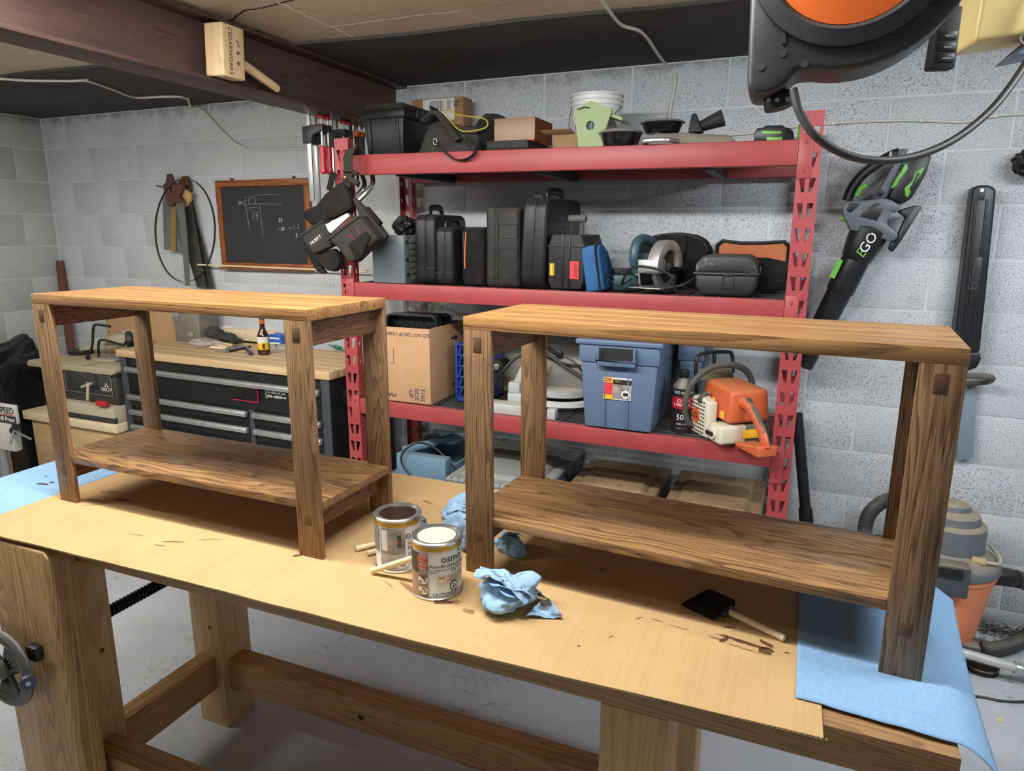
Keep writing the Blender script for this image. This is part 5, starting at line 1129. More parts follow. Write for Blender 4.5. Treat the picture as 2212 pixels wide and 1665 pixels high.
MB().tube(smoothpath([(-.12,.03,.165),(-.16,.02,.155),(-.205,.015,.120),(-.245,.012,.070),(-.262,.010,.030)],6),.0165,10,flat=(.8,1.1)).build('rear_handle', MT['saw_orange'], t); MB().tube(smoothpath([(-.15,.02,.172),(-.205,.014,.136),(-.250,.011,.080)],5),.0125,8,flat=(.8,.7)).build('rear_grip', MT['saw_grip'], t)
MB().prism([(-.275,.002),(-.135,.002),(-.135,.018),(-.225,.030),(-.270,.040)], -.03,.05,'xz').build('hand_plate', MT['saw_orange'], t, bev=.006)
MB().lathe([(.0001,0),(.017,0),(.014,.012),(.0001,.013)],16,TR(-.128,.005,.165,ry=-80)).build('filter_knob', MT['saw_grip'], t)
for (x,z,w_,h_,mt) in ((-.02,.145,.022,.030,'sticker_yellow'),(-.085,.110,.024,.026,'sticker_yellow'),(.02,.165,.018,.018,'ink_grey')): MB().box(x-w_/2,.0760,z-h_/2,x+w_/2,.0800-(z-.085)*.09+.001,z+h_/2).build('sticker', MT[mt], t, bev=.001)
MB().box(-.142,-.05,.03,-.138,.02,.062).build('warning_plate', MT['sticker_yellow'], t, bev=.0005)
MB().box(.12,-.075,.03,.20,-.055,.075).build('bar_cover', MT['black_steel'], t, bev=.003)
MB().beam((.015,.085,.165),(.0,.125,.145),.020,.026).build('air_lever', MT['saw_grip'], t, bev=.004)
# ---- on the floor under the rack
plain('tote_tan', (152,130,98), .6, var=.18, vs_=5, dust=.5, dcol=(142,118,80)); plain('lid_dirty', (146,122,90), .7, var=.3, vs_=5, bump=.2, bs=40, spk=((104,80,50),11,.56)); plain('tote_slate', (112,126,140), .5, var=.1, vs_=5, dust=.35, dcol=(140,132,116)); plain('lid_slate', (132,138,142), .55, var=.15, vs_=4, dust=.35, dcol=(150,140,118))
def lidded(label, x0, x1, y0, y1, zt, body, lid, grooves=0):
    t = thing('lidded_tote', label, 'bin', ((x0+x1)/2,(y0+y1)/2,0)); e = .03
    wm(t).hexa([(x0+e,y0+e,0),(x1-e,y0+e,0),(x1-e,y1-e,0),(x0+e,y1-e,0),(x0+.012,y0+.012,zt-.03),(x1-.012,y0+.012,zt-.03),(x1-.012,y1-.012,zt-.03),(x0+.012,y1-.012,zt-.03)]).build('tub', MT[body], t, bev=.01)
    l = wbox(t,x0,y0,zt-.032,x1,y1,zt-.008,'lid',lid,.012,seg=3)
    wm(t).hexa([(x0+.045,y0+.05,zt-.009),(x1-.045,y0+.05,zt-.009),(x1-.045,y1-.05,zt-.009),(x0+.045,y1-.05,zt-.009),(x0+.065,y0+.07,zt+.012),(x1-.065,y0+.07,zt+.012),(x1-.065,y1-.07,zt+.012),(x0+.065,y1-.07,zt+.012)]).build('raised_panel', MT[lid], l, bev=.008, seg=3)
    for k in range(grooves): wbox(t,x0+.03+k*(x1-x0-.06)/grooves,y0-.003,zt-.030,x0+.034+k*(x1-x0-.06)/grooves,y0+.03,zt-.006,'lid_rib',lid,.001,par=l)
    return t
lidded('slate grey lidded tote under the lower shelf behind the right console', -1.62,-1.17,-.66,-.03,.555,'tote_slate','lid_slate',12)
lidded('dirty tan-lidded tote under the shelf, left of two', -1.135,-.745,-.52,-.035,.515,'tote_slate','lid_dirty')
lidded('dirty tan-lidded tote under the shelf, right of two, by the rack post', -.705,-.325,-.55,-.035,.515,'tote_tan','lid_dirty')
lidded('low grey tote standing under the blue tool box', -2.03,-1.65,-.58,-.06,.455,'tote_slate','tote_slate')
x0, x1 = at(856,1000,Y=-.56).x, at(962,1000,Y=-.56).x; zb = .469
plain('toolbox_blue', (104,134,154), .5, var=.1, dust=.25, dcol=(150,146,130))
t = thing('open_tool_box', 'pale blue tool box with a black cable over it below the shelf', 'toolbox', ((x0+x1)/2,-.42,zb)); za = at(900,985,Y=-.56).z
wbox(t,x0,-.56,zb,x1,-.50,za,'front_wall','toolbox_blue',.006); wbox(t,x0,-.22,zb,x1,-.19,za+.02,'back_wall','toolbox_blue',.006); wbox(t,x0,-.50,zb,x0+.035,-.22,za+.01,'side_wall','toolbox_blue',.006); wbox(t,x1-.01,-.50,zb,x1,-.22,za-.05,'side_wall','toolbox_blue',.004); wbox(t,x0+.03,-.50,zb,x1-.01,-.22,zb+.01,'floor','toolbox_blue',.001)
wm(t).beam((x0+.02,-.53,za+.008),(x1+.03,-.20,za+.055),.035,.03).build('carry_bar', MT['toolbox_blue'], t, bev=.006)
wm(t).tube(smoothpath([at(890,1032,Y=-.575),at(868,1000,Y=-.575),at(872,975,Y=-.575),at(900,957,Y=-.55),at(930,962,Y=-.50),at(960,985,Y=-.50),at(985,1012,Y=-.52),at(1000,1020,Y=-.55)],6),.0045,8).build('cable', MT['black_rubber'], t)
# ================================================================== left side: tool chest, table saw, plastic sheeting
def atp(px, py, P0, N):
    d = fwd + r2*((px-1106)/CAMF) + u2*((832.5-py)/CAMF); return CAMP + d*((Vector(P0)-CAMP).dot(Vector(N))/d.dot(Vector(N)))
CO = Vector((-3.700,-.55,0)); CA = math.atan2(-.05,1.446); CL = 1.447; CD = .475; CZ = .95
cdir = Vector((math.cos(CA),math.sin(CA),0)); cnor = Vector((math.sin(CA),-math.cos(CA),0))
def cl(px, py):                       # pixel on the chest front -> chest-local (x, z)
    p = atp(px, py, CO, cnor); return ((p-CO).dot(cdir), p.z)
plain('chest_black', (26,26,27), .38, .2, var=.2, vs_=10, spk=((92,92,90),26,.66)); plain('chest_grey', (58,62,68), .42, var=.1, dust=.1)
plain('maple', (206,178,138), .5, var=.1, vs_=6); MAPLE = lambda: wood('maple_top','x',(214,186,144),(200,168,122),(170,132,86),rings=16,cross=9,along=.4,pores=.2,rough=.45,contrast=.5)
ch = thing('tool_chest', 'black tool chest with a maple top and long steel drawer pulls', 'tool chest', CO, math.degrees(CA))
nb = 6
for k in range(nb): MB().box(-.012,-.012+k*(CD+.012)/nb+.0002,CZ-.038,CL+.012,-.012+(k+1)*(CD+.012)/nb-.0002,CZ).build('top_strip', MAPLE(), ch, bev=.0015)
MB().box(0,.006,.12,CL,CD,CZ-.0385).build('carcass', MT['chest_black'], ch, bev=.004)
for xx in (.0,CL-.05): MB().box(xx,-.003,.12,xx+.05,.006,CZ-.04).build('stile', MT['chest_grey'], ch, bev=.002)
for xx in (.08,CL-.08):
    for yy in (.06,CD-.06): MB().cyl((xx-.02,yy,.055),(xx+.02,yy,.055),.055,n=20).build('caster', MT['black_rubber'], ch, bev=.006); MB().box(xx-.03,yy-.03,.09,xx+.03,yy+.03,.12).build('caster_plate', MT['steel'], ch)
def zz_(px,py): return cl(px,py)[1]
xm = cl(545.5,912)[0]
zA = zz_(262,793); zB = zz_(285,854); zC = zz_(288,886); zD = zz_(291,918)
rows = [(zA,[(.05,CL-.05)],.16)] + [(z,[(.05,xm-.018),(xm+.018,CL-.05)],.085) for z in (zB,zC,zD,zD-(zC-zD),zD-2*(zC-zD))]
for z, spans, hgt in rows:
    for a, b in spans:
        d = MB().box(a+.003,-.002,z-hgt+.028,b-.003,.008,z+.012).build('drawer', MT['chest_black'], ch, bev=.002)
        MB().prism([(-.026,-.014),(-.006,-.018),(-.002,.012),(-.018,.014),(-.028,.004)], a+.004, b-.004, 'yz').build('pull', MT['galv'], d, bev=.002)
        for e in d.children: e.location.z = z-.004
MB().box(xm-.017,-.003,.14,xm+.017,.007,zB+.018).build('divider', MT['chest_grey'], ch, bev=.002)
x, z = cl(467,793); MB().cyl((x,-.001,z+.002),(x,.01,z+.002),.011,n=18).build('lock', plain('brass',(176,160,112),.35,.8,var=.1), ch, bev=.001)
x, z = cl(690,858); MB().cyl((CL+.03,.10,CZ-.14),(CL+.03,.36,CZ-.14),.014,n=14).build('side_handle', MT['steel'], ch)
for yy in (.10,.36): MB().box(CL-.001,yy-.02,CZ-.18,CL+.04,yy+.02,CZ-.10).build('handle_mount', MT['chest_black'], ch, bev=.008)
# magnetic pouch and warning sign on the chest
(xa,za),(xb_,zb2) = cl(504,828), cl(562,870)
t = thing('magnetic_wristband', 'black wristband with red edging stuck to the tool chest', 'wristband', CO+cdir*xa+Vector((0,0,zb2)), math.degrees(CA)); w_, h_ = xb_-xa, za-zb2
plain('red_fabric', (170,40,52), .85, var=.1)
MB().box(0,-.016,0,w_,-.003,h_).build('red_edge', MT['red_fabric'], t, bev=.005); MB().box(.004,-.021,h_*.12,w_-.002,-.010,h_*.86).build('band', MT['black_fabric'], t, bev=.004); MB().box(w_*.22,-.027,h_*.22,w_*.52,-.018,h_*.92).build('flap', MT['black_fabric'], t, bev=.003)
(xa,za),(xb_,zb2) = cl(575,838), cl(668,872)
t = thing('warning_sign', 'small black sign with white lettering on the tool chest', 'sign', CO+cdir*xa+Vector((0,0,zb2)), math.degrees(CA)); w_, h_ = xb_-xa, za-zb2
MB().box(0,-.006,0,w_,-.0025,h_).build('plate', MT['black_plastic_clean'], t, bev=.001); MB().box(.0,-.0066,0,.002,-.0058,h_).build('edge', MT['ink_white'], t)
text('lettering','In case of Da\nthis vehicle w',.0215,MT['ink_white'],t,Matrix.Translation((.012,-.0065,h_*.5)),align='LEFT')
for zz in (.2,.86): MB().cyl((.010,-.0085,h_*zz),(.010,-.006,h_*zz),.006,n=14).build('stud', MT['ink_grey'], t)
# ---- things on the chest top
T0 = CZ
def on(px, py, z=T0): return at(px, py, Z=z)
p = on(571,765); tn = NT('amber_glass'); tn.set(Base_Color=S(58,26,12), Roughness=.08, Specular_IOR_Level=.7); MT['amber_glass'] = tn.m
t = thing('beer_bottle', 'brown glass bottle with a white and yellow label on the tool chest', 'bottle', p, 20); r = .031
hb_ = at(571,688,Y=p.y).z-T0
MB().lathe([(r*.9,0),(r,.004),(r,hb_*.50),(r*.92,hb_*.56),(r*.5,hb_*.70),(r*.42,hb_*.78),(r*.40,hb_*.97),(r*.46,hb_*.975),(r*.46,hb_),(r*.3,hb_)], 32).build('glass', MT['amber_glass'], t)
cpatch(r,-75,75,hb_*.15,hb_*.34,'label_yellow',MT['sticker_yellow'],t,.0004,16); cpatch(r,-75,75,hb_*.34,hb_*.50,'label_white',MT['paper'],t,.0004,16); cpatch(r,12,34,hb_*.17,hb_*.32,'label_dark',MT['ink'],t,.0008,5)
MB().lathe([(r*.42,hb_*.86),(r*.43,hb_*.87),(r*.43,hb_*.97),(r*.42,hb_*.98)],24).build('neck_foil', plain('foil_orange',(206,112,48),.4,.2,var=.1), t)
p = on(598,742); p2 = at(598,722,Y=p.y)
plain('box_blue', (36,98,186), .4, var=.06)
for k in range(2):
    t = thing('blue_carton', ['flat blue carton at the bottom beside the brown bottle','flat blue carton stacked on the other blue carton'][k], 'box', (p.x+.01+.004*k,p.y,T0+k*.0285), 8-6*k, 'blue cartons'); MB().box(-.055,-.04,0,.055,.04,.028).build('carton', MT['box_blue'], t, bev=.0015); MB().box(-.03,-.0404,.004,.04,-.0398,.014).build('stripe', MT['ink_white'], t)
p = on(596,728); r = .048
t = thing('wax_tin', 'yellow paste wax tin with a red diagonal stripe behind the blue cartons', 'can', (p.x+.01,p.y+.10,T0)); MB().lathe([(r*.96,0),(r,.003),(r,.10),(r*1.03,.101),(r*1.03,.112),(r*.97,.113),(.0001,.112)],36).build('tin', plain('wax_yellow',(214,186,40),.4,var=.06), t)
rr = t; MB().grid(lambda u,v: Vector(((r+.0005)*math.sin(-1.1+u*1.0+v*.0+.35*u), -(r+.0005)*math.cos(-1.1+u*1.35), .03+.065*u+(v-.5)*.03)), 14, 3).build('stripe', MT['band_red'], t)
text('print','Johnson',.022,MT['ink'],t,Matrix.Rotation(R_(14),4,'Z') @ Matrix.Translation((0,-r-.0006,.066)),bend=r,shear=.2); text('print','PASTE WAX',.013,MT['ink'],t,Matrix.Rotation(R_(16),4,'Z') @ Matrix.Translation((0,-r-.0006,.042)),bend=r)
# pale wooden slab at the back of the chest top, with cans
a, b = on(400,726), on(560,738); zs_ = at(410,704,Y=a.y).z
t = thing('wood_slab', 'thick pale wooden slab lying at the back of the chest top', 'wood', ((a.x+b.x)/2,a.y+.08,T0)); xa, xb_ = a.x, b.x+.12
wbox(t,xa,a.y,T0,xb_,a.y+.17,zs_,'slab','birch',.003)
def can(name,label,px,py,r,h,mat,lid='tin'):
    q = at(px,py,Y=a.y+.09); t = thing(name,label,'can',(q.x,q.y,zs_)); MB().lathe([(r*.97,0),(r,.002),(r,h-.004),(r*.96,h),(.0001,h-.002)],28).build('can',MT[mat],t); MB().lathe([(r*1.01,h-.008),(r*1.02,h-.004),(r*.98,h+.001),(r*.9,h)],28).build('rim',MT[lid],t); return t
plain('can_blue',(40,120,200),.35,var=.1)
can('spray_can','bright blue can on the pale wooden slab',454,704,.029,.095,'can_blue'); can('metal_can','bare metal can on the pale wooden slab',514,702,.030,.055,'steel')
q = at(540,700,Z=zs_); t = thing('paper_stack','loose white papers on the pale slab','paper',(q.x,a.y+.08,zs_),12); MB().box(-.07,-.05,0,.07,.05,.004).build('sheet',MT['paper'],t); MB().box(-.05,-.04,.004,.08,.06,.012,TR(0,0,0,rz=15)).build('sheet',MT['paper'],t)
# gloves, bagged tools, scraper, cap, glasses
p = on(470,742)
t = thing('work_gloves', 'dark grey work gloves lying on the tool chest', 'gloves', (p.x-.02,p.y+.06,T0))
plain('glove_grey',(58,58,58),.85,var=.2,bump=.4,bs=300)
gx, gy = p.x-.02, p.y+.06
lump(t,'cuff',MT['glove_grey'],(gx-.06,gy+.005,T0+.048),(.045,.045,.034),2.,.25,28,floor=T0+.001); lump(t,'palm',MT['glove_grey'],(gx+.02,gy,T0+.030),(.07,.045,.024),5.,.25,28,floor=T0+.001)
for k in range(4): wm(t).tube(smoothpath([(gx+.05,gy-.03+k*.018,T0+.03),(gx+.10,gy-.045+k*.02,T0+.028-.003*k),(gx+.145,gy-.055+k*.018,T0+.014)],4),.0115,8).build('finger',MT['glove_grey'],t)
p = on(430,748)
tn = NT('thin_bag'); tn.set(Base_Color=S(214,214,212), Roughness=.25, Alpha=.28); tn.bump(tn.noise(tn.obj(),40,4,.7),.8,.004); MT['thin_bag'] = tn.m
t = thing('plastic_bag', 'small clear plastic bag of tools beside the gloves', 'bag', (p.x+.04,p.y+.01,T0)); lump(t,'bag',MT['thin_bag'],(p.x+.04,p.y+.01,T0+.022),(.075,.05,.022),6.,.4,30,floor=T0+.0008)
for k,(u,v,u2_,v2) in enumerate(((462,738,502,746),(466,744,492,750),(454,750,488,752))):
    a_, b_ = on(u,v,T0+.009), on(u2_,v2,T0+.009); t = thing('chisel', ['pale-handled chisel lying farthest back beside the gloves','pale-handled chisel lying in the middle of the three','pale-handled chisel lying nearest the scraper'][k], 'chisel', a_, 0, 'chisels beside the gloves'); wm(t).tube([a_,a_.lerp(b_,.3),a_.lerp(b_,.7),b_],.008,10,rs=[.006,.0085,.008,.0065]).build('handle',MT['birch'],t); wm(t).cyl(b_,b_+(b_-a_)*.25,.0028,n=8).build('shank',MT['steel'],t)
P = [on(u,v,T0+.001) for u,v in ((464,760),(491,762),(541,750),(522,745),(500,748))]
t = thing('scraper', 'flat steel scraper blade on the front of the chest top', 'scraper', P[0]); m = wm(t); n_ = len(P); m._add(P+[q+Vector((0,0,.003)) for q in P],[tuple(range(n_-1,-1,-1)),tuple(range(n_,2*n_))]+[(i,(i+1)%n_,n_+(i+1)%n_,n_+i) for i in range(n_)]).build('blade',MT['steel'],t); m = wm(t).beam(P[1].lerp(P[2],.1)+Vector((0,0,.006)),P[2]+Vector((0,0,.006)),.012,.008).build('edge',MT['black_steel'],t,bev=.001)
a_, b_ = on(533,752,T0+.011), on(542,764,T0+.011); t = thing('bottle_cap', 'small dark blue plastic cap lying in front of the bottle', 'cap', a_); wm(t).cyl(a_,b_,.011,.010,16).build('cap',plain('cap_blue',(28,40,84),.25,var=.05),t,bev=.002)
p = on(598,757); t = thing('safety_glasses', 'clear safety glasses beside the brown bottle', 'glasses', (p.x,p.y,T0), 20); MT['lens'] = NT('clear_lens').m; ln = MT['lens'].node_tree.nodes['Principled BSDF']; ln.inputs['Roughness'].default_value=.05; ln.inputs['Alpha'].default_value=.35; ln.inputs['Base Color'].default_value=(.7,.72,.74,1)
for s in (-1,1): MB().grid(lambda u,v,s=s: Vector((s*.03+(u-.5)*.05,-.008*math.cos((u-.5)*2.5),.002+.036*v)),10,6).build('lens',MT['lens'],t,solid=.0015); MB().tube([(s*.056,0,.03),(s*.06,.05,.028),(s*.058,.10,.010)],.0022,6).build('temple',MT['ink_grey'],t)
p = on(722,752); t = thing('screwdriver', 'green-handled screwdriver on the right end of the chest top', 'screwdriver', (p.x,p.y,T0)); plain('green_grip',(44,120,88),.4,var=.08); wm(t).tube([(p.x,p.y,T0+.012),(p.x+.03,p.y-.02,T0+.012),(p.x+.08,p.y-.05,T0+.012)],.011,10,rs=[.008,.012,.010]).build('grip',MT['green_grip'],t); wm(t).cyl((p.x,p.y,T0+.012),(p.x-.09,p.y+.055,T0+.008),.003,n=8).build('shaft',MT['steel'],t)
# grey metal box and tall carton behind the table saw
plain('old_grey',(126,122,112),.6,.2,var=.2,vs_=20,dust=.3)
Yb_ = -.20; x0, x1 = at(376,700,Y=Yb_).x, at(430,700,Y=Yb_).x
t = thing('metal_box', 'old grey metal box with corner latches at the back of the chest', 'box', ((x0+x1)/2,Yb_+.06,T0)); zt = at(400,676,Y=Yb_).z
wbox(t,x0,Yb_,T0,x1,Yb_+.14,zt,'box','old_grey',.006); wbox(t,x0-.003,Yb_-.004,zt-.05,x0+.04,Yb_+.03,zt+.003,'corner_plate','galv',.002); wbox(t,(x0+x1)/2,Yb_-.006,T0+.03,(x0+x1)/2+.05,Yb_+.0,T0+.06,'latch','galv',.002)
x0, x1 = at(214,720,Y=-.12).x, at(372,720,Y=-.12).x; zt = at(300,688,Y=-.12).z
t = thing('flat_carton', 'large plain tan carton standing behind the chest and saw', 'box', ((x0+x1)/2,-.08,0)); wbox(t,x0,-.066,0,x1,-.03,zt+.04,'panel','carton_tan',.002); 
for k in range(6): wm(t).cyl((x0+.02,-.0668,zt-.08*k-.03),(x0+.02,-.064,zt-.08*k-.03),.006,n=10).build('hole',MT['black_paint'],t)
# ---- bench saw on its plywood stand
FS = -.60; sx0, sx1 = at(47,886,Y=FS).x, at(251,918,Y=FS).x; sz = .527
PLY = lambda: wood('birch_ply','x',(214,184,140),(200,166,118),(176,138,92),rings=14,cross=4,along=.8,pores=.15,rough=.6,contrast=.45)
t = thing('saw_stand', 'pale plywood stand under the bench saw', 'stand', ((sx0+sx1)/2,FS+.27,0)); wbox(t,sx0,FS,sz-.052,sx1,FS+.52,sz,'top','birch',.004) ; wm(t).box(sx0+.03,FS+.03,.09,sx1-.02,FS+.045,sz-.053).build('front_panel', PLY(), t, bev=.001); wm(t).box(sx0+.03,FS+.046,.09,sx0+.045,FS+.53,sz-.053).build('side_panel', PLY(), t, bev=.001); wm(t).box(sx1-.035,FS+.046,.09,sx1-.02,FS+.53,sz-.053).build('side_panel', PLY(), t, bev=.001)
for xx in (sx0+.06,sx1-.08):
    for yy in (FS+.08,FS+.46): wbox(t,xx-.03,yy-.03,0,xx+.03,yy+.03,.0895,'foot','birch',.003)
plain('saw_beige',(186,176,150),.55,var=.08,dust=.4,dcol=(190,176,146)); plain('saw_panel',(58,56,52),.55,var=.12,dust=.15); plain('saw_table',(180,168,140),.5,.15,var=.08,dust=.4,dcol=(190,172,138))
FT = -.575; tx0, tx1 = at(55,776,Y=FT).x, at(237,799,Y=FT).x+.045; tz = .838
t = thing('table_saw', 'old beige bench table saw with a black front panel', 'table saw', ((tx0+tx1)/2,FT+.25,sz))
wm(t).prism([(tx0,tz-.030),(tx0+.03,tz-.036),(tx1-.04,tz-.036),(tx1,tz-.016),(tx1,tz),(tx0+.02,tz)], FT, FT+.46, 'xz').build('table', MT['saw_table'], t, bev=.003)
for xx in (.33,.66): wbox(t,tx0+(tx1-tx0)*xx-.003,FT-.0005,tz-.002,tx0+(tx1-tx0)*xx+.003,FT+.46,tz+.0006,'mitre_slot','saw_panel',0)
q0, q1 = at(139,790,Y=FT+.03), at(246,858,Y=FT+.03); Yp = FT+.03
wbox(t,q0.x-.09,Yp,sz+.09,q1.x+.035,FT+.42,tz-.037,'body','saw_panel',.006)
wbox(t,q0.x-.004,Yp-.005,q1.z+.004,q1.x+.002,Yp,tz-.048,'front_panel','saw_panel',.002)
wm(t).ring(rrect(q0.x-.004,q1.z+.004,q1.x+.002,tz-.048,.004,2),rrect(q0.x,q1.z+.008,q1.x-.002,tz-.052,.003,2),Yp-.007,Yp-.004).build('panel_trim',MT['galv'],t)
wm(t).prism([(q0.x-.10,sz+.002),(q1.x+.05,sz+.002),(q1.x+.05,sz+.035),(q1.x+.038,sz+.095),(q0.x-.09,sz+.095),(q0.x-.10,sz+.04)], Yp-.05, FT+.42, 'xz').build('base', MT['saw_beige'], t, bev=.008)
wbox(t,q0.x-.102,Yp-.052,sz+.001,q1.x+.052,Yp-.03,sz+.034,'base_skirt','saw_panel',.004)
Ly = Vector(t.location)
pr = [at(u,v,Y=Yp-.006) for u,v in ((146,808),(152,818),(163,828),(176,834),(188,835))]; wm(t).tube(smoothpath(pr,5),.004,6,flat=(1,.4)).build('tilt_slot',MT['black_paint'],t)
pv = at(195,829,Y=Yp-.02); wm(t).cyl(pv+Vector((0,.015,0)),pv-Vector((0,.02,0)),.014,n=14).build('crank_hub',MT['galv'],t,bev=.002); wm(t).beam(at(190,832,Y=Yp-.045),at(189,865,Y=Yp-.055),.016,.010,Vector((0,1,0))).build('tilt_lever',MT['saw_beige'],t,bev=.003); wm(t).cyl(at(197,828,Y=Yp-.04),at(176,836,Y=Yp-.05),.008,n=10).build('crank_arm',MT['saw_beige'],t,bev=.002)
a_,b_ = at(205,806,Y=Yp-.006), at(213,841,Y=Yp-.006); wm(t).box(a_.x,Yp-.0075,b_.z,b_.x,Yp-.004,a_.z).build('height_slot',MT['black_paint'],t)
pd = at(231,842,Y=Yp-.006); text('maker_mark','DELTA',.030,MT['ink_white'],t,Matrix.Translation(Vector((pd.x,Yp-.0055,pd.z))-Ly)); 
for dx,dz in ((0,.030),(-.010,.018),(.010,.018)): wm(t).prism([(pd.x+dx-.006,pd.z+dz),(pd.x+dx+.006,pd.z+dz),(pd.x+dx,pd.z+dz+.010)],Yp-.0062,Yp-.005,'xz').build('triangle_mark',MT['ink_white'],t)
a_,b_ = at(214,866,Y=Yp-.05), at(236,877,Y=Yp-.05); wm(t).box(a_.x,Yp-.075,b_.z,b_.x,Yp-.048,a_.z+.005).build('red_switch',MT['ink_red'],t,bev=.004)
# loose saw parts lying on the saw table
p = at(176,764,Z=tz); t = thing('pulley_wheel','black disc wheel lying on the saw table','wheel',(p.x,p.y,tz+.0015)); MB().lathe([(.0001,0),(.066,0),(.07,.004),(.07,.020),(.062,.024),(.0001,.018)],32).build('disc',MT['black_plastic'],t); MB().cyl((0,0,.018),(0,0,.03),.012,n=12).build('hub',MT['galv'],t)
pts = [at(u,v,Y=-.42) for u,v in ((188,757),(197,755),(200,740),(201,715),(204,703),(212,701),(238,705))]; t = thing('bent_rod','bent black rod standing on the saw table','rod',(pts[0].x,-.42,tz)); pts[0].z = tz+.03; wm(t).tube(smoothpath(pts,4),.0075,8).build('rod',MT['black_dusty'],t); wm(t).cyl((pts[0].x,-.42,tz+.001),(pts[0].x,-.42,pts[0].z+.002),.012,n=10).build('foot',MT['black_dusty'],t)
pts = [at(u,v,Y=-.36) for u,v in ((212,760),(213,742),(220,734),(240,738),(262,744),(270,742),(278,722))]; t = thing('bent_rod','low bent rod with a black wheel beside the chest','rod',(pts[0].x,-.36,tz)); pts[0].z = tz+.003; wm(t).tube(smoothpath(pts,4),.0075,8).build('rod',MT['black_dusty'],t); q = at(281,725,Y=-.37); wm(t).cyl((q.x,-.40,q.z-.02),(q.x+.02,-.37,q.z-.02),.05,n=24).build('wheel',MT['black_rubber'],t,bev=.008)
P = xz([(172,752),(275,712),(290,715),(290,742),(250,752),(180,757)],-.30); t = thing('blade_guard','tan triangular blade guard on the saw table','guard',(P[0][0]+.1,-.30,tz)); P = [(x,max(z,tz+.001)) for x,z in P]; wm(t).prism(P,-.31,-.26,'xz').build('guard',MT['saw_beige'],t,bev=.004)
a_ = at(225,777,Z=tz); t = thing('saw_insert','flat grey throat plate lying on the saw table','plate',(a_.x+.02,a_.y,tz+.001)); MB().prism([(.09*math.cos(R_(k*20))*(1+.12*(k%2)),.045*math.sin(R_(k*20))*(1+.12*(k%2))) for k in range(18)],0,.007,'xy').build('plate',MT['saw_beige'],t,bev=.001); 
a_ = at(225,768,Z=tz+.03); t = thing('mitre_bar','flat grey metal bars stacked on the saw table','bar',(a_.x,a_.y+.03,tz+.009)); MB().box(-.10,-.012,0,.13,.012,.008,TR(0,0,0,rz=-14)).build('bar',MT['galv'],t,bev=.001); MB().box(-.06,.02,0,.13,.04,.008,TR(0,0,0,rz=6)).build('bar',MT['galv'],t,bev=.001)
for k,dx in enumerate((.01,.07)): MB().lathe([(.006,.008),(.006,.018),(.010,.020),(.010,.026),(.004,.027),(.004,.034),(.0001,.035)],12,TR(dx,.0,0)).build('stud',MT['steel'],t)
# red-brown plank leaning in the corner
plain('plank_brown',(112,66,56),.6,var=.2,vs_=14)
a_, b_ = at(128,563,Y=-.02), at(152,747,Y=-.06); d_ = (b_-a_).normalized(); foot = a_+d_*((a_.z-.004)/-d_.z); t = thing('leaning_plank','narrow red-brown plank leaning in the wall corner','plank',foot); wm(t).beam(a_,foot,.055,.022,Vector((0,1,0))).build('plank',MT['plank_brown'],t,bev=.002)
# black plastic sheeting heaped in front of the left wall
tn = NT('black_film'); co = tn.obj(); tn.set(Base_Color=S(22,23,27), Roughness=.28, Specular_IOR_Level=.6); tn.bump(tn.noise(co,7,4,.55,.6),.55,.03); MT['black_film'] = tn.m
t = thing('plastic_sheeting', 'black plastic sheeting heaped over things at the far left', 'sheeting', (-4.70,-.75,0))
def heap(u, v):
    x = -4.88+u*.325; y = -1.25+v*1.0
    hgt = .93*min(1,(1-abs(2*v-1.1)**3.0)) if v < 1 else 0
    e = max(0,min(1,(1-u)/.25)); k = max(0,min(1,v*6,(1-v)*9))
    z = max(.01,(.55+.42*v*(1-.25*u))*k*(e**.5))
    n = mn.noise(Vector((x*5,y*5,1)))*.05+(1-2*abs(mn.noise(Vector((x*9,y*4,3)))))*.035
    return Vector((min(max(x+n*.25,-4.878),-4.552), min(y+n*.3,-.235), max(.004,z+n*k)))
wm(t).grid(heap, 60, 60).build('sheet', MT['black_film'], t, ang=70)
# bench drill press at the left edge of the picture
q = at(16,895,Y=-1.05); dx_ = q.x
t = thing('drill_press', 'drill press head with a red and black label at the left edge', 'drill press', (dx_-.08,-.97,0))
zb_ = at(16,912,Y=-1.05).z; zt_ = at(16,878,Y=-1.05).z
xr_ = at(33,895,Y=-1.05).x
plain('press_grey',(186,184,176),.5,var=.08,dust=.2)
wbox(t,xr_-.28,-1.05,zb_-.004,xr_,-1.03,zt_+.01,'head','press_grey',.006); wbox(t,xr_-.27,-1.0515,zb_,xr_-.002,-1.0495,zb_+(zt_-zb_)*.42,'label_band','ink',0); wbox(t,xr_-.27,-1.0515,zb_+(zt_-zb_)*.46,xr_-.002,-1.0495,zb_+(zt_-zb_)*.5,'label_line','ink_red',0)
Lp = Vector(t.location); text('print','SPEED',(zt_-zb_)*.55,MT['ink'],t,Matrix.Translation(Vector((xr_-.006,-1.0525,zb_+(zt_-zb_)*.74))-Lp),align='RIGHT'); text('print','Drill Press',(zt_-zb_)*.40,MT['ink_white'],t,Matrix.Translation(Vector((xr_-.010,-1.0525,zb_+(zt_-zb_)*.21))-Lp),align='RIGHT')
wbox(t,xr_-.26,-1.045,zb_-.16,xr_-.06,-1.0,zb_-.005,'gearbox','press_grey',.01); wm(t).cyl((dx_-.14,-1.02,.03),(dx_-.14,-1.02,zb_-.16),.03,n=16).build('column',MT['steel'],t); wbox(t,dx_-.24,-1.12,0,dx_-.02,-.92,.03,'foot','press_grey',.006)
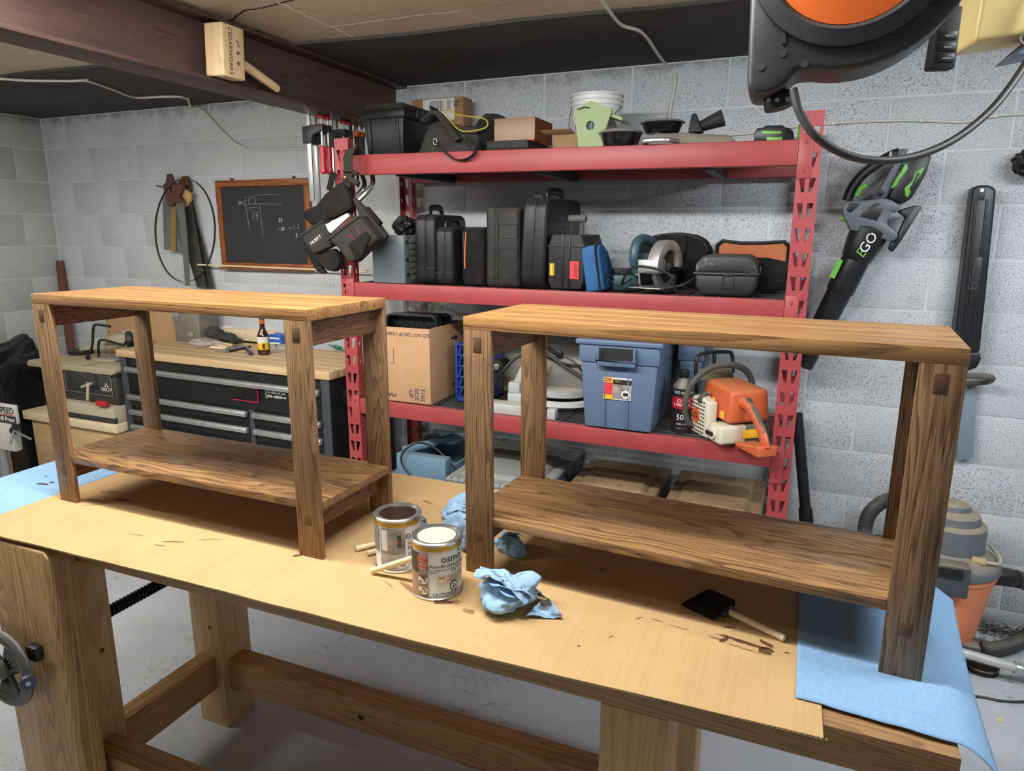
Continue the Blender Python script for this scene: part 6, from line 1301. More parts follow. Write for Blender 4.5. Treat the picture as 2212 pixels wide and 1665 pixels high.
hub = at(30,930,Y=-1.06); wm(t).cyl(hub,(hub.x-.05,-1.02,hub.z),.02,n=14).build('hub',MT['black_steel'],t); wm(t).cyl(hub,at(66,948,Y=-1.09),.006,n=8).build('lever',MT['steel'],t); wm(t).cyl(hub,at(22,960,Y=-1.09),.006,n=8).build('lever',MT['steel'],t)
# ================================================================== on the walls
WALN = lambda ax: wood('chestnut_frame_'+ax, ax, (168,100,48), (146,82,36), (84,42,16), rings=16, cross=10, along=1.2, pores=.4, rough=.45)
cb0 = Vector((-3.433,-.002,1.372)); CW, CH = .665, .498
t = thing('chalkboard', 'small chalkboard in an orange-brown wooden frame on the back wall', 'chalkboard', cb0)
fw = .036
MB().box(fw-.006,-.010,fw-.006,CW-fw+.006,-.002,CH-fw+.006).build('slate', plain('slate',(44,46,50),.8,var=.12,vs_=8), t)
for nm,(a,b,c,d),ax in (('frame_rail',(0,CH-fw,CW,CH),'x'),('frame_rail',(0,0,CW,fw),'x'),('frame_stile',(0,fw,fw,CH-fw),'z'),('frame_stile',(CW-fw,fw,CW,CH-fw),'z')): MB().box(a,-.022,b,c,0,d).build(nm, WALN(ax), t, bev=.003)
MB().box(.01,-.055,.0,CW-.01,-.022,.010).build('chalk_tray', WALN('x'), t, bev=.002)
for xx in (.12,.56): MB().cyl((xx,-.012,CH-.002),(xx,-.012,CH+.012),.007,n=10).build('hanger', MT['black_steel'], t)
plain('chalk', (206,208,206), .9, var=.2, vs_=200)
def chalk(P, w=.0022):
    Q = [atp(u,v,(0,-.0135,0),(0,-1,0))-cb0 for u,v in P]; MB().tube(Q,w*.5,5,flat=(1,.6)).build('chalk_line', MT['chalk'], t)
Zk = 3.419; K = lambda *P: [(330+a/Zk, 360+b/Zk) for a,b in P]
for L in (K((683,228),(760,212),(850,203),(938,207)), K((672,287),(720,277),(800,273),(952,277)), K((683,228),(690,300),(705,400),(715,470)), K((787,280),(797,350),(805,430),(813,520)), K((705,236),(757,228),(762,272),(712,277),(705,236)), K((714,296),(716,312)),K((714,305),(764,300)),K((763,293),(765,308)), K((740,335),(738,385),(754,383),(754,330),(740,335)), K((668,250),(676,248),(672,285),(682,284)), K((770,335),(772,385)),K((762,386),(780,384)),K((762,337),(780,335)), K((728,318),(745,322)), K((928,448),(932,470)), K((1040,428),(1046,468)), K((997,455),(1020,452)),K((1012,446),(1021,452),(1013,460))): chalk(L)
for s_,u,v,sz_ in (('25',941,398,.030),('.25',957,460,.024),('3',1072,430,.014),('32',1072,452,.014),('26',1062,498,.014),('32',1062,515,.014),('3/4',645,268,.022),('3/8',770,362,.011)):
    q = atp(*K((u,v))[0],(0,-.0135,0),(0,-1,0))-cb0; text('chalk_writing', s_, sz_, MT['chalk'], t, Matrix.Translation(q), shear=.15)
# long wooden rod resting below the board
a, b = at(437,571,Y=-.030), at(800,583,Y=-.030); t = thing('thin_dowel','long thin wooden dowel fixed along the wall below the chalkboard','dowel',a.lerp(b,.5)); wm(t).cyl((a.x,-.064,a.z),(b.x,-.062,a.z-.012),.005,n=8).build('dowel',MT['birch'],t)
for f in (.05,.97): q = a.lerp(b,f); wm(t).cyl((q.x,-.001,a.z-.006),(q.x,-.066,a.z-.006),.002,n=6).build('nail',MT['steel'],t)
# hand saws
plain('saw_steel',(118,118,114),.5,.5,var=.2,vs_=14,bump=.1,bs=40); plain('saw_steel_dark',(74,72,68),.55,.5,var=.25,vs_=12); plain('saw_handle_red',(92,54,48),.5,var=.15,vs_=20); plain('saw_handle_dark',(74,54,42),.55,var=.2); plain('saw_handle_pale',(196,160,104),.55,var=.12)
Z8 = 3.419; S8 = lambda *P: [(330+a/Z8, 360+b/Z8) for a,b in P]
def wsaw(label, y, blade, handle, bm, hm, hole=None, extra=()):
    Pb = xz(blade,y); t = thing('hand_saw', label, 'saw', (Pb[0][0],y,Pb[0][1]), 0, 'hand saws hanging on the wall')
    wm(t).prism(Pb, y-.001, y+.001, 'xz').build('blade', MT[bm], t, smooth=False)
    Ph = xz(handle,y); 
    if hole: c = xz([hole[0]],y)[0]; o_,h_ = holed(Ph,c[0],c[1],hole[1]); wm(t).ring(o_,h_,y-.012,y+.010).build('handle', MT[hm], t, bev=.004)
    else: wm(t).prism(Ph, y-.012, y+.010, 'xz').build('handle', MT[hm], t, bev=.005)
    for u,v in extra: q = xz([(u,v)],y)[0]; wm(t).cyl((q[0],y-.014,q[1]),(q[0],y-.0115,q[1]),.004,n=10).build('rivet', MT['brass'], t)
    return t
wsaw('hand saw with a dark red handle and broad rectangular blade', -.075, S8((72,222),(140,200),(165,300),(178,620),(85,612)), S8((112,60),(130,48),(148,58),(150,95),(190,140),(205,118),(230,125),(228,165),(205,215),(210,245),(175,250),(150,300),(118,290),(105,235),(88,160),(88,125),(105,122)), 'saw_steel','saw_handle_red',(S8((150,170))[0],.014),S8((125,262),(140,275),(128,245)))
wsaw('hand saw with a tapering grey blade in front of the others', -.095, S8((170,258),(228,250),(250,450),(275,790),(276,880),(240,880),(232,760),(195,420)), S8((165,240),(215,235),(225,262),(170,270)), 'saw_steel','saw_handle_red')
wsaw('hand saw with a pale wooden handle and dark blade', -.050, S8((232,280),(290,260),(340,560),(395,895),(330,892),(270,700)), S8((215,140),(262,178),(288,195),(286,240),(268,290),(235,305),(230,270),(245,240),(225,215)), 'saw_steel_dark','saw_handle_pale')
wsaw('hand saw with a brown handle hanging nearest the wall', -.025, S8((255,170),(285,190),(330,420),(400,660),(452,895),(400,895)), S8((228,70),(255,68),(272,110),(285,185),(250,175),(200,120)), 'saw_steel_dark','saw_handle_dark')
a_ = xz(S8((140,300)),-.085)[0]; b_ = xz(S8((160,620)),-.085)[0]
t = thing('brass_back','narrow brass-coloured strip hanging with the saws','strip',(a_[0],-.085,b_[1])); wm(t).prism([(a_[0],a_[1]),(a_[0]+.035,a_[1]),(b_[0]+.012,b_[1]),(b_[0]-.03,b_[1])],-.087,-.083,'xz').build('strip',plain('brass_dull',(160,128,72),.5,.4,var=.15),t)
q = xz(S8((140,160)),0)[0]; wm(t).cyl((q[0],0,q[1]),(q[0],-.11,q[1]+.01),.005,n=8).build('hook',MT['steel'],t)
# bandsaw blade loop
P = [at(*S8((240+220*math.cos(R_(a)), 470+382*math.sin(R_(a))))[0], Y=-.10+.045*math.sin(R_(a))) for a in range(0,360,6)]
t = thing('bandsaw_blade','looped bandsaw blade hanging over the hand saws','saw blade',P[0]); m = wm(t)
n = len(P); V = []; 
for p in P: V += [p+Vector((0,-.006,0)), p+Vector((0,.006,0))]
m._add(V,[(2*i,2*i+1,(2*i+3)%(2*n),(2*i+2)%(2*n)) for i in range(n)]).build('loop',MT['saw_steel_dark'],t,solid=.0015)
m = wm(t)
for i in range(n):
    for k in range(3):
        p = P[i].lerp(P[(i+1)%n],k/3); d = (P[(i+1)%n]-P[i]).normalized(); nn = Vector((0,1,0)).cross(d).normalized(); m.hexa([p+d*a+Vector((0,b,0))+nn*c for c in (-.0008,.0008) for a,b in ((0,-.006),(.007,-.006),(.004,-.009),(.002,-.009))])
m.build('teeth',MT['saw_steel_dark'],t,smooth=False)
# electric cables clipped to ceiling and wall
plain('cable_white',(206,202,190),.5,var=.08)
P = [at(u,v,Z=ZC-.009) for u,v in ((-60,166),(0,170),(60,174),(150,175),(188,175),(240,192),(290,210),(350,209),(400,211))]+[at(u,v,Y=-.008) for u,v in ((412,218),(440,240),(480,283),(520,316),(560,321),(610,321),(690,322))]
P = [Vector((p.x,min(p.y,-.008),min(p.z,ZC-.009))) for p in P]
t = thing('cable','white cable crossing the ceiling and dropping down the left of the wall','cable',P[6]); wm(t).tube(smoothpath(P,5),.006,8).build('cable',MT['cable_white'],t)
for u,v in ((188,175),(405,213)): q = at(u,v,Z=ZC-.009); wm(t).box(q.x-.008,min(q.y,-.01)-.006,ZC-.014,q.x+.008,min(q.y,-.01)+.006,ZC-.0005).build('clip',MT['cable_white'],t,bev=.001)
P = [at(u,v,Z=ZC-.009) for u,v in ((1270,-40),(1300,0),(1325,35),(1345,55),(1380,66),(1400,85),(1420,115))]+[at(u,v,Y=-.008) for u,v in ((1446,150),(1458,165),(1455,200),(1447,245),(1446,300))]
P = [Vector((p.x,min(p.y,-.008),min(p.z,ZC-.009))) for p in P]
t = thing('cable','white cable dropping from the ceiling behind the bowls','cable',P[4]); wm(t).tube(smoothpath(P,5),.006,8).build('cable',MT['cable_white'],t)
P = [at(u,v,Y=-.009) for u,v in ((1570,292),(1640,285),(1720,273),(1800,266),(1900,261),(1990,260),(2080,263),(2150,250),(2212,246),(2260,244))]
t = thing('cable','white cable running along the wall right of the rack','cable',P[4]); wm(t).tube(smoothpath(P,5),.0055,8).build('cable',MT['cable_white'],t)
for k in (3,5,7): wm(t).box(P[k].x-.006,-.016,P[k].z-.008,P[k].x+.006,-.001,P[k].z+.008).build('clip',MT['cable_white'],t,bev=.001)
# leaf blower hanging on a hook
YB = -.13; plain('blower_grey',(92,98,108),.45,var=.06,dust=.12); plain('blower_black',(25,26,29),.4,var=.1,dust=.12)
a_, b_ = at(1847,563,Y=YB), at(1733,790,Y=YB); ax_ = (b_-a_).normalized(); c_ = at(1893,478,Y=YB)
t = thing('leaf_blower','grey and black cordless leaf blower hanging on the wall','leaf blower',b_)
L1 = (b_-a_).length
MT_ = Matrix.Translation(a_) @ ax_.to_track_quat('Z','Y').to_matrix().to_4x4()
wm(t).lathe([(.047,-.004),(.052,0),(.052,.125),(.049,.13),(.047,.135),(.041,L1),(.037,L1),(.037,L1-.03)],28,MT_).build('nozzle_tube',MT['blower_black'],t)
wm(t).lathe([(.050,-.002),(.056,-.012),(.066,-.07),(.070,-.125),(.055,-.135),(.0001,-.136)],28,MT_).build('fan_housing',MT['blower_black'],t)
def blk_(P, y0, y1, nm, mat, bev=.008, par=None): return wm(t).prism(xz(P,(y0+y1)/2),y0,y1,'xz').build(nm,MT[mat],par or t,bev=bev)
S6 = lambda *P: [(1800+a/4.061, 310+b/4.061) for a,b in P]
blk_(S6((75,555),(110,510),(300,500),(420,480),(500,500),(590,555),(560,600),(500,600),(460,690),(470,720),(550,770),(555,815),(510,860),(400,830),(330,780),(150,765),(85,640)), YB-.055,YB+.055,'housing','blower_grey',.014)
blk_(S6((450,480),(640,80),(660,60),(600,50),(560,70),(520,200),(400,400),(330,490)), YB-.035,YB+.035,'upper_arm','blower_grey',.010)
wm(t).tube(smoothpath([at(*S6(q)[0],Y=YB) for q in ((120,500),(160,400),(240,290),(350,200),(480,120),(580,80))],5),.019,10).build('handle',MT['blower_black'],t)
bt = blk_(S6((470,480),(640,160),(700,75),(850,115),(800,270),(680,480),(600,535),(510,500)), YB-.045,YB+.045,'battery','blower_black',.008)
blk_(S6((500,395),(640,165),(655,220),(625,260),(580,320),(560,360),(530,390)),YB-.0475,YB-.040,'green_panel','lime',.001,bt); blk_(S6((625,390),(690,330),(720,250),(800,205),(770,270),(650,475),(630,460)),YB-.0475,YB-.040,'green_panel','lime',.001,bt); blk_(S6((665,405),(740,255),(765,262),(690,420)),YB-.0490,YB-.046,'dark_window','blower_black',.0005,bt)
blk_(S6((560,595),(620,570),(700,545),(775,550),(600,840),(515,955),(480,930),(500,870),(560,800),(630,650)), YB-.025,YB+.025,'stand_foot','blower_black',.006)
wm(t).tube([at(*S6(q)[0],Y=YB-.02) for q in ((200,460),(240,390),(290,365))],.010,8).build('trigger',MT['lime'],t); wm(t).ell(at(*S6((85,660))[0],Y=YB-.03),.010).build('green_button',MT['lime'],t); wm(t).cyl(at(*S6((415,430))[0],Y=YB-.03),at(*S6((415,430))[0],Y=YB-.06),.013,n=16).build('knob',MT['blower_black'],t,bev=.002)
blk_(S6((230,640),(300,560),(380,520),(460,540),(380,680)),YB-.0565,YB-.05,'intake_grille','blower_black',.001); blk_(S6((110,585),(145,520),(250,525),(150,610)),YB-.0565,YB-.05,'name_badge','blower_black',.001)
ang_ = math.degrees(math.atan2((c_-a_).z,(c_-a_).x)); q = at(*S6((285,905))[0],Y=YB-.070)
qE = at(*S6((245,965))[0],Y=YB-.0655); qG = at(*S6((305,875))[0],Y=YB-.0675); Lb = Vector(t.location)
text('brand','E',.050,MT['lime'],t,Matrix.Translation(qE-Lb) @ Matrix.Rotation(R_(-62),4,'Y'),ext=.0012,shear=.15); text('brand','GO',.050,MT['ink_white'],t,Matrix.Translation(qG-Lb) @ Matrix.Rotation(R_(-62),4,'Y'),ext=.0012,shear=.15)
q1_, q2_ = at(1816,560,Y=YB-.048), at(1797,600,Y=YB-.050); wm(t).beam(q1_,q2_,.020,.004,Vector((0,-1,0))).build('green_label',MT['lime'],t)
h_ = at(1915,352,Y=-.06); wm(t).tube(smoothpath([(h_.x,-.0005,h_.z+.03),(h_.x,-.10,h_.z+.03),(h_.x,-.17,h_.z+.0),(h_.x,-.18,h_.z+.03)],5),.004,8).build('hook',MT['cable_white'],t)
# spare blower tube, its clip and a pole attachment right of it
YN = -.055; P = xz([(2094,424),(2096,408),(2108,401),(2132,401),(2146,410),(2144,440),(2112,757),(2068,757),(2058,712)],YN)
t = thing('blower_tube','long black moulded tube hanging upright on the right of the wall','tube',(P[-1][0],YN,P[-1][1])); wm(t).prism(P,YN-.045,YN+.04,'xz').build('tube',MT['blower_black'],t,bev=.022,seg=4)
for (u0,v0),(u1,v1) in (((2108,430),(2083,720)),((2132,430),(2102,720))): wm(t).tube([at(u0,v0,Y=YN-.044),at(u1,v1,Y=YN-.044)],.005,6).build('rib',MT['blower_black'],t)
wm(t).prism(xz([(2104,560),(2112,553),(2124,556),(2112,650),(2100,662),(2092,650)],YN-.045),YN-.050,YN-.040,'xz').build('raised_panel',MT['blower_black'],t,bev=.003); Lt = Vector(t.location); q = at(2107,600,Y=YN-.051); text('brand','EGO',.045,plain('emboss',(52,54,58),.4,var=0),t,Matrix.Translation(q-Lt) @ Matrix.Rotation(R_(-84),4,'Y'))
q = at(2121,411,Y=YN-.046); wm(t).box(q.x-.012,q.y-.002,q.z-.035,q.x+.012,q.y+.006,q.z+.004).build('hanging_slot',MT['black_paint'],t,bev=.002); wm(t).cyl((q.x,q.y-.004,q.z),(q.x,0,q.z),.007,n=10).build('nail',MT['steel'],t)
P = xz([(2085,760),(2112,757),(2115,772),(2106,790),(2080,800)],-.08); t = thing('wall_clip','black plastic clip below the hanging tube','clip',(P[0][0],-.08,P[-1][1])); wm(t).prism(P,-.12,-.002,'xz').build('clip',MT['blower_black'],t,bev=.006)
t = thing('trimmer_handle','grey looped grip sticking out right of the right console','grip',at(2110,818,Y=-.1)); wm(t).tube(smoothpath([at(2060,814,Y=-.10),at(2100,812,Y=-.14),at(2132,813,Y=-.16),at(2143,818,Y=-.13),at(2130,824,Y=-.06),at(2080,828,Y=-.02)],5),.012,10).build('grip',MT['grey_grip'],t); q = at(2080,828,Y=-.02); wm(t).cyl(q,(q.x,-.001,q.z),.010,n=8).build('peg',MT['steel'],t)
P = xz([(2088,850),(2112,838),(2105,990),(2068,1000),(2074,900)],-.06); t = thing('wall_rail','narrow blue-grey plastic rail fixed on the wall behind the right console leg','rail',(P[0][0],-.03,P[3][1])); wm(t).prism(P,-.045,-.003,'xz').build('rail',plain('rail_blue',(120,134,148),.5,var=.1,spk=((70,130,60),20,.7)),t,bev=.004)
q = at(2212,350,Y=-.08); t = thing('wire_brush','black bristle brush hanging at the right edge','brush',(q.x+.03,-.08,q.z)); lump(t,'bristles',MT['black_rubber'],(q.x+.035,-.08,q.z),(.055,.05,.04),9.,.5,60); wm(t).cyl((q.x+.03,-.05,q.z+.03),(q.x+.03,-.001,q.z+.04),.006,n=8).build('nail',MT['steel'],t)
# extension wand leaning right of the rack
a_, b_ = at(1722,892,Y=-.10), at(1742,1125,Y=-.16); d_ = (b_-a_).normalized(); ft = a_+d_*((a_.z-.03)/-d_.z)
t = thing('vacuum_wand','black plastic vacuum wand leaning on the wall beside the rack','tube',(ft.x,ft.y,.0)); MW = Matrix.Translation(a_) @ d_.to_track_quat('Z','Y').to_matrix().to_4x4(); Lw = (ft-a_).length; kf = (b_-a_).length
wm(t).lathe([(.018,.03),(.020,0),(.022,0),(.022,kf-.06),(.027,kf-.055),(.029,kf),(.026,kf+.01),(.026,Lw),(.022,Lw)],20,MW).build('wand',MT['black_plastic'],t)
# ================================================================== tool belt on the rack post
YT = -.640
S3 = lambda *P: [(600+a/3.784, 200+b/3.784) for a,b in P]
plain('pouch_dark',(32,30,29),.85,var=.3,vs_=16,bump=.5,bs=260,dust=.25,dcol=(112,104,90),spec=.2); plain('pouch_grey',(58,56,52),.88,var=.2,vs_=16,bump=.5,bs=320,dust=.25,dcol=(124,116,100),spec=.15)
q = at(745,480,Y=YT); t = thing('tool_belt','grey and black tool belt with pouches hanging from the rack post','tool belt',(q.x,YT,q.z))
def pk(P, y0, y1, nm, mat, bev=.008, par=None, seg=3): return wm(t).prism(xz(S3(*P),(y0+y1)/2),y0,y1,'xz').build(nm,MT[mat],par or t,bev=bev,seg=seg)
pk([(540,725),(575,770),(632,905),(625,950),(540,1000),(440,1040),(300,1085),(250,1040),(230,990),(250,960),(340,920),(410,830)],YT-.020,YT+.028,'back_flap','pouch_dark',.012)
pk([(620,850),(740,960),(800,1030),(905,1175),(860,1225),(760,1290),(680,1000)],YT-.045,YT-.005,'side_pouch','pouch_grey',.010)
pk([(710,940),(735,932),(850,1065),(835,1080)],YT-.060,YT-.030,'pencil_slot','pouch_dark',.004)
mp = pk([(440,1190),(520,1120),(690,1010),(850,1195),(800,1240),(650,1390),(600,1372),(545,1290)],YT-.115,YT-.045,'main_pouch','pouch_grey',.014)
pk([(436,1186),(690,1005),(705,1025),(455,1212)],YT-.121,YT-.040,'pouch_hem','pouch_grey',.004,mp)
pk([(580,1240),(720,1130),(760,1180),(690,1350),(655,1370),(610,1300)],YT-.128,YT-.112,'front_pocket','pouch_dark',.006,mp)
for L in (((640,1105),(675,1155)),((582,1160),(630,1205))): a_,b_ = S3(*L); wm(t).cyl(at(*a_,Y=YT-.1175),at(*b_,Y=YT-.1175),.0014,n=6).build('red_stitch',MT['ink_red'],mp)
lp = pk([(210,1165),(300,1100),(400,1045),(430,1110),(470,1250),(325,1320),(260,1250)],YT-.080,YT-.030,'left_pouch','pouch_grey',.010)
pk([(207,1160),(398,1040),(408,1058),(218,1182)],YT-.085,YT-.028,'pouch_hem','pouch_grey',.004,lp)
Lq = Vector(t.location); q_ = at(*S3((310,1205))[0],Y=YT-.0815); text('brand','HUSKY',.021,MT['ink_white'],lp,Matrix.Translation(q_-Lq) @ Matrix.Rotation(R_(-32),4,'Y'))
pk([(200,1215),(330,1318),(470,1270),(525,1370),(525,1410),(480,1465),(420,1450),(300,1350)],YT-.055,YT-.012,'hammer_sleeve','pouch_dark',.012)
pk([(215,1275),(240,1262),(405,1475),(370,1482),(330,1462)],YT-.030,YT-.004,'tape_sleeve','pouch_dark',.008)
pk([(395,1080),(575,985),(590,1012),(440,1150),(420,1130)],YT-.075,YT-.060,'paper_slip','paper',.001)
wm(t).tube(smoothpath([at(*S3(q)[0],Y=y) for q,y in (((560,750),YT-.01),((572,690),YT-.028),((575,610),YT-.030),((572,540),YT-.028),((590,480),YT-.015),((620,455),YT+.02),((660,500),-.575),((690,470),-.56))],5),.026,8,flat=(1,.16),up=Vector((0,1,0))).build('belt',MT['pouch_grey'],t)
wm(t).tube(smoothpath([at(*S3(q)[0],Y=YT-.04) for q in ((545,640),(600,640),(655,665))],4),.012,8,flat=(1,.6)).build('belt_loop',MT['pouch_grey'],t); wm(t).cyl(at(*S3((555,690))[0],Y=YT-.045),at(*S3((660,745))[0],Y=YT-.045),.012,n=12).build('rolled_belt_end',MT['pouch_grey'],t,bev=.002); wm(t).cyl(at(*S3((548,685))[0],Y=YT-.06),at(*S3((562,700))[0],Y=YT-.06),.007,n=12).build('rivet',MT['brass'],t)
wm(t).beam(at(*S3((455,650))[0],Y=YT+.02),at(*S3((420,800))[0],Y=YT+.02),.03,.003,Vector((0,1,0))).build('back_strap',MT['pouch_dark'],t)
# two chrome hooks behind the belt
for k,L in enumerate((((690,672),(708,740),(695,790),(640,845)),((772,672),(776,740),(735,805),(660,885)))):
    P = [at(*S3(q)[0],Y=-.56-.02*i) for i,q in enumerate(L)]; P = [P[0]+Vector((0,.0,.03))]+P
    h = thing('chrome_hook',['bright chrome hook behind the belt, the left of two','bright chrome hook behind the belt, the right of two'][k],'hook',P[0],0,'chrome hooks on the rack'); wm(h).tube(smoothpath(P,5),.010,10).build('hook',MT['chrome'],h)
# ================================================================== clamps hanging from the beam flange
plain('clamp_red',(178,30,44),.4,var=.06); plain('clamp_orange',(206,104,36),.45,var=.06); plain('clamp_black',(34,34,36),.5,var=.1)
def barclamp(label, px, py, zlow, grp='bar clamps hanging from the beam'):
    p = at(px, py, X=BX0-.013); x, y = p.x, p.y; t = thing('bar_clamp', label, 'clamp', (x,y,zlow), 0, grp)
    wm(t).box(x-.012,y-.004,zlow,x+.012,y+.004,BZ+.030).build('bar',MT['galv'],t,bev=.001)
    wm(t).prism([(x-.018,BZ+.014),(x+.055,BZ+.014),(x+.055,BZ+.024),(x-.018,BZ+.040)],y-.010,y+.010,'xz').build('fixed_jaw',MT['clamp_red'],t,bev=.003)
    zj = BZ-.062; wm(t).prism([(x-.025,zj-.055),(x+.020,zj-.055),(x+.030,zj-.020),(x+.085,zj-.004),(x+.085,zj+.022),(x+.020,zj+.020),(x-.025,zj+.014)],y-.012,y+.012,'xz').build('sliding_jaw',MT['clamp_black'],t,bev=.003)
    wm(t).cyl((x+.070,y,zj+.048),(x+.070,y,zj-.070),.0055,n=10).build('screw',MT['steel'],t); wm(t).cyl((x+.070,y,zj+.044),(x+.070,y,BZ-.0005),.014,.012,14).build('swivel_pad',MT['clamp_red'],t)
    wm(t).lathe([(.006,0),(.013,-.006),(.014,-.03),(.012,-.08),(.015,-.11),(.010,-.118),(.0001,-.119)],14,Matrix.Translation((x+.070,y,zj-.066))).build('handle',MT['clamp_red'],t); return t
for k,(px,py,zl) in enumerate(((664,245,1.72),(678,248,1.70),(713,256,1.74),(724,258,1.74))): barclamp(['nearest bar clamp with a red handle hanging from the steel beam','second bar clamp with a red handle hanging from the steel beam','third bar clamp, hanging just behind the rack post','fourth bar clamp, hanging behind the rack post'][k],px,py,zl)
for k,(px,py) in enumerate(((757,272),(768,276))):
    p = at(px,py,X=BX0-.010); x,y = p.x,p.y; t = thing('trigger_clamp',['orange clamp hanging beside the black toolbox, the nearer one','orange clamp hanging beside the black toolbox, the farther one'][k],'clamp',(x,y,1.80),0,'orange clamps')
    wm(t).cyl((x,y,1.80),(x,y,BZ+.025),.007,n=10).build('pipe',MT['black_steel'],t); wm(t).prism([(x-.05,BZ-.055),(x+.045,BZ-.055),(x+.05,BZ-.030),(x-.05,BZ-.020)],y-.014,y+.014,'xz').build('jaw',MT['clamp_orange'],t,bev=.004); wm(t).prism([(x-.02,BZ+.014),(x+.05,BZ+.016),(x+.05,BZ+.034),(x-.02,BZ+.036)],y-.012,y+.012,'xz').build('jaw',MT['clamp_orange'],t,bev=.004); wm(t).cyl((x+.035,y,BZ-.05),(x+.035,y,BZ-.17),.011,.013,12).build('grip',MT['clamp_black'],t,bev=.002); wm(t).cyl((x+.035,y,BZ-.001),(x+.035,y,BZ-.05),.006,n=8).build('screw',MT['steel'],t)
# ================================================================== mallet wedged on the beam flange
MAL = lambda ax: wood('pale_cedar_'+ax, ax, (214,190,150),(200,172,128),(168,132,88),rings=10,cross=14,along=1.5,pores=.2,rough=.6,contrast=.5)
mt_ = thing('mallet','pale wooden mallet with burnt lettering resting on the steel beam','mallet',(-2.133,-1.21,BZ+.0135)); 
hd = MB().box(-.040,-.055,0,.040,.045,.165).build('head',MAL('z'),mt_,bev=.006,seg=3); hd.rotation_euler = (0,R_(3),0); hd.location = (0,0,.003)
text('lettering','CEDARWORKS',.0215,plain('burnt',(48,34,26),.8,var=0),hd,Matrix.Translation((.0404,-.022,.083)) @ Matrix.Rotation(R_(90),4,'Z') @ Matrix.Rotation(R_(90),4,'Y'),space=1.02)
for z,pts in ((.115,((-.006,.006),(0,.002),(.004,-.008),(.007,-.012))),(.083,((-.006,-.004),(0,.006),(.006,.0),(.001,-.006),(-.004,0))),(.05,((.0,.006),(.006,.0),(0,-.006),(-.006,0),(-.001,.003)))): MB().tube([(.0405,.012+a,z+b) for a,b in pts],.0018,5).build('burnt_mark',MT['burnt'],hd)
MB().tube([(.0,.040,.075),(.0,.10,.060),(.0,.18,.036),(.0,.245,.0165)],.016,14,rs=[.016,.016,.0155,.0145]).build('handle',MAL('y'),mt_)
MB().ell((0,.245,.0165),(.0145,.010,.0145)).build('handle_end',MAL('y'),mt_)
# ================================================================== cable reel hanging at the top right
def cd(px, py, d): return CAMP + (fwd + r2*((px-1106)/CAMF) + u2*((832.5-py)/CAMF))*d
RC_ = cd(1836,-97,1.04); dn = (CAMP-RC_); dn.z = 0; dn = dn.normalized(); az = math.degrees(math.atan2(dn.x,-dn.y))+4
t = thing('cable_reel','black cable reel with an orange disc hanging from the ceiling','cable reel',RC_,az); k_ = 1.04/CAMF
plain('reel_black',(34,35,37),.42,var=.12,vs_=14,bump=.08,bs=120,spk=((110,112,110),26,.70),dust=.15); plain('reel_orange',(184,84,26),.4,var=.05)
Ro, Ri = .172, .113
tip = ((1655-1836)*k_-.004, (-97-190)*k_); L0 = ((1637-1836)*k_, 0.05)
out = arc((0,0),Ro,-62,205,36)
out = [(-.140,.115)]+[( -.139,.05),(-.137,-.06),(-.133,-.185),(-.124,-.200),(-.100,-.200),(-.078,-.190),(-.062,-.168)]+arc((0,0),Ro,-102,130,34)
MB().prism(out,-.055,.055,'xz').build('case',MT['reel_black'],t,bev=.010,seg=3)
MB().lathe([(Ri+.030,.0),(Ri+.028,.012),(Ri+.006,.018),(Ri,.012),(Ri,.0)],56,TR(0,-.052,0,rx=90)).build('case_ring',MT['reel_black'],t)
MB().lathe([(.0001,.016),(.070,.016),(.074,.018),(.078,.014),(Ri-.001,.012),(Ri-.001,0)],56,TR(0,-.052,0,rx=90)).build('orange_disc',MT['reel_orange'],t)
for x,z in ((-.114,-.160),(-.084,-.143),(-.052,-.160),(.068,-.125),(.115,-.09)): MB().cyl((x,-.050,z),(x,-.0565,z),.0055,n=14).build('screw_hole',MT['black_paint'],t)
MB().beam((-.086,-.056,-.092),(-.084,-.056,-.13),.006,.004,Vector((0,1,0))).build('moulded_rib',MT['reel_black'],t)
MB().cyl((-.088,-.005,-.190),(-.082,-.005,-.216),.022,.023,22).build('cable_gland',MT['black_plastic'],t,bev=.005)
for a in (200,260,320): MB().cyl((-.084+.016*math.cos(R_(a)),-.018,-.205),(-.084+.016*math.cos(R_(a)),-.030,-.205),.0035,n=10).build('gland_screw',MT['steel'],t)
MB().box(-.03,-.03,Ro-.01,.03,.03,ZC-RC_.z+.010).build('ceiling_bracket',MT['black_steel'],t,bev=.004)
cable_pts = [cd(1713,192,1.05),cd(1728,245,1.05),cd(1765,297,1.05),cd(1830,335,1.06),cd(1900,347,1.07),cd(1975,338,1.09),cd(2055,305,1.11),cd(2130,248,1.13),cd(2180,190,1.15),cd(2225,120,1.17),cd(2260,40,1.19),cd(2270,-60,1.2)]
wmr = MB(Matrix.Rotation(R_(-az),4,'Z') @ Matrix.Translation(-RC_)); wmr.tube(smoothpath(cable_pts,6),.0062,12).build('cable',plain('cable_black',(50,50,50),.5,var=.25,vs_=60,spk=((120,118,112),40,.66)),t)
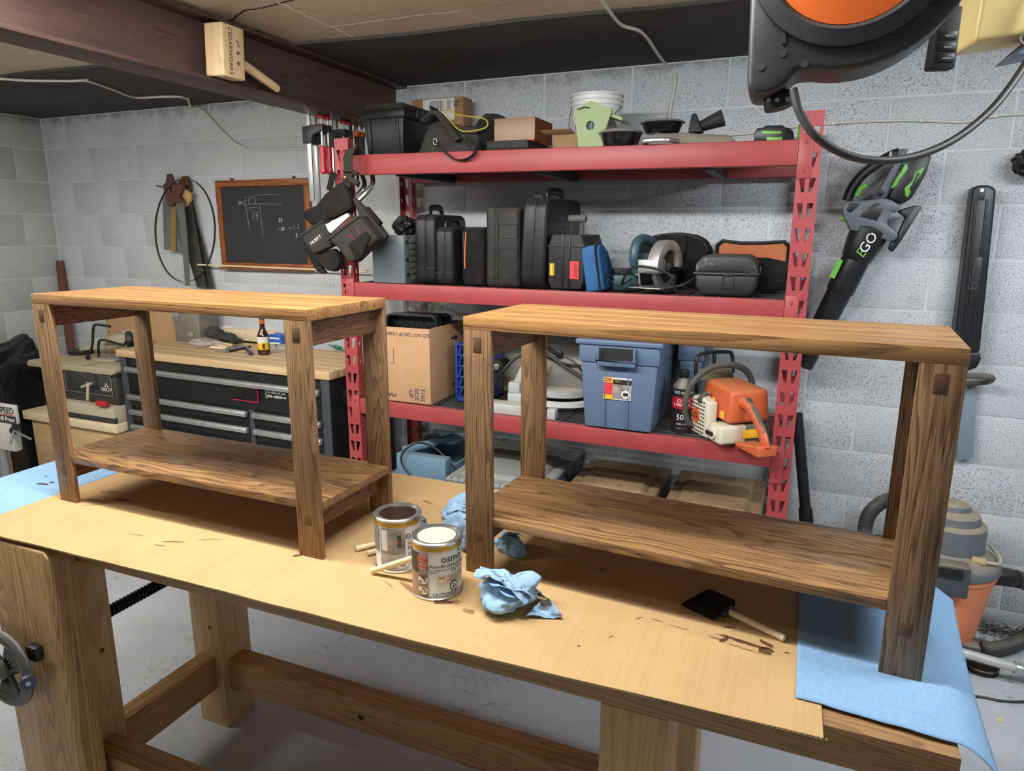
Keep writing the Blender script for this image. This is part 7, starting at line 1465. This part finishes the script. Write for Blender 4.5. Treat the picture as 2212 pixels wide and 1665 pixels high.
# triple-tap plug hanging in front of the wall
c0, c1 = cd(2050,-60,1.22), cd(2043,30,1.22); c2 = cd(2028,152,1.22)
t = thing('cord_connector','dusty black triple-tap cord connector hanging at the top right','plug',c2,18); ax_ = (c1-c2).normalized(); hgt = (c1-c2).length
LM = Matrix.Rotation(R_(-18),4,'Z') @ Matrix.Translation(-c2)
MB(LM).tube([c1,c1.lerp(c0,.5),c0,c0+Vector((.02,0,.12)),Vector((c0.x+.02,c0.y,ZC+.008))],.0075,10).build('cord',MT['cable_black'],t)
MB().hexa([(-.021,-.014,.0),(.021,-.014,0),(.021,.014,0),(-.021,.014,0),(-.017,-.014,hgt),(.021,-.014,hgt),(.021,.014,hgt),(-.017,.014,hgt)]).build('body',MT['black_dusty'],t,bev=.004)
for k in range(3): MB().box(-.013,-.0155,.010+k*.018,.016,-.0135,.024+k*.018).build('outlet',MT['black_plastic_clean'],t,bev=.002); MB().box(-.004,-.0162,.015+k*.018,.010,-.0152,.018+k*.018).build('outlet_slot',MT['steel'],t)
for k in range(5): MB().lathe([(.010,0),(.0115,.003),(.010,.006)],12,TR(.004,0,hgt+k*.007)).build('strain_ring',MT['black_dusty'],t)
# yellowed lamp housing with a chain in the corner
tn = NT('yellowed_plastic'); tn.set(Base_Color=S(226,206,140), Roughness=.35, Subsurface_Weight=.2, Subsurface_Radius=(.02,.015,.006)); MT['yellowed'] = tn.m
a0 = cd(2088,103,1.30); t = thing('lamp_housing','yellowed plastic lamp housing hanging in the upper right corner','lamp',(a0.x+.06,a0.y,a0.z),10)
MB().prism([(-.062,0),(.10,.016),(.16,.06),(.16,.20),(-.055,.20)],-.03,.09,'xz').build('housing',MT['yellowed'],t,bev=.010,seg=3)
MB().hexa([(.000,-.050,-.030),(.16,-.045,-.005),(.16,.05,-.005),(.005,.05,-.030),(.058,-.050,.022),(.16,-.045,.042),(.16,.05,.042),(.058,.05,.022)]).build('reflector',plain('reflector_blue',(112,130,156),.4,.3,var=.08),t,bev=.002)
for k in range(4): MB().tube([(.012+.022*k+.011*math.cos(R_(a)),-.062,-.004+.020*k+.011*math.sin(R_(a))) for a in range(0,360,30)],.0018,6,closed=True).build('chain_link',MT['galv'],t)
MB().cyl((.05,.03,.20),(.05,.03,ZC+.010-a0.z),.006,n=8).build('hanger',MT['galv'],t)
# ================================================================== shop vacuum and floor clutter
vx, vy = .335, -.30
plain('vac_orange',(226,132,92),.5,var=.06,dust=.1); plain('vac_grey',(98,102,108),.5,var=.08,dust=.75,dcol=(176,158,128)); plain('vac_dark',(64,68,74),.5,var=.1,dust=.5,dcol=(164,148,120))
t = thing('shop_vacuum','orange shop vacuum with a dusty grey lid by the wall','vacuum',(vx,vy,0))
zt_, = [.365]
MB().lathe([(.118,.085),(.128,.09),(.165,zt_-.02),(.172,zt_-.015),(.172,zt_),(.16,zt_)],40).build('tank',MT['vac_orange'],t)
MB().lathe([(.173,zt_),(.178,zt_+.006),(.178,zt_+.022),(.165,zt_+.045),(.128,zt_+.065),(.120,zt_+.075),(.118,zt_+.165),(.112,zt_+.172),(.098,zt_+.178),(.092,zt_+.205),(.080,zt_+.214),(.062,zt_+.222),(.056,zt_+.240),(.035,zt_+.247),(.0001,zt_+.249)],40).build('lid',MT['vac_grey'],t)
MB().box(-.095,-.205,zt_-.045,.045,-.135,zt_+.075).build('latch_block',MT['vac_dark'],t,bev=.010); MB().box(-.075,-.212,zt_+.03,.02,-.200,zt_+.066).build('latch',MT['black_plastic_clean'],t,bev=.004)
MB().cyl((.155,.0,zt_-.02),(.225,.01,zt_-.025),.036,.033,20).build('inlet',MT['black_plastic'],t,bev=.004); MB().cyl((.06,-.10,zt_+.068),(.105,-.10,zt_+.066),.016,n=12).build('cord_stub',MT['birch'] if 0 else plain('tan_cap',(176,152,116),.6,var=.1),t,bev=.003)
MB().tube(smoothpath([(.105,-.10,zt_+.066),(.15,-.08,zt_+.06),(.165,-.02,zt_+.062),(.15,.06,zt_+.07)],5),.006,8).build('power_cord',plain('cord_cream',(190,182,160),.6,var=.1),t)
for a in (40,140,220,320): x,y = .135*math.cos(R_(a)), .135*math.sin(R_(a)); MB().box(x-.03,y-.03,.04,x+.03,y+.03,.10).build('caster_arm',MT['vac_dark'],t,bev=.008); MB().cyl((x-.012,y,.028),(x+.012,y,.028),.027,n=18).build('caster',MT['black_rubber'],t,bev=.003)
def corr(path, r, name, t, mat, pitch=.008):
    pts = smoothpath(path,12); out=[]; rs=[]; acc=0; k=0
    fine=[]
    for a,b in zip(pts,pts[1:]):
        n=max(1,int((b-a).length/(pitch/2)))
        for i in range(n): fine.append(a.lerp(b,i/n))
    rs=[r*(1.0 if i%2 else .86) for i in range(len(fine))]
    return wm(t).tube(fine,r,14,rs=rs).build(name,mat,t,ang=80)
plain('hose_black',(58,58,58),.5,var=.12,dust=.4,dcol=(150,142,124))
P = [at(u,v,Y=y) for u,v,y in ((1935,1075,-.16),(1905,1085,-.16),(1878,1110,-.17),(1868,1150,-.18),(1872,1220,-.20))]; P = P+[Vector((P[-1].x+.01,-.24,.20)),Vector((P[-1].x+.0,-.31,.06)),Vector((P[-1].x-.03,-.46,.032))]
t = thing('vacuum_hose','grey corrugated hose arching up left of the shop vacuum','hose',(P[-1].x,P[-1].y,0)); corr(P,.030,'hose',t,MT['hose_black'])
P = [Vector((.24,-.50,.031)),at(2095,1393,Z=.031),at(2140,1402,Z=.031),at(2180,1395,Z=.031),at(2215,1378,Z=.031),at(2260,1340,Z=.031)]
t = thing('vacuum_hose','black corrugated hose lying on the floor at the right','hose',(P[1].x,P[1].y,0)); corr(P,.029,'hose',t,MT['hose_black'])
P = [Vector((vx+.226,vy+.01,zt_-.025)),Vector((vx+.26,vy+.01,zt_-.03)),Vector((vx+.36,vy-.01,zt_-.06)),Vector((vx+.48,vy-.06,zt_-.14)),Vector((vx+.58,vy-.12,.06))]
t = thing('vacuum_hose','corrugated hose plugged into the side of the shop vacuum','hose',(P[-1].x,P[-1].y,0)); corr(P,.033,'hose',t,MT['hose_black'],.014)
a_, b_ = at(2088,1412,Z=.10), at(2230,1452,Z=.07)
t = thing('pipe_wand','pale metal vacuum pipe lying over the floor nozzle','pipe',(a_.x,a_.y,0)); wm(t).cyl(a_,a_.lerp(b_,.72),.017,n=18).build('pipe',plain('pale_pipe',(196,196,190),.4,.3,var=.1,spk=((140,138,130),30,.62)),t); wm(t).cyl(a_.lerp(b_,.72),b_,.021,n=18).build('coupling',MT['galv'],t,bev=.002); wm(t).box(b_.x-.01,b_.y-.02,b_.z+.015,b_.x+.03,b_.y+.02,b_.z+.045).build('clip',MT['black_plastic'],t,bev=.004)
wm(t).cyl(a_-(b_-a_)*.25,a_,.017,n=18).build('pipe',MT['pale_pipe'],t); e_ = a_-(b_-a_)*.25; wm(t).box(e_.x-.04,e_.y-.03,0,e_.x+.02,e_.y+.03,e_.z-.012).build('stand',MT['black_plastic'],t,bev=.004)
p = at(2122,1455,Z=0); t = thing('floor_nozzle','round dark floor nozzle under the pale pipe','nozzle',(p.x,p.y+.03,0)); MB().lathe([(.052,0),(.056,.004),(.056,.03),(.050,.036),(.03,.04),(.0001,.04)],28).build('nozzle',MT['black_dusty'],t); MB().lathe([(.0555,.020),(.058,.022),(.0555,.025)],28).build('band',MT['tan_cap'],t)
P = [Vector((.30,-.62,.005)),at(2118,1505,Z=.005),at(2160,1513,Z=.005),at(2212,1515,Z=.005),at(2260,1505,Z=.005)]
t = thing('floor_cable','thin black cable on the floor at the right','cable',(P[1].x,P[1].y,0)); wm(t).tube(smoothpath(P,6),.0045,8).build('cable',MT['black_rubber'],t)
# sweepings along the wall foot and a chip of wood
t = thing('sweepings','dark leaves and sawdust swept against the wall at the lower right','debris',(.62,-.06,0)); m = MB(); rn = random.Random(3)
for k in range(500):
    x, y = rn.gauss(0,.16), -abs(rn.gauss(0,.055)); y = max(-.22,y+.03); x = max(-.35,min(.5,x)); s = rn.uniform(.004,.012); a = rn.uniform(0,3.14); z = max(.0006,rn.uniform(0,.022)*(1+y*5))
    c_, s_ = math.cos(a)*s, math.sin(a)*s; dz = rn.uniform(-.004,.004); y = min(y,.045); m._add([(x-c_,y-s_*.4,z),(x+s_*.4,y-c_*.4,z+abs(dz)),(x+c_,y+s_*.4,z+.001),(x-s_*.4,y+c_*.4,z+abs(dz)*.5)],[(0,1,2,3)])
o = m.build('sweepings',plain('dirt',(84,64,44),.9,var=.4,vs_=60),t,smooth=False); o['kind'] = 'stuff'; t['kind'] = 'stuff'
for k,(u,v) in enumerate(((2160,1555),(2110,1440))): p = at(u,v,Z=.001); t = thing('wood_chip',['small wood chip on the floor below the blue sheet corner','tiny wood chip on the floor beside the floor nozzle'][k],'chip',(p.x,p.y,.0005),40*k+20); MB().box(-.012,-.007,0,.012,.007,.002).build('chip',MT['birch'],t)
